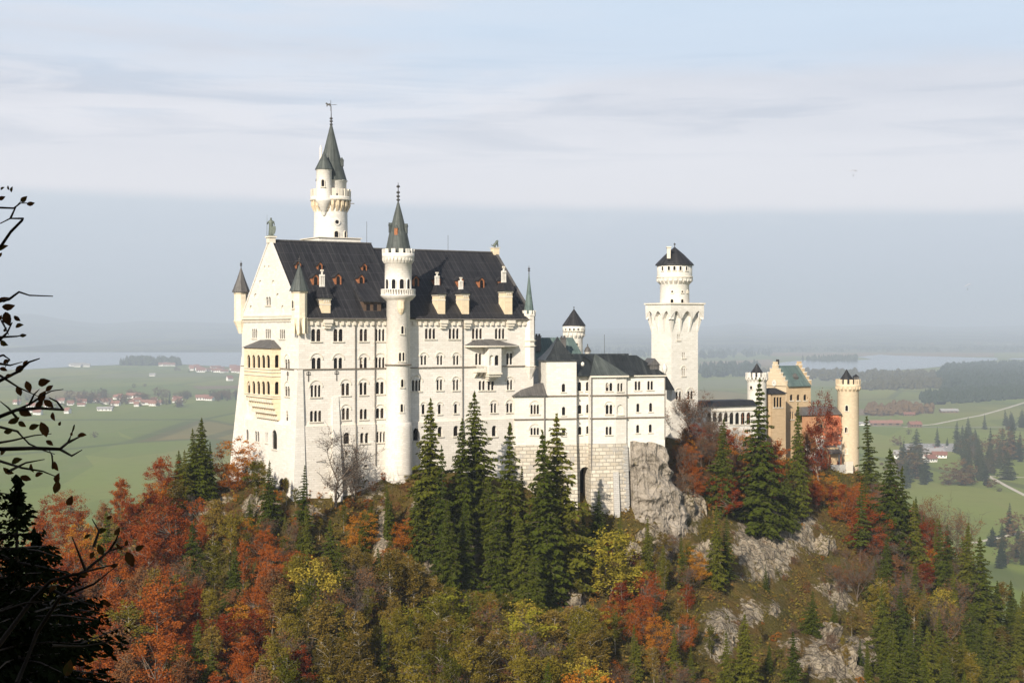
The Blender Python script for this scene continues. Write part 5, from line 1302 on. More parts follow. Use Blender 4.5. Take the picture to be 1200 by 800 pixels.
def make_grid_mesh(name, X, Y, Z, mat, attr=None, kind='structure', smooth=True):
    ny, nx = X.shape
    V = np.stack([X, Y, Z], -1).reshape(-1, 3); i = np.arange(ny * nx).reshape(ny, nx)
    Fq = np.stack([i[:-1, :-1], i[:-1, 1:], i[1:, 1:], i[1:, :-1]], -1).reshape(-1, 4)
    me = bpy.data.meshes.new(name); me.vertices.add(len(V)); me.vertices.foreach_set('co', V.ravel())
    me.loops.add(Fq.size); me.loops.foreach_set('vertex_index', Fq.ravel().astype(np.int32)); me.polygons.add(len(Fq))
    me.polygons.foreach_set('loop_start', np.arange(0, Fq.size, 4, dtype=np.int32)); me.polygons.foreach_set('loop_total', np.full(len(Fq), 4, dtype=np.int32))
    me.update(calc_edges=True); me.polygons.foreach_set('use_smooth', [smooth] * len(Fq)); me.materials.append(mat)
    if attr is not None:
        a = me.attributes.new('rock', 'FLOAT', 'POINT'); a.data.foreach_set('value', attr.ravel().astype(np.float32))
    o = bpy.data.objects.new(name, me); col.objects.link(o); tag(o, kind=kind); return o
xs = np.concatenate([np.arange(-300, -105, 5), np.arange(-105, 150, .8), np.arange(150, 300, 5)])
ys = np.concatenate([np.arange(130, 200, 2.0), np.arange(200, 385, .8), np.arange(385, 540, 5)])
X, Y = np.meshgrid(xs, ys); Z = zground(X, Y); RK = rock_mask(X, Y, Z)
kf = keep_flat(X, Y)
amp = np.clip(RK, 0, 1) * kf
cr1 = ridged(X * .11 + Z * .03, Z * .13 + Y * .03, 5, 21) - .55; cr2 = ridged(X * .4, Z * .35 + Y * .1, 4, 5) - .5
Yd = Y - amp * (cr1 * 7 + cr2 * 2.2) - (fbm(X * .5, Z * .5 + Y * .2, 3, 8) - .5) * 1.0 * kf; Zd = Z + amp * (cr2 * 2.0 + 1.0) + (fbm(X * .9, Y * .9, 2, 4) - .5) * .6 * kf
make_grid_mesh('castle_hill', X, Yd, Zd, M['hill'], RK)

# grey rock face and shotcrete slope under the white wing's end
def rock_face():
    m, nt, out = new_mat('grey_rock_face'); t = NT(nt); pos = t.pos()
    st = t.noise(t.mapped(pos, (.4, .4, .24), (3, 1, 0)), 1.0, 9, .72, .5); n3 = t.noise(pos, 2.2, 6, .7); n2 = t.noise(pos, .35, 5, .6)
    c = t.ramp(st, [(.3, (.12, .10, .08)), (.44, (.27, .235, .19)), (.56, (.40, .35, .29)), (.68, (.32, .28, .23)), (.8, (.15, .128, .10))])
    c = t.mix(t.ramp(n3, [(.35, .5), (.5, 0.)]), c, (.15, .13, .11)); c = t.mix(t.ramp(n2, [(.6, 0.), (.7, .7)]), c, (.20, .16, .05))
    vo = t.n('ShaderNodeTexVoronoi', {'Scale': .30}, feature='DISTANCE_TO_EDGE'); nt.links.new(t.mix(.5, t.mapped(pos, (1.2, 1.2, .35)), t.n('ShaderNodeTexNoise', {'Scale': .5, 'Detail': 6.0}).outputs['Color'], 'ADD'), vo.inputs['Vector'])
    ck = t.ramp(vo.outputs['Distance'], [(.0, 1.), (.06, 0.)]); c = t.mix(t.math('MULTIPLY', ck, .28), c, (.08, .066, .052))
    t.bsdf(out, c, .95, t.bump(t.math('SUBTRACT', t.math('ADD', st, t.math('MULTIPLY', n3, .5)), t.math('MULTIPLY', ck, .3)), 1.0, .7), .1)
    U = np.linspace(0, 1, 150); V = np.linspace(0, 1, 130); UU, VV = np.meshgrid(U, V)
    zt = zk(517.5, 760); zb = zk(650, 760)
    l0, l1 = PD.hit(738.5, 540)[0], PD.hit(738.5, 540)[0]; r0, r1 = PD.hit(789, 540)[0], PD.hit(832, 540)[0]
    re_ = r0 + (r1 - r0) * VV ** 1.25 + (fbm(VV * 7, VV * 3 + 2, 3, 61) - .5) * 3.5; uu = l0 + UU * (re_ - l0); zz = zt + (zb - zt) * VV
    edge = np.clip(UU * 6, 0, 1)
    out_ = .3 + VV * 2.4 + np.sin(np.clip(UU * 1.15, 0, 1) * 3.14) * 2.2 * np.clip(VV * 3, .1, 1) + (ridged(uu * .16, zz * .14, 5, 31) - .55) * 4.5 * np.clip(VV * 4, .05, 1) + (ridged(uu * .6, zz * .6, 4, 33) - .5) * 1.6 - np.clip((UU - .78) / .22, 0, 1) ** 1.5 * 6
    zz = zz - np.clip((UU - .25) / .75, 0, 1) ** 2 * 3.0 * (1 - VV) + (fbm(uu * .4, zz * .3, 3, 35) - .5) * 1.0 * (VV < .2)
    px_ = PD.O[0] + uu * PD.t[0] + out_ * PD.n[0]; py_ = PD.O[1] + uu * PD.t[1] + out_ * PD.n[1]
    pd = lambda a: np.pad(a, 1, mode='edge')
    px_, py_, zz = pd(px_), pd(py_), pd(zz); bk = np.zeros_like(px_); bk[0, :] = bk[-1, :] = 1; bk[:, 0] = bk[:, -1] = 1
    px_ = px_ - bk * 5 * PD.n[0]; py_ = py_ - bk * 5 * PD.n[1]; zz[0, :] -= .5
    return make_grid_mesh('rock_face', px_, py_, zz, m)
rock_face()

# ------------------------------------------------------------------ trees
def leaf_mat(name, cols, trans=.25, vary=.65):
    m, nt, out = new_mat(name); t = NT(nt)
    oi = t.n('ShaderNodeObjectInfo'); n = t.noise(t.pos(), .55, 4, .65); n2 = t.noise(t.pos(), 4.0, 2, .6)
    f = t.math('ADD', t.math('MULTIPLY', oi.outputs['Random'], vary), t.math('ADD', t.math('MULTIPLY', n, .42), t.math('MULTIPLY', n2, .25)))
    k = len(cols); c = t.ramp(f, [(.25 + .6 * i / (k - 1), cc) for i, cc in enumerate(cols)])
    d = t.n('ShaderNodeBsdfDiffuse', {'Color': c}); tr = t.n('ShaderNodeBsdfTranslucent', {'Color': c}); mx = t.n('ShaderNodeMixShader', {'Fac': trans})
    nt.links.new(d.outputs[0], mx.inputs[1]); nt.links.new(tr.outputs[0], mx.inputs[2]); nt.links.new(mx.outputs[0], out.inputs['Surface']); return m
L_ = {
    'spruce': leaf_mat('spruce_needles', [(.032, .046, .006), (.064, .075, .009), (.115, .110, .014)], .1, .42),
    'beech': leaf_mat('rust_red_beech_leaves', [(.10, .020, .006), (.20, .038, .009), (.31, .085, .015)], .2),
    'orange': leaf_mat('orange_leaves', [(.22, .055, .008), (.34, .11, .013), (.40, .18, .02)], .2),
    'olive': leaf_mat('olive_leaves', [(.055, .060, .006), (.108, .096, .011), (.18, .138, .019)], .15),
    'yellow': leaf_mat('yellow_green_leaves', [(.14, .145, .015), (.24, .22, .022), (.33, .25, .035)], .22),
    'tan': leaf_mat('yellow_brown_leaves', [(.068, .052, .009), (.12, .084, .015), (.19, .128, .026)], .15),
    'brown': leaf_mat('brown_leaves', [(.11, .045, .018), (.165, .07, .026), (.21, .10, .04)], .15),
    'farcon': leaf_mat('valley_spruce_needles', [(.018, .030, .014), (.03, .044, .017), (.045, .056, .02)], .1),
    'farround': leaf_mat('valley_leaves', [(.05, .055, .02), (.10, .075, .03), (.15, .09, .035)], .2),
}
M['bark'] = plain('grey_brown_bark', (.12, .095, .075), .95, .1, .4, 3)
M['palebark'] = plain('pale_grey_bark', (.20, .17, .135), .95, .1, .35, 3)
M['birchbark'] = plain('pale_ash_bark', (.30, .265, .21), .95, .1, .35, 3)
M['darkbark'] = plain('dark_bark', (.05, .038, .028), .95, .1, .4, 5)

def quads_mesh(name, C_, A, B, mat):
    """many small leaf faces: centre, half-axis a, half-axis b"""
    n = len(C_); V = np.stack([C_ - A - B * .35, C_ + A * .1 - B, C_ + A + B * .3, C_ - A * .1 + B], 1).reshape(-1, 3)
    me = bpy.data.meshes.new(name); me.vertices.add(4 * n); me.vertices.foreach_set('co', V.ravel())
    me.loops.add(4 * n); me.loops.foreach_set('vertex_index', np.arange(4 * n, dtype=np.int32)); me.polygons.add(n)
    me.polygons.foreach_set('loop_start', np.arange(0, 4 * n, 4, dtype=np.int32)); me.polygons.foreach_set('loop_total', np.full(n, 4, dtype=np.int32))
    me.update(calc_edges=True); me.materials.append(mat); return me
def rvec(rs, n, s=1.0): v = rs.normal(size=(n, 3)); return v / np.linalg.norm(v, axis=1)[:, None] * s

def spruce_meshes(seed, width=.19, dens=1.0, ragged=.25, mat='spruce', bare=.06, tips=True, leaf=.023, step=.011):
    """unit-height spruce: whorls of drooping boughs carrying needle sprays"""
    rs = np.random.RandomState(seed); C_, A, B = [], [], []
    mb = MB(); mb.tube([(0, 0, -.04), (.004, 0, .3), (-.003, .003, .7), (0, 0, .985)], [.0125, .010, .006, .001], 7, M['bark'])
    n_wh = int(30 * dens); lean = rs.uniform(.75, 1.15, 12)
    for w_ in range(n_wh):
        z = bare + (1 - bare) * (w_ / n_wh) ** .92 ; rad = width * (1 - z) ** .78 * (1 if z > .2 else .72 + 1.4 * z)
        nb = max(4, int(11 * (1 - z) ** .35))
        for k in range(nb):
            a = 2 * math.pi * (k + rs.uniform(-.4, .4)) / nb + w_ * 1.3
            sector = lean[int((a % (2 * math.pi)) / (2 * math.pi) * 12) % 12]
            L = rad * sector * rs.uniform(1 - ragged * 1.6, 1 + ragged * .7)
            if rs.rand() < .07: L *= .4
            if L < .008: L = .008
            dr = rs.uniform(.15, .5) * (1 - z * .6); up = rs.uniform(-.02, .35) * z + rs.uniform(-.12, .05)
            ca, sa = math.cos(a), math.sin(a); m_ = max(4, int(L / step)); 
            if L > .05: mb.tube([(0, 0, z), (ca * L * .5, sa * L * .5, z + up * L * .5 - dr * L * .12), (ca * L * .92, sa * L * .92, z + up * L - dr * L * .6)], [.0022, .0014, .0006], 3, M['bark'])
            for j in range(m_):
                f = (j + .6) / m_
                px_, pz = L * f, z + up * L * f - dr * L * f * f * .7
                wdt = L * .30 * (1 - f * .75) * (.4 + f) + .004
                for sd_ in (-1, 1):
                    for q_ in range(2):
                        o = rs.uniform(.1, 1.0) * wdt * sd_
                        c = np.array([ca * px_ - sa * o, sa * px_ + ca * o, pz - abs(o) * rs.uniform(.15, .6) - (q_ * rs.uniform(0, .012))])
                        dirv = np.array([ca * .6 - sa * sd_ * .8, sa * .6 + ca * sd_ * .8, -rs.uniform(.2, .7)]) + rs.normal(size=3) * .25; dirv /= np.linalg.norm(dirv)
                        s_ = leaf * rs.uniform(.6, 1.25) * (1 - .55 * z)
                        side = np.cross(dirv, rs.normal(size=3)); side /= np.linalg.norm(side)
                        C_.append(c); A.append(dirv * s_); B.append(side * s_ * .44)
    for j in range(26):
        z = .955 + .05 * rs.rand(); C_.append(np.array([rs.normal() * .002, rs.normal() * .002, z])); d_ = np.array([rs.normal() * .4, rs.normal() * .4, .8]); A.append(d_ * .010); B.append(np.cross(d_, rs.normal(size=3)) * .004)
    tr = mb.build('tmp', None, uv=False); tm = tr.data; bpy.data.objects.remove(tr)
    return tm, quads_mesh('crown', np.array(C_), np.array(A), np.array(B), L_[mat])

def broad_meshes(seed, mat, leaves=5200, shape=(.34, .55), trunk_h=.28, leaf=.020, clumps=120, bark='bark', open_=.0, multi=1, twiggy=0.):
    """unit-height broadleaf tree: forking limbs, leaves gathered in clumps round the limb ends"""
    rs = np.random.RandomState(seed); mb = MB(); ends = []
    rx, cz = shape
    def grow(p, d, L, r, lv):
        p = np.array(p, float); pts = [p]; q_ = p.copy(); dd = np.array(d, float)
        for i in range(3):
            dd = dd + rs.normal(size=3) * .16; dd[2] += .05; dd /= np.linalg.norm(dd); q_ = q_ + dd * L / 3; pts.append(q_)
        mb.tube(pts, [r, r * .85, r * .7, r * .5], 5 if lv < 2 else 3, M[bark])
        for i in (1, 2, 3):
            if lv >= 1: ends.append(pts[i])
        if lv >= 4 - (0 if twiggy else 1): return
        nb = (4 if lv == 0 else 3) + (1 if twiggy else 0)
        for k in range(nb):
            i = rs.randint(1, 4) if k else 3
            a = rs.uniform(0, 2 * math.pi); sp = rs.uniform(.45, 1.0)
            nd_ = dd * (1 - sp * .35) + np.array([math.cos(a), math.sin(a), rs.uniform(-.1, .5)]) * sp; nd_ /= np.linalg.norm(nd_)
            grow(pts[i], nd_, L * rs.uniform(.55, .8), r * .5, lv + 1)
    for s in range(multi):
        a = rs.uniform(0, 6.28); off = .03 * (multi > 1)
        grow((off * math.cos(a), off * math.sin(a), -.04), (off * 6 * math.cos(a), off * 6 * math.sin(a), 1), trunk_h + .06, .017 / math.sqrt(multi), 0)
    # limbs are scaled into the crown's outline
    E_ = np.array(ends); 
    C_, A, B = [], [], []
    cc = []
    for i in range(clumps):
        v = rvec(rs, 1)[0]; rr = rs.uniform(.3, 1.0) ** .45
        lob = 1 + .28 * math.sin(3 * math.atan2(v[1], v[0]) + seed) + .15 * math.sin(5 * v[2] * 2 + seed * 2)
        c = np.array([v[0] * rx * rr * lob, v[1] * rx * rr * lob, cz + v[2] * (1 - cz) * rr * (lob if v[2] < .3 else 1)]); 
        if c[2] < trunk_h * .6: c[2] = trunk_h * .6 + rs.rand() * .1
        if rs.rand() < open_: continue
        cc.append(c)
    for e in E_[rs.permutation(len(E_))[:clumps // 2]]: cc.append(e)
    cc = np.array(cc); per = max(3, int(leaves / len(cc)))
    for c in cc:
        s_ = rs.uniform(.022, .046); n = int(per * rs.uniform(.5, 1.5))
        pts = c + rs.normal(size=(n, 3)) * np.array([s_, s_, s_ * .6])
        d_ = rvec(rs, n); d_[:, 2] *= .5; sz = leaf * rs.uniform(.5, 1.1, n)
        b = np.cross(d_, rvec(rs, n)); b /= (np.linalg.norm(b, axis=1)[:, None] + 1e-6)
        C_.append(pts); A.append(d_ * sz[:, None]); B.append(b * sz[:, None] * .6)
    # twigs from the nearest limb to the clumps
    for c in cc[::2]:
        j = np.argmin(((E_ - c) ** 2).sum(1) + np.maximum(0, E_[:, 2] - c[2]) * .2); e = E_[j]
        m_ = (e + c) / 2 + rs.normal(size=3) * .012
        mb.tube([e, m_, c], [.0032, .0022, .0008], 3, M[bark])
    if twiggy:
        for i in range(int(900 * twiggy)):
            e = E_[rs.randint(len(E_))]; d_ = rvec(rs, 1)[0] + np.array([e[0], e[1], .5]) * 1.2; d_ /= np.linalg.norm(d_); l = rs.uniform(.04, .12)
            mb.tube([e, e + d_ * l * .5 + rs.normal(size=3) * .006, e + d_ * l], [.0022, .0014, .0005], 3, M[bark])
    tr = mb.build('tmp', None, uv=False); tm = tr.data; bpy.data.objects.remove(tr)
    return tm, quads_mesh('crown', np.concatenate(C_), np.concatenate(A), np.concatenate(B), L_[mat])

def pole_meshes(seed, mat, leaves=6500, width=.17, base=.32, leaf=.0125, bark='birchbark', gap=.2, peak=.5):
    """unit-height upright forest tree: one straight stem, ascending side limbs, leaves in sprays along them"""
    rs = np.random.RandomState(seed); mb = MB(); w1, w2 = rs.uniform(-.02, .02, 2), rs.uniform(-.02, .02, 2)
    stem = lambda z: np.array([w1[0] * math.sin(z * 4) + w1[1] * z, w2[0] * math.sin(z * 5 + 1) + w2[1] * z, z])
    mb.tube([stem(z) for z in (-.04, .2, .4, .6, .8, .97)], [.0115, .0095, .008, .006, .0035, .001], 6, M[bark])
    C_, A, B = [], [], []; nb = 46; tot = 0; specs = []
    for i in range(nb):
        z = base + (.95 - base) * (i + rs.uniform(-.4, .4)) / nb; z = min(max(z, base * .8), .95)
        t_ = (z - base) / (1 - base); prof = (math.sin(min(1, max(0.05, t_ / peak)) * 1.57) if t_ < peak else max(.12, 1 - ((t_ - peak) / (1 - peak)) ** 1.6))
        L = width * prof * rs.uniform(.55, 1.25); specs.append((z, L))
    sw = sum(L for _, L in specs)
    for i, (z, L) in enumerate(specs):
        a = i * 2.4 + rs.uniform(-.5, .5); up = rs.uniform(.35, 1.1); d_ = np.array([math.cos(a), math.sin(a), up]); d_ /= np.linalg.norm(d_)
        p0 = stem(z); p1 = p0 + d_ * L * .55 + rs.normal(size=3) * .006; p2 = p0 + d_ * L * 1.1 + np.array([0, 0, -.12 * L]) + rs.normal(size=3) * .008
        mb.tube([p0, p1, p2], [.0034, .0022, .0007], 3, M[bark])
        if rs.rand() < gap: continue
        n = int(leaves * L / sw); k = max(2, int(n / 42))
        for q_ in range(k):
            f = rs.uniform(.25, 1.05); c = p0 * (1 - f) + p2 * f + rs.normal(size=3) * .018; m_ = n // k; s_ = rs.uniform(.013, .028)
            pts = c + rs.normal(size=(m_, 3)) * np.array([s_, s_, s_ * .75]); dd = rvec(rs, m_); dd[:, 2] *= .55; sz = leaf * rs.uniform(.5, 1.1, m_)
            b = np.cross(dd, rvec(rs, m_)); b /= np.linalg.norm(b, axis=1)[:, None] + 1e-6; C_.append(pts); A.append(dd * sz[:, None]); B.append(b * sz[:, None] * .62)
    tr = mb.build('tmp', None, uv=False); tm = tr.data; bpy.data.objects.remove(tr)
    return tm, quads_mesh('crown', np.concatenate(C_), np.concatenate(A), np.concatenate(B), L_[mat])

LIB = {
    'spruce': [spruce_meshes(s, wd, dn, rg) for s, wd, dn, rg in ((1, .19, 1.15, .3), (2, .22, 1.05, .4), (3, .25, 1.1, .35), (4, .205, .95, .5), (5, .28, 1.0, .4), (6, .17, .85, .65), (7, .30, .9, .6))],
    'thin': [spruce_meshes(s, wd, .75, .6, bare=.25) for s, wd in ((11, .12), (12, .14))],
    'beech': [broad_meshes(s, 'beech', 9000, (.34, .56), .25, .0135, 120, 'palebark', .15) for s in (21, 22)] + [pole_meshes(s, mt, lv, wd, bs, .013, 'palebark') for s, mt, lv, wd, bs in ((23, 'beech', 8000, .22, .2), (24, 'brown', 5500, .19, .3), (25, 'beech', 7000, .18, .28), (26, 'beech', 8500, .25, .18))],
    'orange': [broad_meshes(s, 'orange', 7500, (.32, .56), .25, .014, 110, 'bark', .15) for s in (31, 32)],
    'olive': [pole_meshes(s, mt, lv, wd, bs) for s, mt, lv, wd, bs in ((41, 'olive', 6500, .17, .30), (42, 'tan', 5200, .15, .38), (43, 'olive', 7000, .20, .24), (44, 'tan', 6000, .18, .30), (45, 'olive', 5200, .14, .42), (46, 'tan', 5200, .17, .34), (47, 'olive', 7600, .23, .22))],
    'yellow': [broad_meshes(s, 'yellow', 5600, (.33, .56), .25, .0175, 110, 'bark', .15) for s in (51, 52)],
    'bare': [broad_meshes(s, 'brown', 2600, (.22, .62), .34, .0115, 110, 'bark', .1, 1, .6) for s in (61, 62, 63)],
    'shrub': [broad_meshes(s, mt, 2600, (.52, .55), .10, .034, 60, 'bark', .05, 3) for s, mt in ((71, 'olive'), (72, 'brown'), (73, 'orange'), (74, 'olive'))],
    'leafless': [broad_meshes(s, 'brown', 120, (.34, .58), .30, .010, 60, 'bark', .1, 1, .8) for s in (81, 82)],
    'farcon': [spruce_meshes(s, wd, .62, .35, 'farcon', .04, leaf=.034) for s, wd in ((91, .20), (92, .24), (93, .18))],
    'farround': [broad_meshes(s, 'farround', 1800, (.48, .52), .15, .036, 60, 'bark', .05) for s in (95, 96)],
}
KIND = {'spruce': ('spruce_tree', 'spruce'), 'thin': ('spruce_tree', 'spruce'), 'beech': ('beech_tree', 'tree'), 'orange': ('maple_tree', 'tree'), 'olive': ('ash_tree', 'tree'), 'yellow': ('maple_tree', 'tree'),
        'bare': ('birch_tree', 'tree'), 'shrub': ('shrub', 'shrub'), 'leafless': ('bare_tree', 'tree'), 'farcon': ('spruce_tree', 'spruce'), 'farround': ('tree', 'tree')}
PROTO = {}
N_TREES = 0
def tree(kind, p, h, label, group=None, var=None, wide=1.0, parts=True, sink=None):
    global N_TREES
    v = rnd.randrange(len(LIB[kind])) if var is None else var % len(LIB[kind])
    nm, cat = KIND[kind]; N_TREES += 1
    if (kind, v) not in PROTO:
        tm, cm = LIB[kind][v]
        root = bpy.data.objects.new(nm, None); col.objects.link(root)
        a = bpy.data.objects.new('trunk', tm); b = bpy.data.objects.new('crown', cm)
        for o in (a, b): col.objects.link(o); o.parent = root
        PROTO[(kind, v)] = (root, a, b); r = root
    else:
        root, a, b = PROTO[(kind, v)]
        r = root.copy(); col.objects.link(r)
        for o in (a, b):
            c = o.copy(); col.objects.link(c); c.parent = r
    if 'group' in r: del r['group']
    r.location = p - Vector((0, 0, (.02 * h if sink is None else sink))); r.rotation_euler = (rnd.uniform(-.045, .045), rnd.uniform(-.045, .045), rnd.uniform(0, 6.28))
    s = h * rnd.uniform(.82, 1.18) * wide; r.scale = (s * rnd.uniform(.93, 1.07), s * rnd.uniform(.93, 1.07), h)
    tag(r, label, cat, group); return r

# trees one can pick out: kind, column and row of the foot, row of the top, label, variant, width factor
HERO = [
    ('spruce', 503, 640, 466, 'tall narrow spruce just right of the stair tower foot', 0, 1.0),
    ('spruce', 518, 672, 520, 'dull green spruce in front of the narrow spruce beside the stair tower', 3, 1.0),
    ('spruce', 560, 622, 457, 'tallest dark spruce standing before the oriel on the south front', 2, 1.05),
    ('spruce', 541, 640, 489, 'slim spruce pressed against the left of the tallest dark spruce', 0, .9),
    ('spruce', 594, 690, 494, 'spruce with thin pale tip between the oriel and the corner block', 1, .9),
    ('spruce', 640, 716, 504, 'left spruce of the crowded pair below the corner block', 0, 1.05),
    ('spruce', 653, 690, 484, 'right and taller spruce of the crowded pair below the corner block', 2, .95),
    ('spruce', 630, 700, 560, 'lower spruce filling the left foot of the crowded pair', 4, .8),
    ('spruce', 574, 660, 560, 'short spruce between the tallest spruce and the pale tipped one', 4, 1.0),
    ('spruce', 699, 640, 572, 'small spruce in front of the tall dark arch', 4, .85),
    ('spruce', 681, 664, 596, 'small spruce at the left foot of the dark arch', 1, .9),
    ('spruce', 724, 660, 598, 'yellowish little spruce below the stone pier', 3, .8),
    ('spruce', 757, 680, 604, 'small spruce at the foot of the grey rock face', 4, .8),
    ('spruce', 775, 690, 636, 'squat spruce below the grey rock face', 2, .9),
    ('spruce', 843, 600, 488, 'dark slim spruce between the square tower and the gallery', 2, .95),
    ('beech', 908, 592, 512, 'rust red tree before the low front block of the gatehouse', 2, .9),
    ('beech', 946, 590, 500, 'dark red tree between the gatehouse spruce and the terrace', 3, .9),
    ('orange', 866, 560, 498, 'orange tree under the arches of the gallery', 1, .9),
    ('spruce', 889, 628, 444, 'broad tall spruce covering the gallery beside the gatehouse', 1, .95),
    ('spruce', 936, 606, 472, 'tall spruce in front of the gatehouse wall', 0, .85),
    ('spruce', 925, 622, 540, 'short dark spruce at the foot of the gatehouse spruce', 4, .8),
    ('spruce', 838, 690, 588, 'spruce with bare lower stems on the ledge below the gallery', 1, .9),
    ('spruce', 850, 680, 600, 'second spruce of the pair on the ledge below the gallery', 3, .8),
    ('thin', 1021, 586, 487, 'thin spruce with bare lower trunk right of the round gate tower', 0, 1.5),
    ('spruce', 1042, 660, 524, 'dense green spruce on the skyline beyond the round gate tower', 2, 1.0),
    ('spruce', 1058, 668, 545, 'second dense spruce on the skyline beyond the round gate tower', 4, .85),
    ('spruce', 1076, 700, 585, 'third spruce stepping down the right skyline', 1, 1.0),
    ('spruce', 1132, 735, 612, 'first spruce of the close group on the right shoulder', 0, 1.1),
    ('spruce', 1152, 760, 628, 'second spruce of the close group on the right shoulder', 1, 1.1),
    ('spruce', 1106, 720, 610, 'spruce left of the close group on the right shoulder', 3, .9),
    ('spruce', 873, 835, 716, 'young spruce at the bottom edge below the grey ledges', 2, 1.05),
    ('spruce', 853, 840, 738, 'smaller young spruce left of the one at the bottom edge', 4, .9),
    ('spruce', 930, 840, 738, 'young spruce at the bottom edge right of the grey ledges', 1, 1.0),
    ('spruce', 1017, 800, 748, 'tiny spruce on the white rock near the bottom', 0, .9),
    ('spruce', 950, 746, 690, 'yellow green spruce alone on the grassy slope', 4, 1.0),
    ('spruce', 237, 590, 488, 'tallest spruce of the trio left of the palace', 0, 1.15),
    ('spruce', 228, 586, 500, 'pale spruce behind the tallest of the trio left of the palace', 2, .9),
    ('spruce', 211, 588, 526, 'shortest spruce of the trio left of the palace', 2, 1.0),
    ('spruce', 247, 590, 516, 'dark spruce squeezed against the palace side of the trio', 1, .8),
    ('spruce', 316, 622, 538, 'small spruce growing before the west front', 4, 1.0),
    ('spruce', 353, 640, 543, 'thin young spruce at the south-west corner of the palace', 3, .8),
    ('spruce', 386, 696, 606, 'dark pyramid spruce on the slope below the south-west corner', 4, 1.0),
    ('spruce', 360, 668, 590, 'spruce with dull crown just left of the dark pyramid spruce', 1, .9),
    ('spruce', 456, 640, 566, 'narrow spruce on the rock ledge below the stair tower', 0, .9),
    ('spruce', 610, 640, 545, 'half hidden spruce behind the pale tipped one', 1, .8),
    ('spruce', 800, 690, 625, 'slender spruce on the pale slope right of the rock face', 3, .8),
    ('spruce', 745, 800, 730, 'spruce at the bottom beside the red maple', 1, .9),
    ('spruce', 526, 706, 584, 'spruce lower down the slope under the narrow stair tower spruce', 2, .8),
    ('spruce', 583, 716, 572, 'long spruce lower down between the tallest and the pale tipped spruce', 3, .8),
    ('spruce', 612, 722, 592, 'spruce lower down left of the crowded pair', 1, .85),
    ('spruce', 668, 704, 592, 'thin spruce at the right foot of the crowded pair', 0, .8),
    ('spruce', 490, 656, 572, 'small dark spruce left of the narrow stair tower spruce', 4, .8),
    ('spruce', 545, 690, 580, 'spruce on the rocks straight below the tallest dark spruce', 1, .8),
    ('spruce', 628, 748, 640, 'lowest spruce under the crowded pair', 2, .8),
    ('spruce', 420, 690, 618, 'small spruce beside the red bush under the stair tower', 3, .9),
    ('orange', 424, 650, 596, 'rust orange tree on the ledge under the south front', 0, .9),
    ('yellow', 714, 715, 618, 'bright yellow green maple below the dark arch', 0, 1.25),
    ('yellow', 700, 770, 712, 'small golden maple beside the lowest white rock', 1, 1.0),
    ('beech', 757, 745, 664, 'narrow red tree below the grey rock face', 1, .7),
    ('orange', 772, 790, 715, 'ragged orange tree lower down under the narrow red tree', 0, .8),
    ('leafless', 393, 594, 487, 'leafless tree with forked trunk against the south front', 0, 1.0),
    ('leafless', 416, 590, 522, 'small leafless tree by the downpipe on the south front', 1, 1.0),
    ('bare', 812, 530, 450, 'thin reddish bare tree at the foot of the square tower', 0, .9),
    ('leafless', 826, 528, 458, 'dark leafless tree between square tower and gallery', 1, 1.0),
    ('beech', 962, 570, 452, 'red tree in front of the gatehouse roof', 1, .5),
    ('orange', 968, 588, 552, 'glowing orange bush under the terrace', 0, 1.3),
    ('yellow', 1098, 640, 566, 'golden topped tree against the valley meadow', 1, .8),
    ('bare', 1090, 660, 578, 'pale bare birch against the valley meadow', 1, .9),
    ('bare', 1120, 690, 600, 'bare birch beside the close spruce group', 2, .9),
    ('orange', 273, 575, 508, 'orange tree touching the north-west foot of the palace', 0, 1.1),
    ('orange', 185, 640, 560, 'yellow orange tree in the red wood left of the pale rock', 1, .9),
    ('olive', 300, 600, 536, 'olive bush tree at the foot of the west front', 0, 1.3),
    ('thin', 1008, 660, 560, 'slim dead topped spruce below the terrace', 1, 1.3),
]
for (k, px, pf, pt, lab, vr, wf) in HERO:
    p = ground_at(px, pf)
    if p is None: continue
    tree(k, p, (pf - pt) * p.y / F_PX, lab, None, vr, wf, sink=0.3)

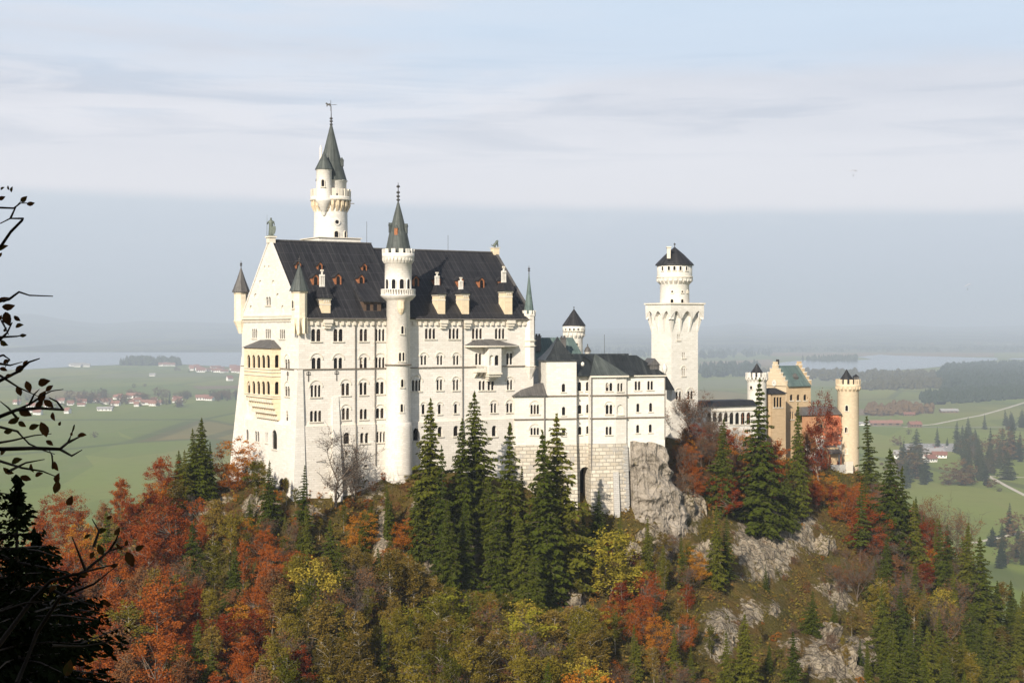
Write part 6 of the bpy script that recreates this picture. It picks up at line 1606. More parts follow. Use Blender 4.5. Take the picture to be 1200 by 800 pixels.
# limit above which the scattered wood may not rise (keeps the walls in view), in the photograph's rows
LIM = [(-60, 600), (60, 580), (90, 566), (150, 555), (200, 528), (262, 520), (272, 545), (300, 548), (340, 590), (352, 572), (400, 562), (440, 556), (480, 556), (488, 560), (520, 560), (600, 585), (650, 600), (690, 626), (735, 636), (770, 622), (790, 560), (802, 500), (825, 488), (840, 492), (870, 500), (905, 522), (950, 562), (1006, 566), (1012, 545), (1040, 560), (1080, 585), (1120, 620), (1200, 660)]
def lim(px):
    for (a, ya), (b, yb) in zip(LIM, LIM[1:]):
        if a <= px <= b: return ya + (yb - ya) * (px - a) / (b - a)
    return 600
HP = [(h[1], h[2], h[3], 10) for h in HERO]
placed = []
def scatter(region, n, kinds, hrange, label_of, min_d=4.0, seed=1, groupname=None, keep=lambda x, y: True):
    ra = random.Random(seed); x0, x1, y0, y1 = region; got = 0; tries = 0
    while got < n and tries < n * 25:
        tries += 1
        px, py = ra.uniform(x0, x1), ra.uniform(y0, y1)
        if not keep(px, py): continue
        p = ground_at(px, py)
        if p is None: continue
        if any((p.x - a) ** 2 + (p.y - b) ** 2 < min_d ** 2 for a, b in placed[-400:]): continue
        r_ = ra.random(); acc = 0
        for k, wgt in kinds:
            acc += wgt
            if r_ <= acc: break
        h = ra.uniform(*hrange) * (1.0 if k not in ('shrub',) else .32) * (1.1 if k in ('spruce',) else 1)
        hp = h * F_PX / p.y; room = py - lim(px)
        if room < hp:
            h = room * p.y / F_PX
            if h < (1.0 if k == 'shrub' else 2.2): continue
            if h < 4.5: k = 'shrub' if k in ('beech', 'olive', 'orange', 'bare', 'yellow') else k
        placed.append((p.x, p.y)); got += 1
        lab, grp = label_of[k]
        tree(k, p, h, lab, grp, ra.randrange(7), 1.1 if k in ('orange', 'yellow') else 1.0)
    return got
nw = lambda where: {
    'beech': (f'rust red beech among the {where}', f'rust red beeches, {where}'), 'bare': (f'grey twigged almost bare birch among the {where}', f'almost bare birches, {where}'),
    'orange': (f'orange leaved maple among the {where}', f'orange maples, {where}'), 'olive': (f'slender olive brown ash among the {where}', f'olive ashes, {where}'), 'yellow': (f'yellow green maple among the {where}', f'yellow maples, {where}'),
    'spruce': (f'dark spruce among the {where}', f'spruces, {where}'), 'thin': (f'thin ragged spruce among the {where}', f'thin spruces, {where}'), 'shrub': (f'low shrub among the {where}', f'shrubs, {where}')}
A_ = nw('red wood left of the palace'); B_ = nw('mixed trees on the slope below the palace'); C__ = nw('sparse growth on the rocky right slope'); D_ = nw('dark trees on the right shoulder')
scatter((-40, 200, 575, 900), 70, [('beech', .76), ('bare', .09), ('orange', .05), ('olive', .07), ('spruce', .03)], (10, 16), A_, 3.6, 2, keep=lambda x, y: True)
scatter((190, 350, 600, 900), 50, [('beech', .44), ('bare', .08), ('olive', .35), ('orange', .04), ('spruce', .09)], (8, 13), A_, 3.5, 3, keep=lambda x, y: y > 640 + (x - 190) * .35 or x < 215)
LIM0 = LIM; LIM = [(0, 600), (280, 578), (345, 605), (400, 590), (470, 580), (500, 590), (560, 640), (640, 660), (700, 650), (760, 640), (1200, 700)]
scatter((280, 480, 570, 690), 64, [('olive', .16), ('shrub', .60), ('bare', .10), ('orange', .04), ('spruce', .10)], (4, 7.5), B_, 2.2, 4)
LIM = [(0, 520), (1200, 520)]
scatter((275, 485, 562, 612), 60, [('shrub', .9), ('olive', .1)], (3.2, 7.5), B_, 1.6, 44)
scatter((200, 280, 572, 610), 14, [('shrub', .9), ('orange', .1)], (3, 7), A_, 1.6, 45)
LIM = [(0, 620), (280, 650), (340, 640), (400, 634), (470, 640), (520, 686), (600, 694), (640, 712), (690, 706), (720, 726), (760, 700), (1200, 700)]
scatter((320, 700, 690, 900), 185, [('olive', .80), ('bare', .05), ('yellow', .03), ('spruce', .11), ('orange', .01)], (7.5, 15.5), B_, 2.6, 5)
LIM = LIM0
scatter((480, 720, 570, 720), 54, [('olive', .12), ('shrub', .58), ('spruce', .16), ('bare', .12), ('orange', .02)], (4, 7), B_, 2.2, 6)
scatter((700, 840, 640, 900), 44, [('olive', .44), ('bare', .10), ('orange', .07), ('beech', .09), ('spruce', .18), ('shrub', .12)], (5, 9), C__, 2.8, 7)
scatter((820, 1010, 600, 860), 130, [('shrub', .84), ('bare', .05), ('olive', .05), ('spruce', .06)], (2.6, 6), C__, 1.6, 8)
scatter((785, 1010, 505, 605), 74, [('beech', .34), ('orange', .26), ('bare', .20), ('shrub', .12), ('olive', .08)], (6, 10), nw('red trees round the foot of the gallery'), 2.8, 9)
scatter((985, 1090, 560, 720), 40, [('beech', .34), ('bare', .2), ('spruce', .24), ('orange', .12), ('thin', .1)], (8, 13), D_, 3.0, 10)
scatter((1030, 1240, 640, 940), 120, [('spruce', .68), ('olive', .15), ('thin', .10), ('bare', .04), ('yellow', .03)], (9, 15), D_, 3.0, 11)
print('hill trees', N_TREES)

# limestone crags standing out of the slope
import bmesh
def crag_mesh(seed):
    rs = np.random.RandomState(seed); bm = bmesh.new(); bmesh.ops.create_icosphere(bm, subdivisions=5, radius=1.0)
    V = np.array([v.co[:] for v in bm.verts]); d = V / np.linalg.norm(V, axis=1)[:, None]
    N_ = rvec(rs, 16); N_[:, 2] *= .55; N_ /= np.linalg.norm(N_, axis=1)[:, None]; off = rs.uniform(.55, 1.0, 16)
    dt = d @ N_.T; rr = np.where(dt > .05, off[None, :] / np.maximum(dt, .05), 9).min(1); rr = np.minimum(rr, 1.25)
    P = d * rr[:, None]
    n_ = ridged(P[:, 0] * 2.2 + P[:, 1] * 1.3 + 5, P[:, 2] * 1.8 + P[:, 1] * .7 + 3, 4, seed) - .5; n2 = ridged(P[:, 0] * 6 + 9, P[:, 2] * 5 + P[:, 1] * 4, 3, seed + 3) - .5
    P = P * (1 + n_ * .30 + n2 * .10)[:, None]
    for v, p in zip(bm.verts, P): v.co = p
    me = bpy.data.meshes.new('rock_outcrop'); bm.to_mesh(me); bm.free(); me.materials.append(M['crag']); return me
CRAGS = [crag_mesh(s) for s in range(200, 206)]
rk_ = random.Random(77)
for (a, b, w_, h_, s) in ROCK:
    n = max(2, int(w_ * h_ / 150 * s))
    for i in range(min(n, 9)):
        px, py = a + rk_.gauss(0, .55) * w_, b + rk_.gauss(0, .55) * h_
        p = ground_at(px, py)
        if p is None or float(keep_flat(np.array(p.x), np.array(p.y))) < .5: continue
        o = bpy.data.objects.new('rock_outcrop', CRAGS[rk_.randrange(6)]); col.objects.link(o); sz = rk_.uniform(.8, 2.3) * (.8 + .5 * s)
        o.location = p + Vector((0, .3 * sz, -.35 * sz)); o.scale = (sz * rk_.uniform(.8, 1.5), sz * rk_.uniform(.7, 1.1), sz * rk_.uniform(.8, 1.9)); o.rotation_euler = (rk_.uniform(-.3, .3), rk_.uniform(-.3, .3), rk_.uniform(0, 6.28))
        if px < 345: lab, g_ = 'pale limestone crag in the wood left of the palace', 'crags left of the palace'
        elif px < 720: lab, g_ = 'pale limestone crag on the slope below the palace', 'crags below the palace'
        elif px < 1060: lab, g_ = 'pale limestone crag on the bare right slope', 'crags on the right slope'
        else: lab, g_ = 'limestone crag between the spruces on the right shoulder', 'crags on the right shoulder'
        tag(o, lab, 'rock', g_)

# undergrowth: leaf litter, grass tufts and low scrub no one could count
def undergrowth():
    rs = np.random.RandomState(5); C_, A, B = [], [], []
    n = 300000
    x = rs.uniform(-100, 140, n); y = rs.uniform(200, 385, n); z = zground(x, y)
    px = CX + x / y * F_PX; py = HY - z / y * F_PX
    rk = rock_mask(x, y, z); cl = fbm(x * .13, y * .13, 3, 14)
    u = (x - A0[0]) * D[0] + (y - A0[1]) * D[1]; v = (x - A0[0]) * E[0] + (y - A0[1]) * E[1]
    ok = (px > -20) & (px < 1220) & (py > 500) & (py < 830) & (rk + rs.uniform(-.25, .25, n) < .45) & (cl + rs.uniform(-.2, .2, n) > .40) & ~((u > -1.5) & (v > -1.2) & (u < 52))
    ok &= keep_flat(x, y) > rs.uniform(0, .5, n)
    P = np.stack([x, y, z + rs.uniform(.0, .9, n) ** 2 * 1.2], 1)[ok]; m_ = len(P)
    d_ = rvec(rs, m_); d_[:, 2] = np.abs(d_[:, 2]) * .8; s = rs.uniform(.16, .42, m_)
    b = np.cross(d_, rvec(rs, m_)); b /= np.linalg.norm(b, axis=1)[:, None] + 1e-6
    m, nt, out = new_mat('undergrowth_leaves'); t = NT(nt); n1 = t.noise(t.pos(), .14, 5, .6); n2 = t.noise(t.pos(), 1.8, 3, .6)
    c = t.ramp(t.math('ADD', t.math('MULTIPLY', n1, .7), t.math('MULTIPLY', n2, .3)), [(.34, (.055, .062, .008)), (.46, (.115, .098, .014)), (.56, (.18, .11, .024)), (.66, (.20, .07, .016))])
    t.bsdf(out, c, .9, None, .1)
    o = bpy.data.objects.new('undergrowth', quads_mesh('undergrowth', P, d_ * s[:, None], b * s[:, None] * .5, m)); col.objects.link(o)
    tag(o, 'low scrub, tufts and leaf litter covering the castle hill', 'undergrowth', kind='stuff')
undergrowth()
# ------------------------------------------------------------------ valley: plain, lakes, hills
VS = PLAIN / -150.0
def Yrow(py): return -PLAIN * F_PX / (py - HY)
def plain_at(px, py, lift=0.): Y = Yrow(py); return Vector((hx(px, Y), Y, PLAIN + lift))
def plain_material():
    m, nt, out = new_mat('meadows'); t = NT(nt); pos = t.pos()
    big = t.n('ShaderNodeTexVoronoi', {'Scale': 1.0, 'Randomness': .9}); nt.links.new(t.mapped(pos, (.0015, .0008, 0), (3, 1, 0)), big.inputs['Vector'])
    sep = t.n('ShaderNodeSeparateColor'); nt.links.new(big.outputs['Color'], sep.inputs[0])
    c = t.ramp(sep.outputs[0], [(.0, (.128, .172, .033)), (.3, (.157, .196, .036)), (.55, (.195, .212, .043)), (.75, (.147, .186, .035)), (.92, (.22, .165, .06))])
    n1 = t.noise(t.mapped(pos, (.0029, .0011, 0)), 1.0, 6, .6); n2 = t.noise(t.mapped(pos, (.02, .003, 0)), 1.0, 5, .65)
    c = t.mix(t.ramp(n1, [(.42, 0.), (.66, .65)]), c, (.18, .17, .05)); c = t.mix(t.ramp(n2, [(.55, 0.), (.7, .4)]), c, (.20, .185, .065))
    n3 = t.noise(pos, .05, 5, .6); c = t.mix(t.ramp(n3, [(.5, 0.), (.8, .4)]), c, (.10, .11, .024))
    ed = t.n('ShaderNodeTexVoronoi', {'Scale': 1.0, 'Randomness': .9}, feature='DISTANCE_TO_EDGE'); nt.links.new(t.mapped(pos, (.0015, .0008, 0), (3, 1, 0)), ed.inputs['Vector'])
    c = t.mix(t.ramp(ed.outputs['Distance'], [(.012, .55), (.02, 0.)]), c, (.06, .075, .025))
    fine = t.n('ShaderNodeTexVoronoi', {'Scale': 1.0, 'Randomness': .7}); nt.links.new(t.mapped(pos, (.0054, .0016, 0), (1, 4, 0)), fine.inputs['Vector']); s2 = t.n('ShaderNodeSeparateColor'); nt.links.new(fine.outputs['Color'], s2.inputs[0])
    c = t.mix(.5, c, t.mix(1.0, c, t.ramp(s2.outputs[1], [(0, (.72, .78, .7)), (.5, (1, 1, 1)), (1, (1.3, 1.2, 1.15))]), 'MULTIPLY'))
    t.bsdf(out, c, .95, None, .1); return m
M['plain'] = plain_material()
mb = MB(); gx = [-40000, -6000, -1500, 1500, 6000, 40000]; gy = [-3000, 400, 2000, 6000, 14000, 48000]
for i in range(5):
    for j in range(5): mb.poly([(gx[i], gy[j], PLAIN), (gx[i + 1], gy[j], PLAIN), (gx[i + 1], gy[j + 1], PLAIN), (gx[i], gy[j + 1], PLAIN)], M['plain'])
tag(mb.build('valley_floor', None, uv=False), kind='structure')

def water_mat():
    m, nt, out = new_mat('lake_water'); t = NT(nt)
    t.bsdf(out, (.16, .20, .22), .18, t.bump(t.noise(t.mapped(t.pos(), (.02, .05, 0)), 1.0, 4), .12, 1.0), .5); return m
M['water'] = water_mat()
def lake(name, outline):
    mb = MB(); mb.poly([plain_at(a, b, 1.2) for a, b in outline], M['water']); return tag(mb.build(name, None, uv=False), kind='structure')
lake('lake_west', [(-120, 436), (30, 433), (70, 430.6), (100, 428.8), (140, 427.6), (175, 427.2), (206, 426.4), (230, 428), (262, 430), (300, 429.5), (420, 428), (540, 424.6), (625, 417), (610, 411), (500, 406.4), (350, 404.6), (250, 405.2), (160, 406.2), (95, 407.5), (60, 409.4), (10, 411.4), (-120, 412)])
lake('lake_east', [(902, 431), (930, 434), (958, 436.6), (1000, 436.4), (1040, 434.6), (1085, 431.6), (1110, 428.6), (1140, 425), (1170, 421.6), (1168, 419.4), (1120, 418.4), (1060, 417), (1030, 415.6), (1005, 418.4), (1022, 421), (985, 423.4), (940, 422.2), (915, 425)])
lake('pond', [(1180, 421), (1230, 422), (1230, 419.6), (1185, 419.8)])

def strip(name, pts, wdt, mat, lift):
    wdt = wdt * VS
    mb = MB(); P = [plain_at(a, b, lift) for a, b in pts]
    for p, q_ in zip(P, P[1:]):
        d_ = (q_ - p).normalized(); s = Vector((-d_.y, d_.x, 0)) * wdt / 2
        mb.poly([p - s, p + s, q_ + s, q_ - s], mat)
    return tag(mb.build(name, None, uv=False), kind='structure')
M['gravelroad'] = plain('pale_gravel', (.50, .45, .37), .95, .1, .15, .1)
M['asphalt'] = plain('grey_road', (.30, .29, .27), .9, .1, .1, .1)
M['brownfield'] = plain('ploughed_field', (.20, .145, .09), .95, .1, .2, .02)
M['palefield'] = plain('mown_field', (.17, .18, .075), .95, .1, .15, .01)
M['dryfield'] = plain('reedy_field', (.24, .165, .085), .95, .1, .25, .01)
strip('path', [(1158, 557.4), (1166, 561.6), (1182, 570.4), (1204, 581.6), (1240, 600)], 4.5, M['gravelroad'], .06)
strip('path', [(1158, 557.4), (1180, 558.6), (1215, 559.6)], 5, M['gravelroad'], .05)
strip('path', [(1140, 636), (1172, 629.4), (1205, 621.6), (1240, 614)], 4.5, M['gravelroad'], .06)
strip('path', [(1060, 500.5), (1095, 497), (1120, 492), (1150, 486.4), (1180, 478), (1215, 467)], 7, M['gravelroad'], .10)
strip('road', [(1003, 498.6), (1040, 499.6), (1080, 500.2), (1130, 500.6), (1210, 499.6)], 8, M['asphalt'], .08)
strip('field_path', [(60, 486.4), (110, 487.6), (180, 491), (250, 494.6), (300, 497)], 6, M['palefield'], .06)
strip('field_path', [(100, 505), (180, 507), (260, 509), (300, 511)], 5, M['palefield'], .07)
strip('field_path', [(150, 479.4), (220, 476.4), (300, 473)], 7, M['palefield'], .08)
def field(pts, mat, lift):
    mb = MB(); mb.poly([plain_at(a, b, lift) for a, b in pts], mat); return tag(mb.build('field', None, uv=False), kind='structure')
field([(1000, 479), (1050, 480), (1052, 485.6), (1000, 486.6)], M['brownfield'], .4)
field([(1055, 470), (1130, 466), (1085, 473), (1050, 476)], M['palefield'], .3)
field([(225, 452.6), (300, 451), (300, 454.8), (232, 455.8)], M['brownfield'], .4)
field([(120, 438), (260, 437), (280, 441), (110, 443)], M['palefield'], .3)
field([(820, 424), (905, 421), (905, 428), (830, 432)], M['dryfield'], .5)
field([(900, 413.4), (1165, 413.6), (1165, 418), (905, 417)], M['dryfield'], .9)
field([(820, 446), (880, 443), (1010, 440.6), (1100, 438), (1095, 446), (1000, 452), (820, 456)], M['palefield'], .35)

# far rolling hills
def hills_mat():
    m, nt, out = new_mat('wooded_hills'); t = NT(nt); pos = t.pos()
    n = t.noise(t.mapped(pos, (.0012, .0006, .0007)), 1.0, 7, .62); n2 = t.noise(t.mapped(pos, (.007, .003, 0)), 1.0, 5, .65)
    c = t.ramp(n, [(.40, (.022, .032, .016)), (.47, (.035, .045, .02)), (.50, (.11, .125, .05)), (.62, (.14, .145, .065)), (.7, (.05, .06, .025))])
    c = t.mix(t.ramp(n2, [(.5, 0.), (.62, .75)]), c, (.03, .04, .02))
    t.bsdf(out, c, .95, None, .1); return m
M['hills'] = hills_mat()
def hills(name, x0, x1, y0, y1, hfun, nx=220, ny=70):
    xs = np.linspace(x0, x1, nx); ys = np.linspace(y0, y1, ny); X, Y = np.meshgrid(xs, ys)
    return make_grid_mesh(name, X, Y, hfun(X, Y, (Y - y0) / (y1 - y0)), M['hills'])
def hf_left(X, Y, t_):
    px = CX + X / Y * F_PX
    prof = np.interp(px, [-200, 0, 40, 75, 120, 170, 260, 400, 600], [372, 368, 366, 373, 379, 376, 379, 381, 383])
    top = (HY - prof) / F_PX * Y
    ed = np.clip((420 - px) / 120, 0, 1)
    return PLAIN - 6 + np.clip(t_ * 1.5, 0, 1) ** .8 * (top - PLAIN) * ed * (.72 + .5 * fbm(X * .00043, Y * .00029, 4, 2)) * np.clip((1.02 - t_) * 9, 0, 1)
hills('far_hills_west', -9000 * VS, -500 * VS, 12700 * VS, 21000 * VS, hf_left)
def hf_mid(X, Y, t_):
    px = CX + X / Y * F_PX
    prof = np.interp(px, [380, 500, 640, 700, 760, 830, 870, 900, 960, 1040, 1100, 1160, 1240], [384, 380, 386, 384, 384, 381, 378, 383, 381, 378, 382, 383, 384])
    top = (HY - prof) / F_PX * Y
    return PLAIN - 6 + np.clip(t_ * 1.15, 0, 1) ** .9 * (top - PLAIN) * (.78 + .44 * fbm(X * .00036 + 9, Y * .00029, 4, 6)) * np.clip((1.02 - t_) * 9, 0, 1)
hills('far_hills_east', -3500 * VS, 12000 * VS, 8700 * VS, 24000 * VS, hf_mid, 300, 110)

# ------------------------------------------------------------------ far woods: masses that read as one
def wood(name, label, spots, hr, seed=1, mat='farcon', cone=.85):
    """spots: (outline polygon in the photograph, trees)"""
    rs = np.random.RandomState(seed); V, Fc = [], []
    for (poly, n) in spots:
        P = np.array(poly, float); x0, x1, y0, y1 = P[:, 0].min(), P[:, 0].max(), P[:, 1].min(), P[:, 1].max(); got = 0; tries = 0
        while got < n and tries < n * 30:
            tries += 1
            a, b = rs.uniform(x0, x1), 1 / rs.uniform(1 / (y1 - HY), 1 / (y0 - HY)) + HY
            ins = False; j = len(P) - 1
            for i in range(len(P)):
                if (P[i, 1] > b) != (P[j, 1] > b) and a < (P[j, 0] - P[i, 0]) * (b - P[i, 1]) / (P[j, 1] - P[i, 1]) + P[i, 0]: ins = not ins
                j = i
            if not ins: continue
            got += 1; c = plain_at(a, b); h = rs.uniform(*hr) * VS; con = rs.rand() < cone; k = 7; r = h * (.24 if con else .42) * rs.uniform(.8, 1.3); b0 = len(V)
            rings = ((.0, .7), (.2, 1.0), (.55, .6), (.85, .2), (1.0, .0)) if con else ((.0, .5), (.3, 1.0), (.65, .95), (.9, .5), (1.0, .0))
            for (zf, rf_) in rings:
                for q_ in range(k):
                    th = 2 * math.pi * q_ / k + zf * 2; rr = r * rf_ * rs.uniform(.7, 1.25); V.append((c.x + rr * math.cos(th), c.y + rr * math.sin(th), c.z + h * zf + rs.uniform(-.04, .04) * h))
            for l in range(len(rings) - 1):
                for q_ in range(k): Fc.append((b0 + l * k + q_, b0 + l * k + (q_ + 1) % k, b0 + (l + 1) * k + (q_ + 1) % k, b0 + (l + 1) * k + q_))
    me = bpy.data.meshes.new(name); me.from_pydata(V, [], Fc); me.materials.append(L_[mat]); o = bpy.data.objects.new(name, me); col.objects.link(o)
    return tag(o, label, 'wood', kind='stuff')
wood('far_wood', 'large dark conifer wood on the plain at the right edge', [([(1098, 441), (1108, 433), (1140, 429.6), (1215, 428.6), (1215, 452), (1150, 456), (1105, 457)], 1500)], (20, 30), 1)
wood('tree_row', 'long dark conifer strip below the large right wood', [([(1078, 467), (1100, 464.6), (1150, 461), (1215, 456), (1215, 466), (1150, 471), (1085, 475)], 520)], (16, 24), 2)
wood('far_wood', 'dark wood behind the west lake shore', [([(138, 428.6), (150, 425.6), (206, 425.4), (212, 428.6)], 150)], (26, 38), 3)
wood('tree_row', 'grey green tree band in front of the east lake', [([(880, 438), (940, 437), (1100, 439.6), (1100, 448), (1060, 449), (1000, 447), (880, 446)], 420), ([(1012, 452), (1110, 449), (1110, 455), (1012, 458)], 180)], (14, 24), 4, 'farround', .5)
wood('far_wood', 'blue grey wood bands beyond the square tower', [([(640, 402), (760, 402), (905, 406), (905, 418), (825, 421), (640, 414)], 900), ([(820, 433), (890, 431), (890, 440), (820, 443)], 160)], (24, 36), 5)
wood('far_wood', 'blue grey wood bands beyond the east lake', [([(900, 404), (1220, 404), (1220, 412), (900, 413)], 900), ([(940, 422.2), (1000, 421.6), (1008, 423.4), (960, 424)], 90)], (24, 34), 6)
wood('thicket', 'low round thicket on the meadow beside the brown field', [([(1014, 484), (1020, 479), (1060, 477.6), (1098, 479), (1098, 484), (1060, 487), (1016, 488)], 70)], (11, 18), 7, 'farround', .1)

# ------------------------------------------------------------------ valley trees one can tell apart
def vtree(k, px, pf, pt, lab, grp=None, wide=1.0):
    p = plain_at(px, pf); return tree(k, p, (pf - pt) * p.y / F_PX, lab, grp, None, wide, sink=.2)
VT = [('farcon', 1099, 523, 500, 'lone spruce above the car park in the valley', 1.0), ('farcon', 1154, 503, 485, 'lone dark spruce standing by the valley road', 1.2), ('farcon', 1110, 522, 512, 'little spruce right of the lone spruce above the car park', 1.1),
      ('farcon', 1182, 562, 527, 'broad rounded spruce beside the pale valley path', 1.6), ('farcon', 1150, 562, 528, 'spruce at the wood edge where the pale path starts', 1.2), ('farround', 1065, 509, 502, 'small round tree alone on the valley meadow', 1.3),
      ('farround', 1162, 571, 560, 'dark bush beside the pale valley path', 1.6), ('farround', 1171, 575.6, 571, 'tiny bush on the meadow below the path', 2.0), ('farround', 1128, 568, 545, 'brownish round tree at the lower edge of the valley wood', 1.4),
      ('farround', 1112, 568, 554, 'reddish bush at the lower edge of the valley wood', 1.8), ('farround', 1187, 628, 598, 'brown tree by the lower valley path', 1.2), ('farcon', 1183, 626, 589, 'spruce behind the brown tree by the lower valley path', .9),
      ('farcon', 1163, 640, 617, 'small round spruce at the end of the lower path', 1.7), ('farround', 1052, 522, 510, 'brownish tree left of the car park', 1.3),
      ('farround', 111, 513, 505, 'round tree alone on the west meadow', 1.3), ('farround', 157, 454.5, 448.6, 'larger of two lone trees beyond the village', 1.3), ('farround', 170, 453, 448.8, 'smaller of two lone trees beyond the village', 1.3), ('farround', 123, 462, 454.4, 'tree standing above the village roofs', 1.0)]
for k, px, pf, pt, lab, wf in VT: vtree(k, px, pf, pt, lab, None, wf)
ra = random.Random(21)
def vgroup(n, x0, x1, y0, y1, hp, kinds, lab, grp, cond=lambda x, y: True):
    c = 0
    while c < n:
        px, py = ra.uniform(x0, x1), ra.uniform(y0, y1)
        if not cond(px, py): continue
        k = 'farcon' if ra.random() < kinds else 'farround'; vtree(k, px, py, py - ra.uniform(*hp), lab[0 if k == 'farcon' else 1], grp[0 if k == 'farcon' else 1], ra.uniform(.9, 1.3)); c += 1
G = (('dark spruce in the wood round the valley car park', 'round tree in the wood round the valley car park'), ('spruces round the valley car park', 'round trees round the valley car park'))
vgroup(32, 1056, 1160, 536, 572, (26, 38), .86, *G, cond=lambda x, y: not (1075 < x < 1108 and y < 556) )
vgroup(13, 1112, 1152, 514, 532, (20, 27), .97, *G)
vgroup(17, 1148, 1215, 536, 556, (28, 42), .85, *G, cond=lambda x, y: y < 549 or x < 1158)
vgroup(10, 1178, 1215, 496, 504, (16, 22), .95, ('dark spruce in the clump beside the valley road', 'round tree in the clump beside the valley road'), ('spruces beside the valley road', 'trees beside the valley road'))
vgroup(16, 1166, 1225, 634, 668, (24, 36), .6, ('spruce in the corner wood by the lower path', 'brown tree in the corner wood by the lower path'), ('corner wood spruces', 'corner wood trees'))
GV = (('dark conifer between the village houses', 'dark round tree between the village houses'), ('village conifers', 'village trees'))
vgroup(60, 80, 215, 464, 478, (5, 13), .15, *GV); vgroup(34, 195, 285, 464, 470, (6, 10), .2, *GV, cond=lambda x, y: not 228 < x < 244); vgroup(12, 20, 80, 468, 480, (6, 11), .15, *GV)
vgroup(24, 205, 285, 431, 437, (2.5, 4.5), .3, ('tiny conifer near the far lakeside village', 'tiny tree near the far lakeside village'), ('far village conifers', 'far village trees'))

# ------------------------------------------------------------------ houses
M['tile'] = plain('red_roof_tiles', (.25, .125, .09), .85, .2, .2, .3); M['tiled'] = plain('brown_roof_tiles', (.22, .10, .07), .85, .2, .2, .3); M['whitewash'] = plain('white_plaster', (.80, .78, .74), .9, .1, .06, .3); M['greyroof'] = plain('grey_roof', (.30, .29, .28), .8, .2, .1, .3)
M['barnwood'] = plain('dark_barn_boards', (.16, .11, .075), .9, .1, .2, .5)
HOUSE = {}
def house(px, py, L, W_, H, rot, label, grp, roof='tile', wallm='whitewash'):
    key = (roof, wallm)
    if key not in HOUSE:
        I = lambda u, v, z: Vector((u, v, z)); mb = MB(); mb.box(I, -.5, .5, -.5, .5, -.2, .56, M[wallm])
        mb.faces([I(-.5, -.5, .56), I(-.5, .5, .56), I(-.5, 0, .98), I(.5, -.5, .56), I(.5, .5, .56), I(.5, 0, .98)], [(0, 1, 2), (3, 5, 4)], M[wallm])
        w0 = mb.build('wall', None); r = MB()
        for s in (-1, 1): r.hexa([I(-.56, s * .6, .48), I(.56, s * .6, .48), I(.56, 0, 1.0), I(-.56, 0, 1.0), I(-.56, s * .6, .53), I(.56, s * .6, .53), I(.56, 0, 1.06), I(-.56, 0, 1.06)], M[roof])
        r.box(I, .15, .22, .05, .15, .8, 1.2, M['tiled']); r0 = r.build('roof', None)
        wn = []
        for i in range(4):
            g = MB(); u = -.38 + .25 * i; g.box(I, u - .05, u + .05, -.512, -.49, .2, .4, M['glass']); wn.append(g.build('window', None))
        root = bpy.data.objects.new('house', None); col.objects.link(root)
        kids = [w0, r0] + wn
        for k in kids: k.parent = root
        HOUSE[key] = (root, kids); t = root
    else:
        root, kids = HOUSE[key]; t = root.copy(); col.objects.link(t)
        for k in kids: c = k.copy(); col.objects.link(c); c.parent = t
        if 'group' in t: del t['group']
    t.location = plain_at(px, py); t.rotation_euler = (0, 0, R(rot)); t.scale = (L * VS, W_ * VS, H * VS); tag(t, label, 'house', grp); return t
for i in range(38):
    px = ra.uniform(78, 212) if i < 30 else ra.uniform(10, 76); py = ra.uniform(464, 477) if px > 80 else ra.uniform(472, 486)
    house(px, py, ra.uniform(8, 18), ra.uniform(8, 11), ra.uniform(6, 10), ra.uniform(-30, 30), 'white village house with red tiled roof among dark trees', 'red roofed village houses', 'tile' if ra.random() < .8 else 'tiled')
house(178, 474, 38, 13, 9, 4, 'longest red roofed farmhouse at the front edge of the village', None, 'tile'); house(157, 466.4, 30, 13, 11, -6, 'big red roofed farmhouse with white gable in the village middle', None, 'tile')
house(237, 468.6, 25, 13, 11, 8, 'separate red roofed white farm right of the village', None, 'tile'); house(246, 469, 18, 11, 8, -25, 'smaller barn beside the separate farm right of the village', None, 'tiled')
house(123, 481, 26, 11, 7, 3, 'pale shed at the front edge of the village', None, 'greyroof')
for i in range(34): house(ra.uniform(222, 284) if i < 28 else ra.uniform(188, 206), ra.uniform(431, 437) if i < 28 else ra.uniform(428, 430), ra.uniform(16, 30), 14, ra.uniform(10, 14), ra.uniform(-40, 40), 'tiny house in the far village by the west lake', 'far lakeside village houses', 'tile' if ra.random() < .75 else 'tiled')
for i in range(8): house(ra.uniform(84, 104), ra.uniform(428.4, 430), 26, 16, 12, ra.uniform(-40, 40), 'tiny white lakeside house at the near shore of the west lake', 'white lakeside houses', 'greyroof')
house(269, 446, 16, 12, 14, 40, 'lone white house on the far meadow', None, 'tiled'); house(178.5, 440.6, 18, 12, 9, 10, 'lone pale hut on the far west meadow', None, 'greyroof')
for i in range(30): house(ra.uniform(1085, 1215), ra.uniform(403, 408), ra.uniform(20, 34), 18, ra.uniform(16, 24), ra.uniform(-40, 40), 'tiny pale house in the far hillside town', 'far hillside town houses', 'tile' if ra.random() < .5 else 'greyroof').location.z += 17
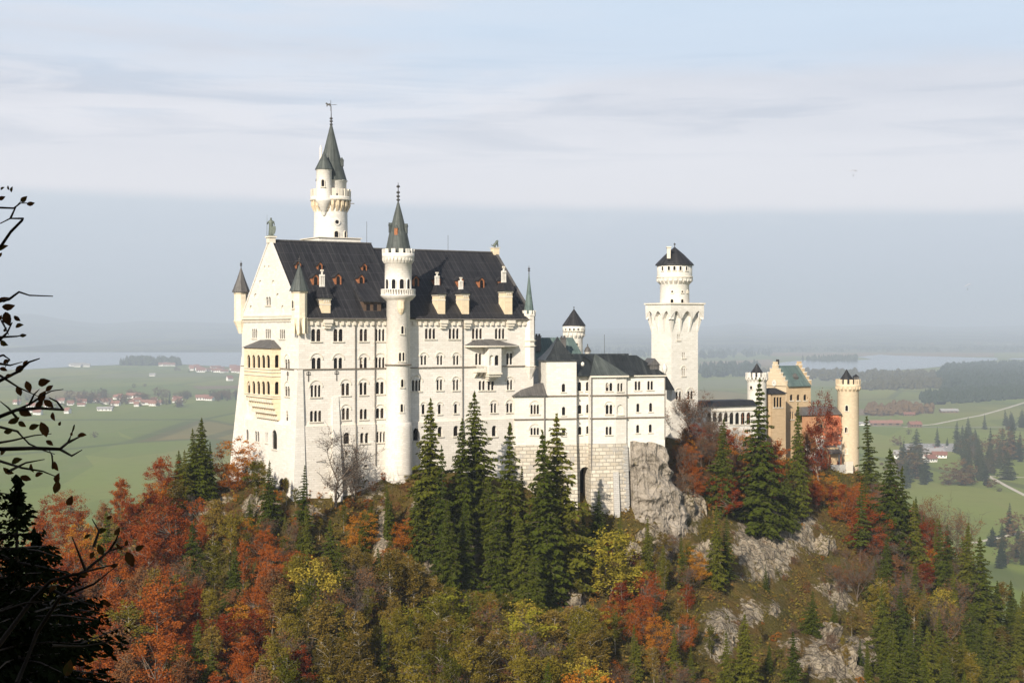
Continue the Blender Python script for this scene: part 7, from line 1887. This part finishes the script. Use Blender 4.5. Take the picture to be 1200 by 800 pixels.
for (px, py, L, W_, H, rot, lab, rf_, wm) in ((1060, 537, 22, 12, 9, -20, 'white house at the left edge of the valley car park', 'greyroof', 'whitewash'), (1092, 533, 26, 13, 8, 10, 'long white building among the car park trees', 'greyroof', 'whitewash'), (1101, 536, 16, 10, 7, -15, 'small white building right of the long one by the car park', 'tiled', 'whitewash'), (1089, 541, 15, 10, 8, 30, 'pinkish house below the long car park building', 'tiled', 'whitewash'),
        (1038, 498.4, 46, 11, 8, 2, 'long red roofed barn beside the valley road', 'tile', 'barnwood'), (1072, 500.6, 18, 11, 9, 12, 'small wooden hut by the valley road', 'tiled', 'barnwood'), (1112, 483.4, 30, 12, 7, 5, 'pale shed on the upper valley meadow', 'greyroof', 'barnwood'), (1065, 487, 18, 11, 6, 0, 'brown hut below the thicket', 'tiled', 'barnwood'), (1010, 498, 40, 10, 5, 1, 'white shed at the roadside near the gate tower', 'greyroof', 'whitewash')):
    house(px, py, L, W_, H, rot, lab, None, rf_, wm)
# parked cars on the valley car park: a few pixels each
def car_mesh():
    mb = MB(); I = lambda u, v, z: Vector((u, v, z)); mb.hexa([I(-2.1, -.85, .3), I(2.1, -.85, .3), I(2.1, .85, .3), I(-2.1, .85, .3), I(-2.1, -.82, .9), I(2.0, -.82, .85), I(2.0, .82, .85), I(-2.1, .82, .9)], M['carpaint'])
    b = mb.build('body', None); c = MB(); c.hexa([I(-1.9, -.8, .9), I(1.0, -.8, .88), I(1.0, .8, .88), I(-1.9, .8, .9), I(-1.4, -.65, 1.45), I(.3, -.65, 1.45), I(.3, .65, 1.45), I(-1.4, .65, 1.45)], M['glass']); k = c.build('cabin', None); ws = []
    for x in (-1.3, 1.3):
        for y in (-.8, .8):
            w_ = MB(); w_.tube([I(x, y - .1, .32), I(x, y + .1, .32)], .32, 10, M['iron']); ws.append(w_.build('wheel', None))
    return [b, k] + ws
def carpaint():
    m, nt, out = new_mat('car_paint'); t = NT(nt); oi = t.n('ShaderNodeObjectInfo'); c = t.ramp(oi.outputs['Random'], [(0, (.7, .7, .7)), (.4, (.25, .26, .28)), (.6, (.03, .03, .04)), (.8, (.3, .05, .04)), (1, (.8, .8, .8))]); t.bsdf(out, c, .3, None, .5); return m
M['carpaint'] = carpaint()
croot = bpy.data.objects.new('parked_car', None); col.objects.link(croot); ck_ = car_mesh()
for k in ck_: k.parent = croot
for i in range(26):
    if i == 0: t = croot
    else:
        t = croot.copy(); col.objects.link(t)
        for k in ck_: c = k.copy(); col.objects.link(c); c.parent = t
    row = i % 3; t.location = plain_at(1068 + (i // 3) * 5.2 + ra.uniform(-.5, .5), 521.5 + row * 2.2); t.rotation_euler = (0, 0, R(80 + ra.uniform(-6, 6))); t.scale = (1.45,) * 3; tag(t, 'car parked on the valley car park behind the spruces', 'car', 'cars on the valley car park')
field([(1060, 519.5), (1118, 519.5), (1118, 529), (1060, 529)], M['asphalt'], .12)

# ------------------------------------------------------------------ paragliders
M['wing'] = plain('pale_glider_cloth', (.45, .42, .45), .8, .2, .1)
def glider(px, py, Y, wd, lab, lab2, tilt):
    c = at(px, py, Y); g = empty('paraglider', c, lab, 'paraglider'); mb = MB(); n = 15; top, bot = [], []
    for i in range(n):
        s = -1 + 2 * i / (n - 1); ch = 1.25 * math.sqrt(max(.05, 1 - s * s * .9)); x = s * wd / 2; z = -abs(s) ** 2.4 * wd * .16 + tilt * s * wd * .25
        top.append([c + Vector((x, -ch, z)), c + Vector((x, -ch * .4, z + .32)), c + Vector((x, ch, z))])
    for a, b in zip(top, top[1:]):
        mb.poly([a[0], b[0], b[1], a[1]], M['wing']); mb.poly([a[1], b[1], b[2], a[2]], M['wing']); mb.poly([a[2], b[2], b[0], a[0]], M['wing'])
    mb.build('canopy', g); hp_ = c + Vector((0, 0, -wd * .62)); l = MB()
    for i in (1, 4, 7, 10, 13): l.tube([top[i][1], hp_], .01, 3, M['iron'])
    l.build('line', g)
    o = skin_figure('person', PJ, PEd, M['black'], None, hp_ + Vector((0, 0, -1.5)), 1.0, .4); tag(o, lab2, 'person'); return g
glider(1000, 199.6, 1500, 8.2, 'higher paraglider with pale canopy in the bright cloud', 'pilot in dark clothes hanging under the higher paraglider', 0.0)
glider(1134, 333.6, 1500, 6.6, 'lower pinkish paraglider banking in the haze', 'pilot in dark clothes hanging under the lower paraglider', .9)

# ------------------------------------------------------------------ foreground at the viewpoint
L_['near'] = leaf_mat('shade_darkened_near_needles', [(.010, .015, .006), (.016, .021, .008), (.024, .028, .010)], .1)  # foreground shade is darkened into the needle colour
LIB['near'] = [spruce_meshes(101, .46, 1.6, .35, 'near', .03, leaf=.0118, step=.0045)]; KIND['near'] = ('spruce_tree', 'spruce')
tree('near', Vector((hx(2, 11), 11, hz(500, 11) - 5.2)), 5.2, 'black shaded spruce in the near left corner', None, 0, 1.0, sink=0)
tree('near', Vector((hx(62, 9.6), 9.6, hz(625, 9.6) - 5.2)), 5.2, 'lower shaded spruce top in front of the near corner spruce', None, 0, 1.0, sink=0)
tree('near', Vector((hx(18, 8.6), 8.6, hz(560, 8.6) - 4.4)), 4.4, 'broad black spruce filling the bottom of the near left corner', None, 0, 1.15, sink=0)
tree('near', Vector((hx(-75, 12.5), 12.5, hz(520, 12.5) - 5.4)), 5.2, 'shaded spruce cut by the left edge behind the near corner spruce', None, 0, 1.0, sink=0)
# leafy beech twigs: stem, side twigs and single leaves in one plane of the branch
def beech_leaf_mat():
    m, nt, out = new_mat('dry_beech_leaf'); t = NT(nt); n = t.noise(t.pos(), 9, 4, .6)
    c = t.ramp(n, [(.3, (.045, .022, .010)), (.5, (.12, .05, .018)), (.62, (.06, .055, .015)), (.75, (.20, .075, .02))])
    d = t.n('ShaderNodeBsdfDiffuse', {'Color': c}); tr = t.n('ShaderNodeBsdfTranslucent', {'Color': c}); mx = t.n('ShaderNodeMixShader', {'Fac': .35})
    nt.links.new(d.outputs[0], mx.inputs[1]); nt.links.new(tr.outputs[0], mx.inputs[2]); nt.links.new(mx.outputs[0], out.inputs['Surface']); return m
M['beechleaf'] = beech_leaf_mat()
def near_branch(Y, stems, leaves, label):
    mid = at(stems[0][0][0], stems[0][0][1], Y); root = empty('beech_branch', mid, label, 'branch'); rr = random.Random(len(stems) * 7 + int(Y * 10))
    for k, st_ in enumerate(stems):
        mb = MB(); n = len(st_); dz = rr.uniform(-.15, .15)
        pts = [at(a, b, Y + dz + .12 * math.sin(i * 1.7 + k)) for i, (a, b) in enumerate(st_)]
        w0 = .0085 if k == 0 else .0052
        mb.tube(pts, [w0 * (1 - .72 * i / max(1, n - 1)) for i in range(n)], 5, M['darkbark']); mb.build('stem' if k == 0 else 'twig', root)
    lb = MB()
    for (px, py, L, ang) in leaves:
        c = at(px, py, Y + rr.uniform(-.12, .12)); l = .82 * L * Y / F_PX; a = R(ang); fold = rr.uniform(-.6, .6); tw = rr.uniform(-.7, .7)
        dx = Vector((math.cos(a), tw * .5, math.sin(a))).normalized(); up = Vector((-math.sin(a), fold, math.cos(a))).normalized(); nrm = dx.cross(up)
        prof = [(0, 0), (.15, .17), (.4, .29), (.65, .25), (.88, .1), (1, 0)]
        mid_ = [c + dx * (p - .5) * l + nrm * (.10 * l * math.sin(p * 3)) for p, _ in prof]
        for s in (-1, 1):
            ed = [mid_[i] + up * s * wv * l * .95 + nrm * wv * l * .35 for i, (_, wv) in enumerate(prof)]
            for i in range(5): lb.poly([mid_[i], mid_[i + 1], ed[i + 1], ed[i]], M['beechleaf'])
    lb.build('leaf', root)['kind'] = 'stuff'
    return root
near_branch(6.0, [[(-30, 300), (0, 290), (12, 272), (26, 258), (27, 256), (12, 256), (0, 262)], [(12, 256), (18, 243), (24, 236)], [(-10, 243), (16, 244), (24, 238), (36, 238)]],
            [(3, 221, 8, 30), (14, 222, 9, 80), (2, 232, 12, 20), (28, 233, 14, 35), (36, 238.6, 12, 10), (4, 291, 16, 30), (0, 299, 9, 60), (10, 220, 7, 100)], 'top beech twig with few dry leaves at the left edge')
near_branch(6.4, [[(-30, 362), (0, 353), (10, 351), (22, 342), (34, 346), (62, 347)]], [(4, 350, 16, 15), (-4, 356, 12, 40)], 'thin bare beech twig reaching right at the left edge')
near_branch(5.6, [[(-30, 410), (0, 398), (8, 390), (14, 378)], [(0, 395), (20, 394), (30, 392)], [(2, 376), (6, 384), (10, 392)]],
            [(10, 358.6, 20, 8), (9, 374, 24, -65), (20, 373, 12, -40), (23, 382, 14, 15), (27, 393, 10, 5), (5, 402, 15, -25), (1, 372, 9, 70), (6, 386, 8, 50)], 'beech twig with drooping brown leaves at the left edge')
near_branch(5.2, [[(-40, 470), (0, 446), (20, 436), (34, 424), (46, 420)], [(0, 426), (12, 428), (26, 424)], [(-10, 420), (4, 416), (11, 421), (6, 430)], [(0, 440), (22, 454), (44, 464)]],
            [(24, 432, 18, 35), (30, 426, 12, 60), (8, 424, 14, 20), (4, 433, 12, -20), (10, 440, 9, 10)], 'curled dark beech twig in the left edge tangle')
near_branch(5.0, [[(-40, 510), (0, 488), (20, 480), (46, 478), (74, 480), (66, 470), (58, 466)], [(20, 480), (34, 474), (52, 462), (60, 458), (74, 456)], [(0, 500), (20, 505), (34, 520), (52, 528), (64, 532)], [(34, 474), (40, 462), (46, 456)], [(20, 490), (10, 478), (0, 470)], [(-10, 520), (14, 516), (40, 510), (60, 508)]],
            [(33, 453, 18, -70), (22, 458, 16, -75), (52, 448, 22, 15), (58, 455, 14, 40), (50, 465, 20, 65), (46, 474, 16, 50), (57, 473, 18, -40), (30, 484, 24, -20), (16, 492, 18, 30), (63, 488, 14, -70), (40, 500, 16, 20), (26, 497, 14, -30), (51, 503, 24, -75), (58, 519, 13, -35), (10, 505, 14, 15), (70, 496, 8, 60)], 'leafy beech branch in the middle of the left edge')
near_branch(4.8, [[(-40, 530), (0, 526), (40, 525), (70, 526), (80, 518), (86, 502), (87, 498)], [(70, 526), (84, 534), (96, 527)], [(0, 540), (26, 548), (50, 552), (70, 560)], [(62, 548), (61, 534), (58, 528)], [(80, 518), (90, 513), (97, 510)], [(10, 552), (30, 542), (52, 538)]],
            [(96, 510, 13, 5), (66, 546, 16, -60), (38, 548, 14, -75), (20, 540, 18, 20), (10, 551, 18, -30), (68, 560, 18, 70), (46, 556, 14, 20), (84, 508, 7, 70), (30, 560, 16, -20), (4, 530, 12, 40)], 'lowest beech branch with one orange leaf at its tip')
near_branch(4.4, [[(20, 800), (44, 740), (70, 700), (100, 668), (128, 645), (145, 640)], [(100, 668), (92, 648), (84, 628)], [(128, 645), (136, 632), (140, 622)], [(70, 700), (110, 684), (135, 664)], [(110, 640), (116, 622), (108, 608)], [(60, 756), (96, 757), (136, 750)]],
            [(118, 644, 18, -70), (137, 622, 14, 60), (152, 655, 24, -65), (164, 642, 16, 30), (120, 622, 16, 20), (140, 640, 12, -40), (128, 606, 9, 30), (108, 650, 12, 70), (148, 636, 10, 80), (80, 782, 26, 75), (126, 706, 14, -30), (102, 628, 10, 40)], 'beech twig with green brown leaves in front of the near spruce')
near_branch(4.2, [[(-20, 780), (40, 700), (60, 680), (90, 672), (130, 662)], [(60, 690), (80, 700), (120, 712)], [(-10, 720), (30, 706), (60, 704)]], [(66, 570, 20, 80), (82, 586, 18, 60), (62, 690, 14, 40), (98, 672, 14, -20), (204 - 70, 662, 12, 20)], 'faint brown twig low in the near left corner')

# unseen slope and cliff, added at the viewpoint to shade the near branches
xs = np.arange(-70, 40, 2.0); ys = np.arange(-60, 24, 2.0); X, Y = np.meshgrid(xs, ys)
Z = np.interp(Y, [-60, -22, -14, -8, -2, 6, 14, 24], [34, 26, 20, 5, -2.2, -4.8, -7.5, -30]) + (fbm(X * .12, Y * .12, 4, 40) - .5) * 2.4 - np.clip(X - 4, 0, 40) * .9 * (Y > -12) - np.clip((X - 14) / 10, 0, 4) * 6
make_grid_mesh('viewpoint_shade_slope', X, Y, Z, M['hill'], np.clip(fbm(X * .1, Y * .1, 3, 41) * 1.4 - .3, 0, 1))

# ------------------------------------------------------------------ haze of the valley
HAZE = 1.08e-4
mb = MB(); mb.box(lambda u, v, z: Vector((u, v, z)), -42000, 42000, -3200, 49000, PLAIN - 3, 360, None)
m, nt, out = new_mat('haze_air'); t = NT(nt)
vs = t.n('ShaderNodeVolumePrincipled', {'Density': HAZE}); vs.inputs['Color'].default_value = (.76, .87, 1.0, 1); vs.inputs['Anisotropy'].default_value = .0
nt.links.new(vs.outputs[0], out.inputs['Volume'])
mb.mats = [m]
hzo = mb.build('haze', None, uv=False); tag(hzo, 'pale autumn haze filling the whole valley', 'haze', kind='stuff')
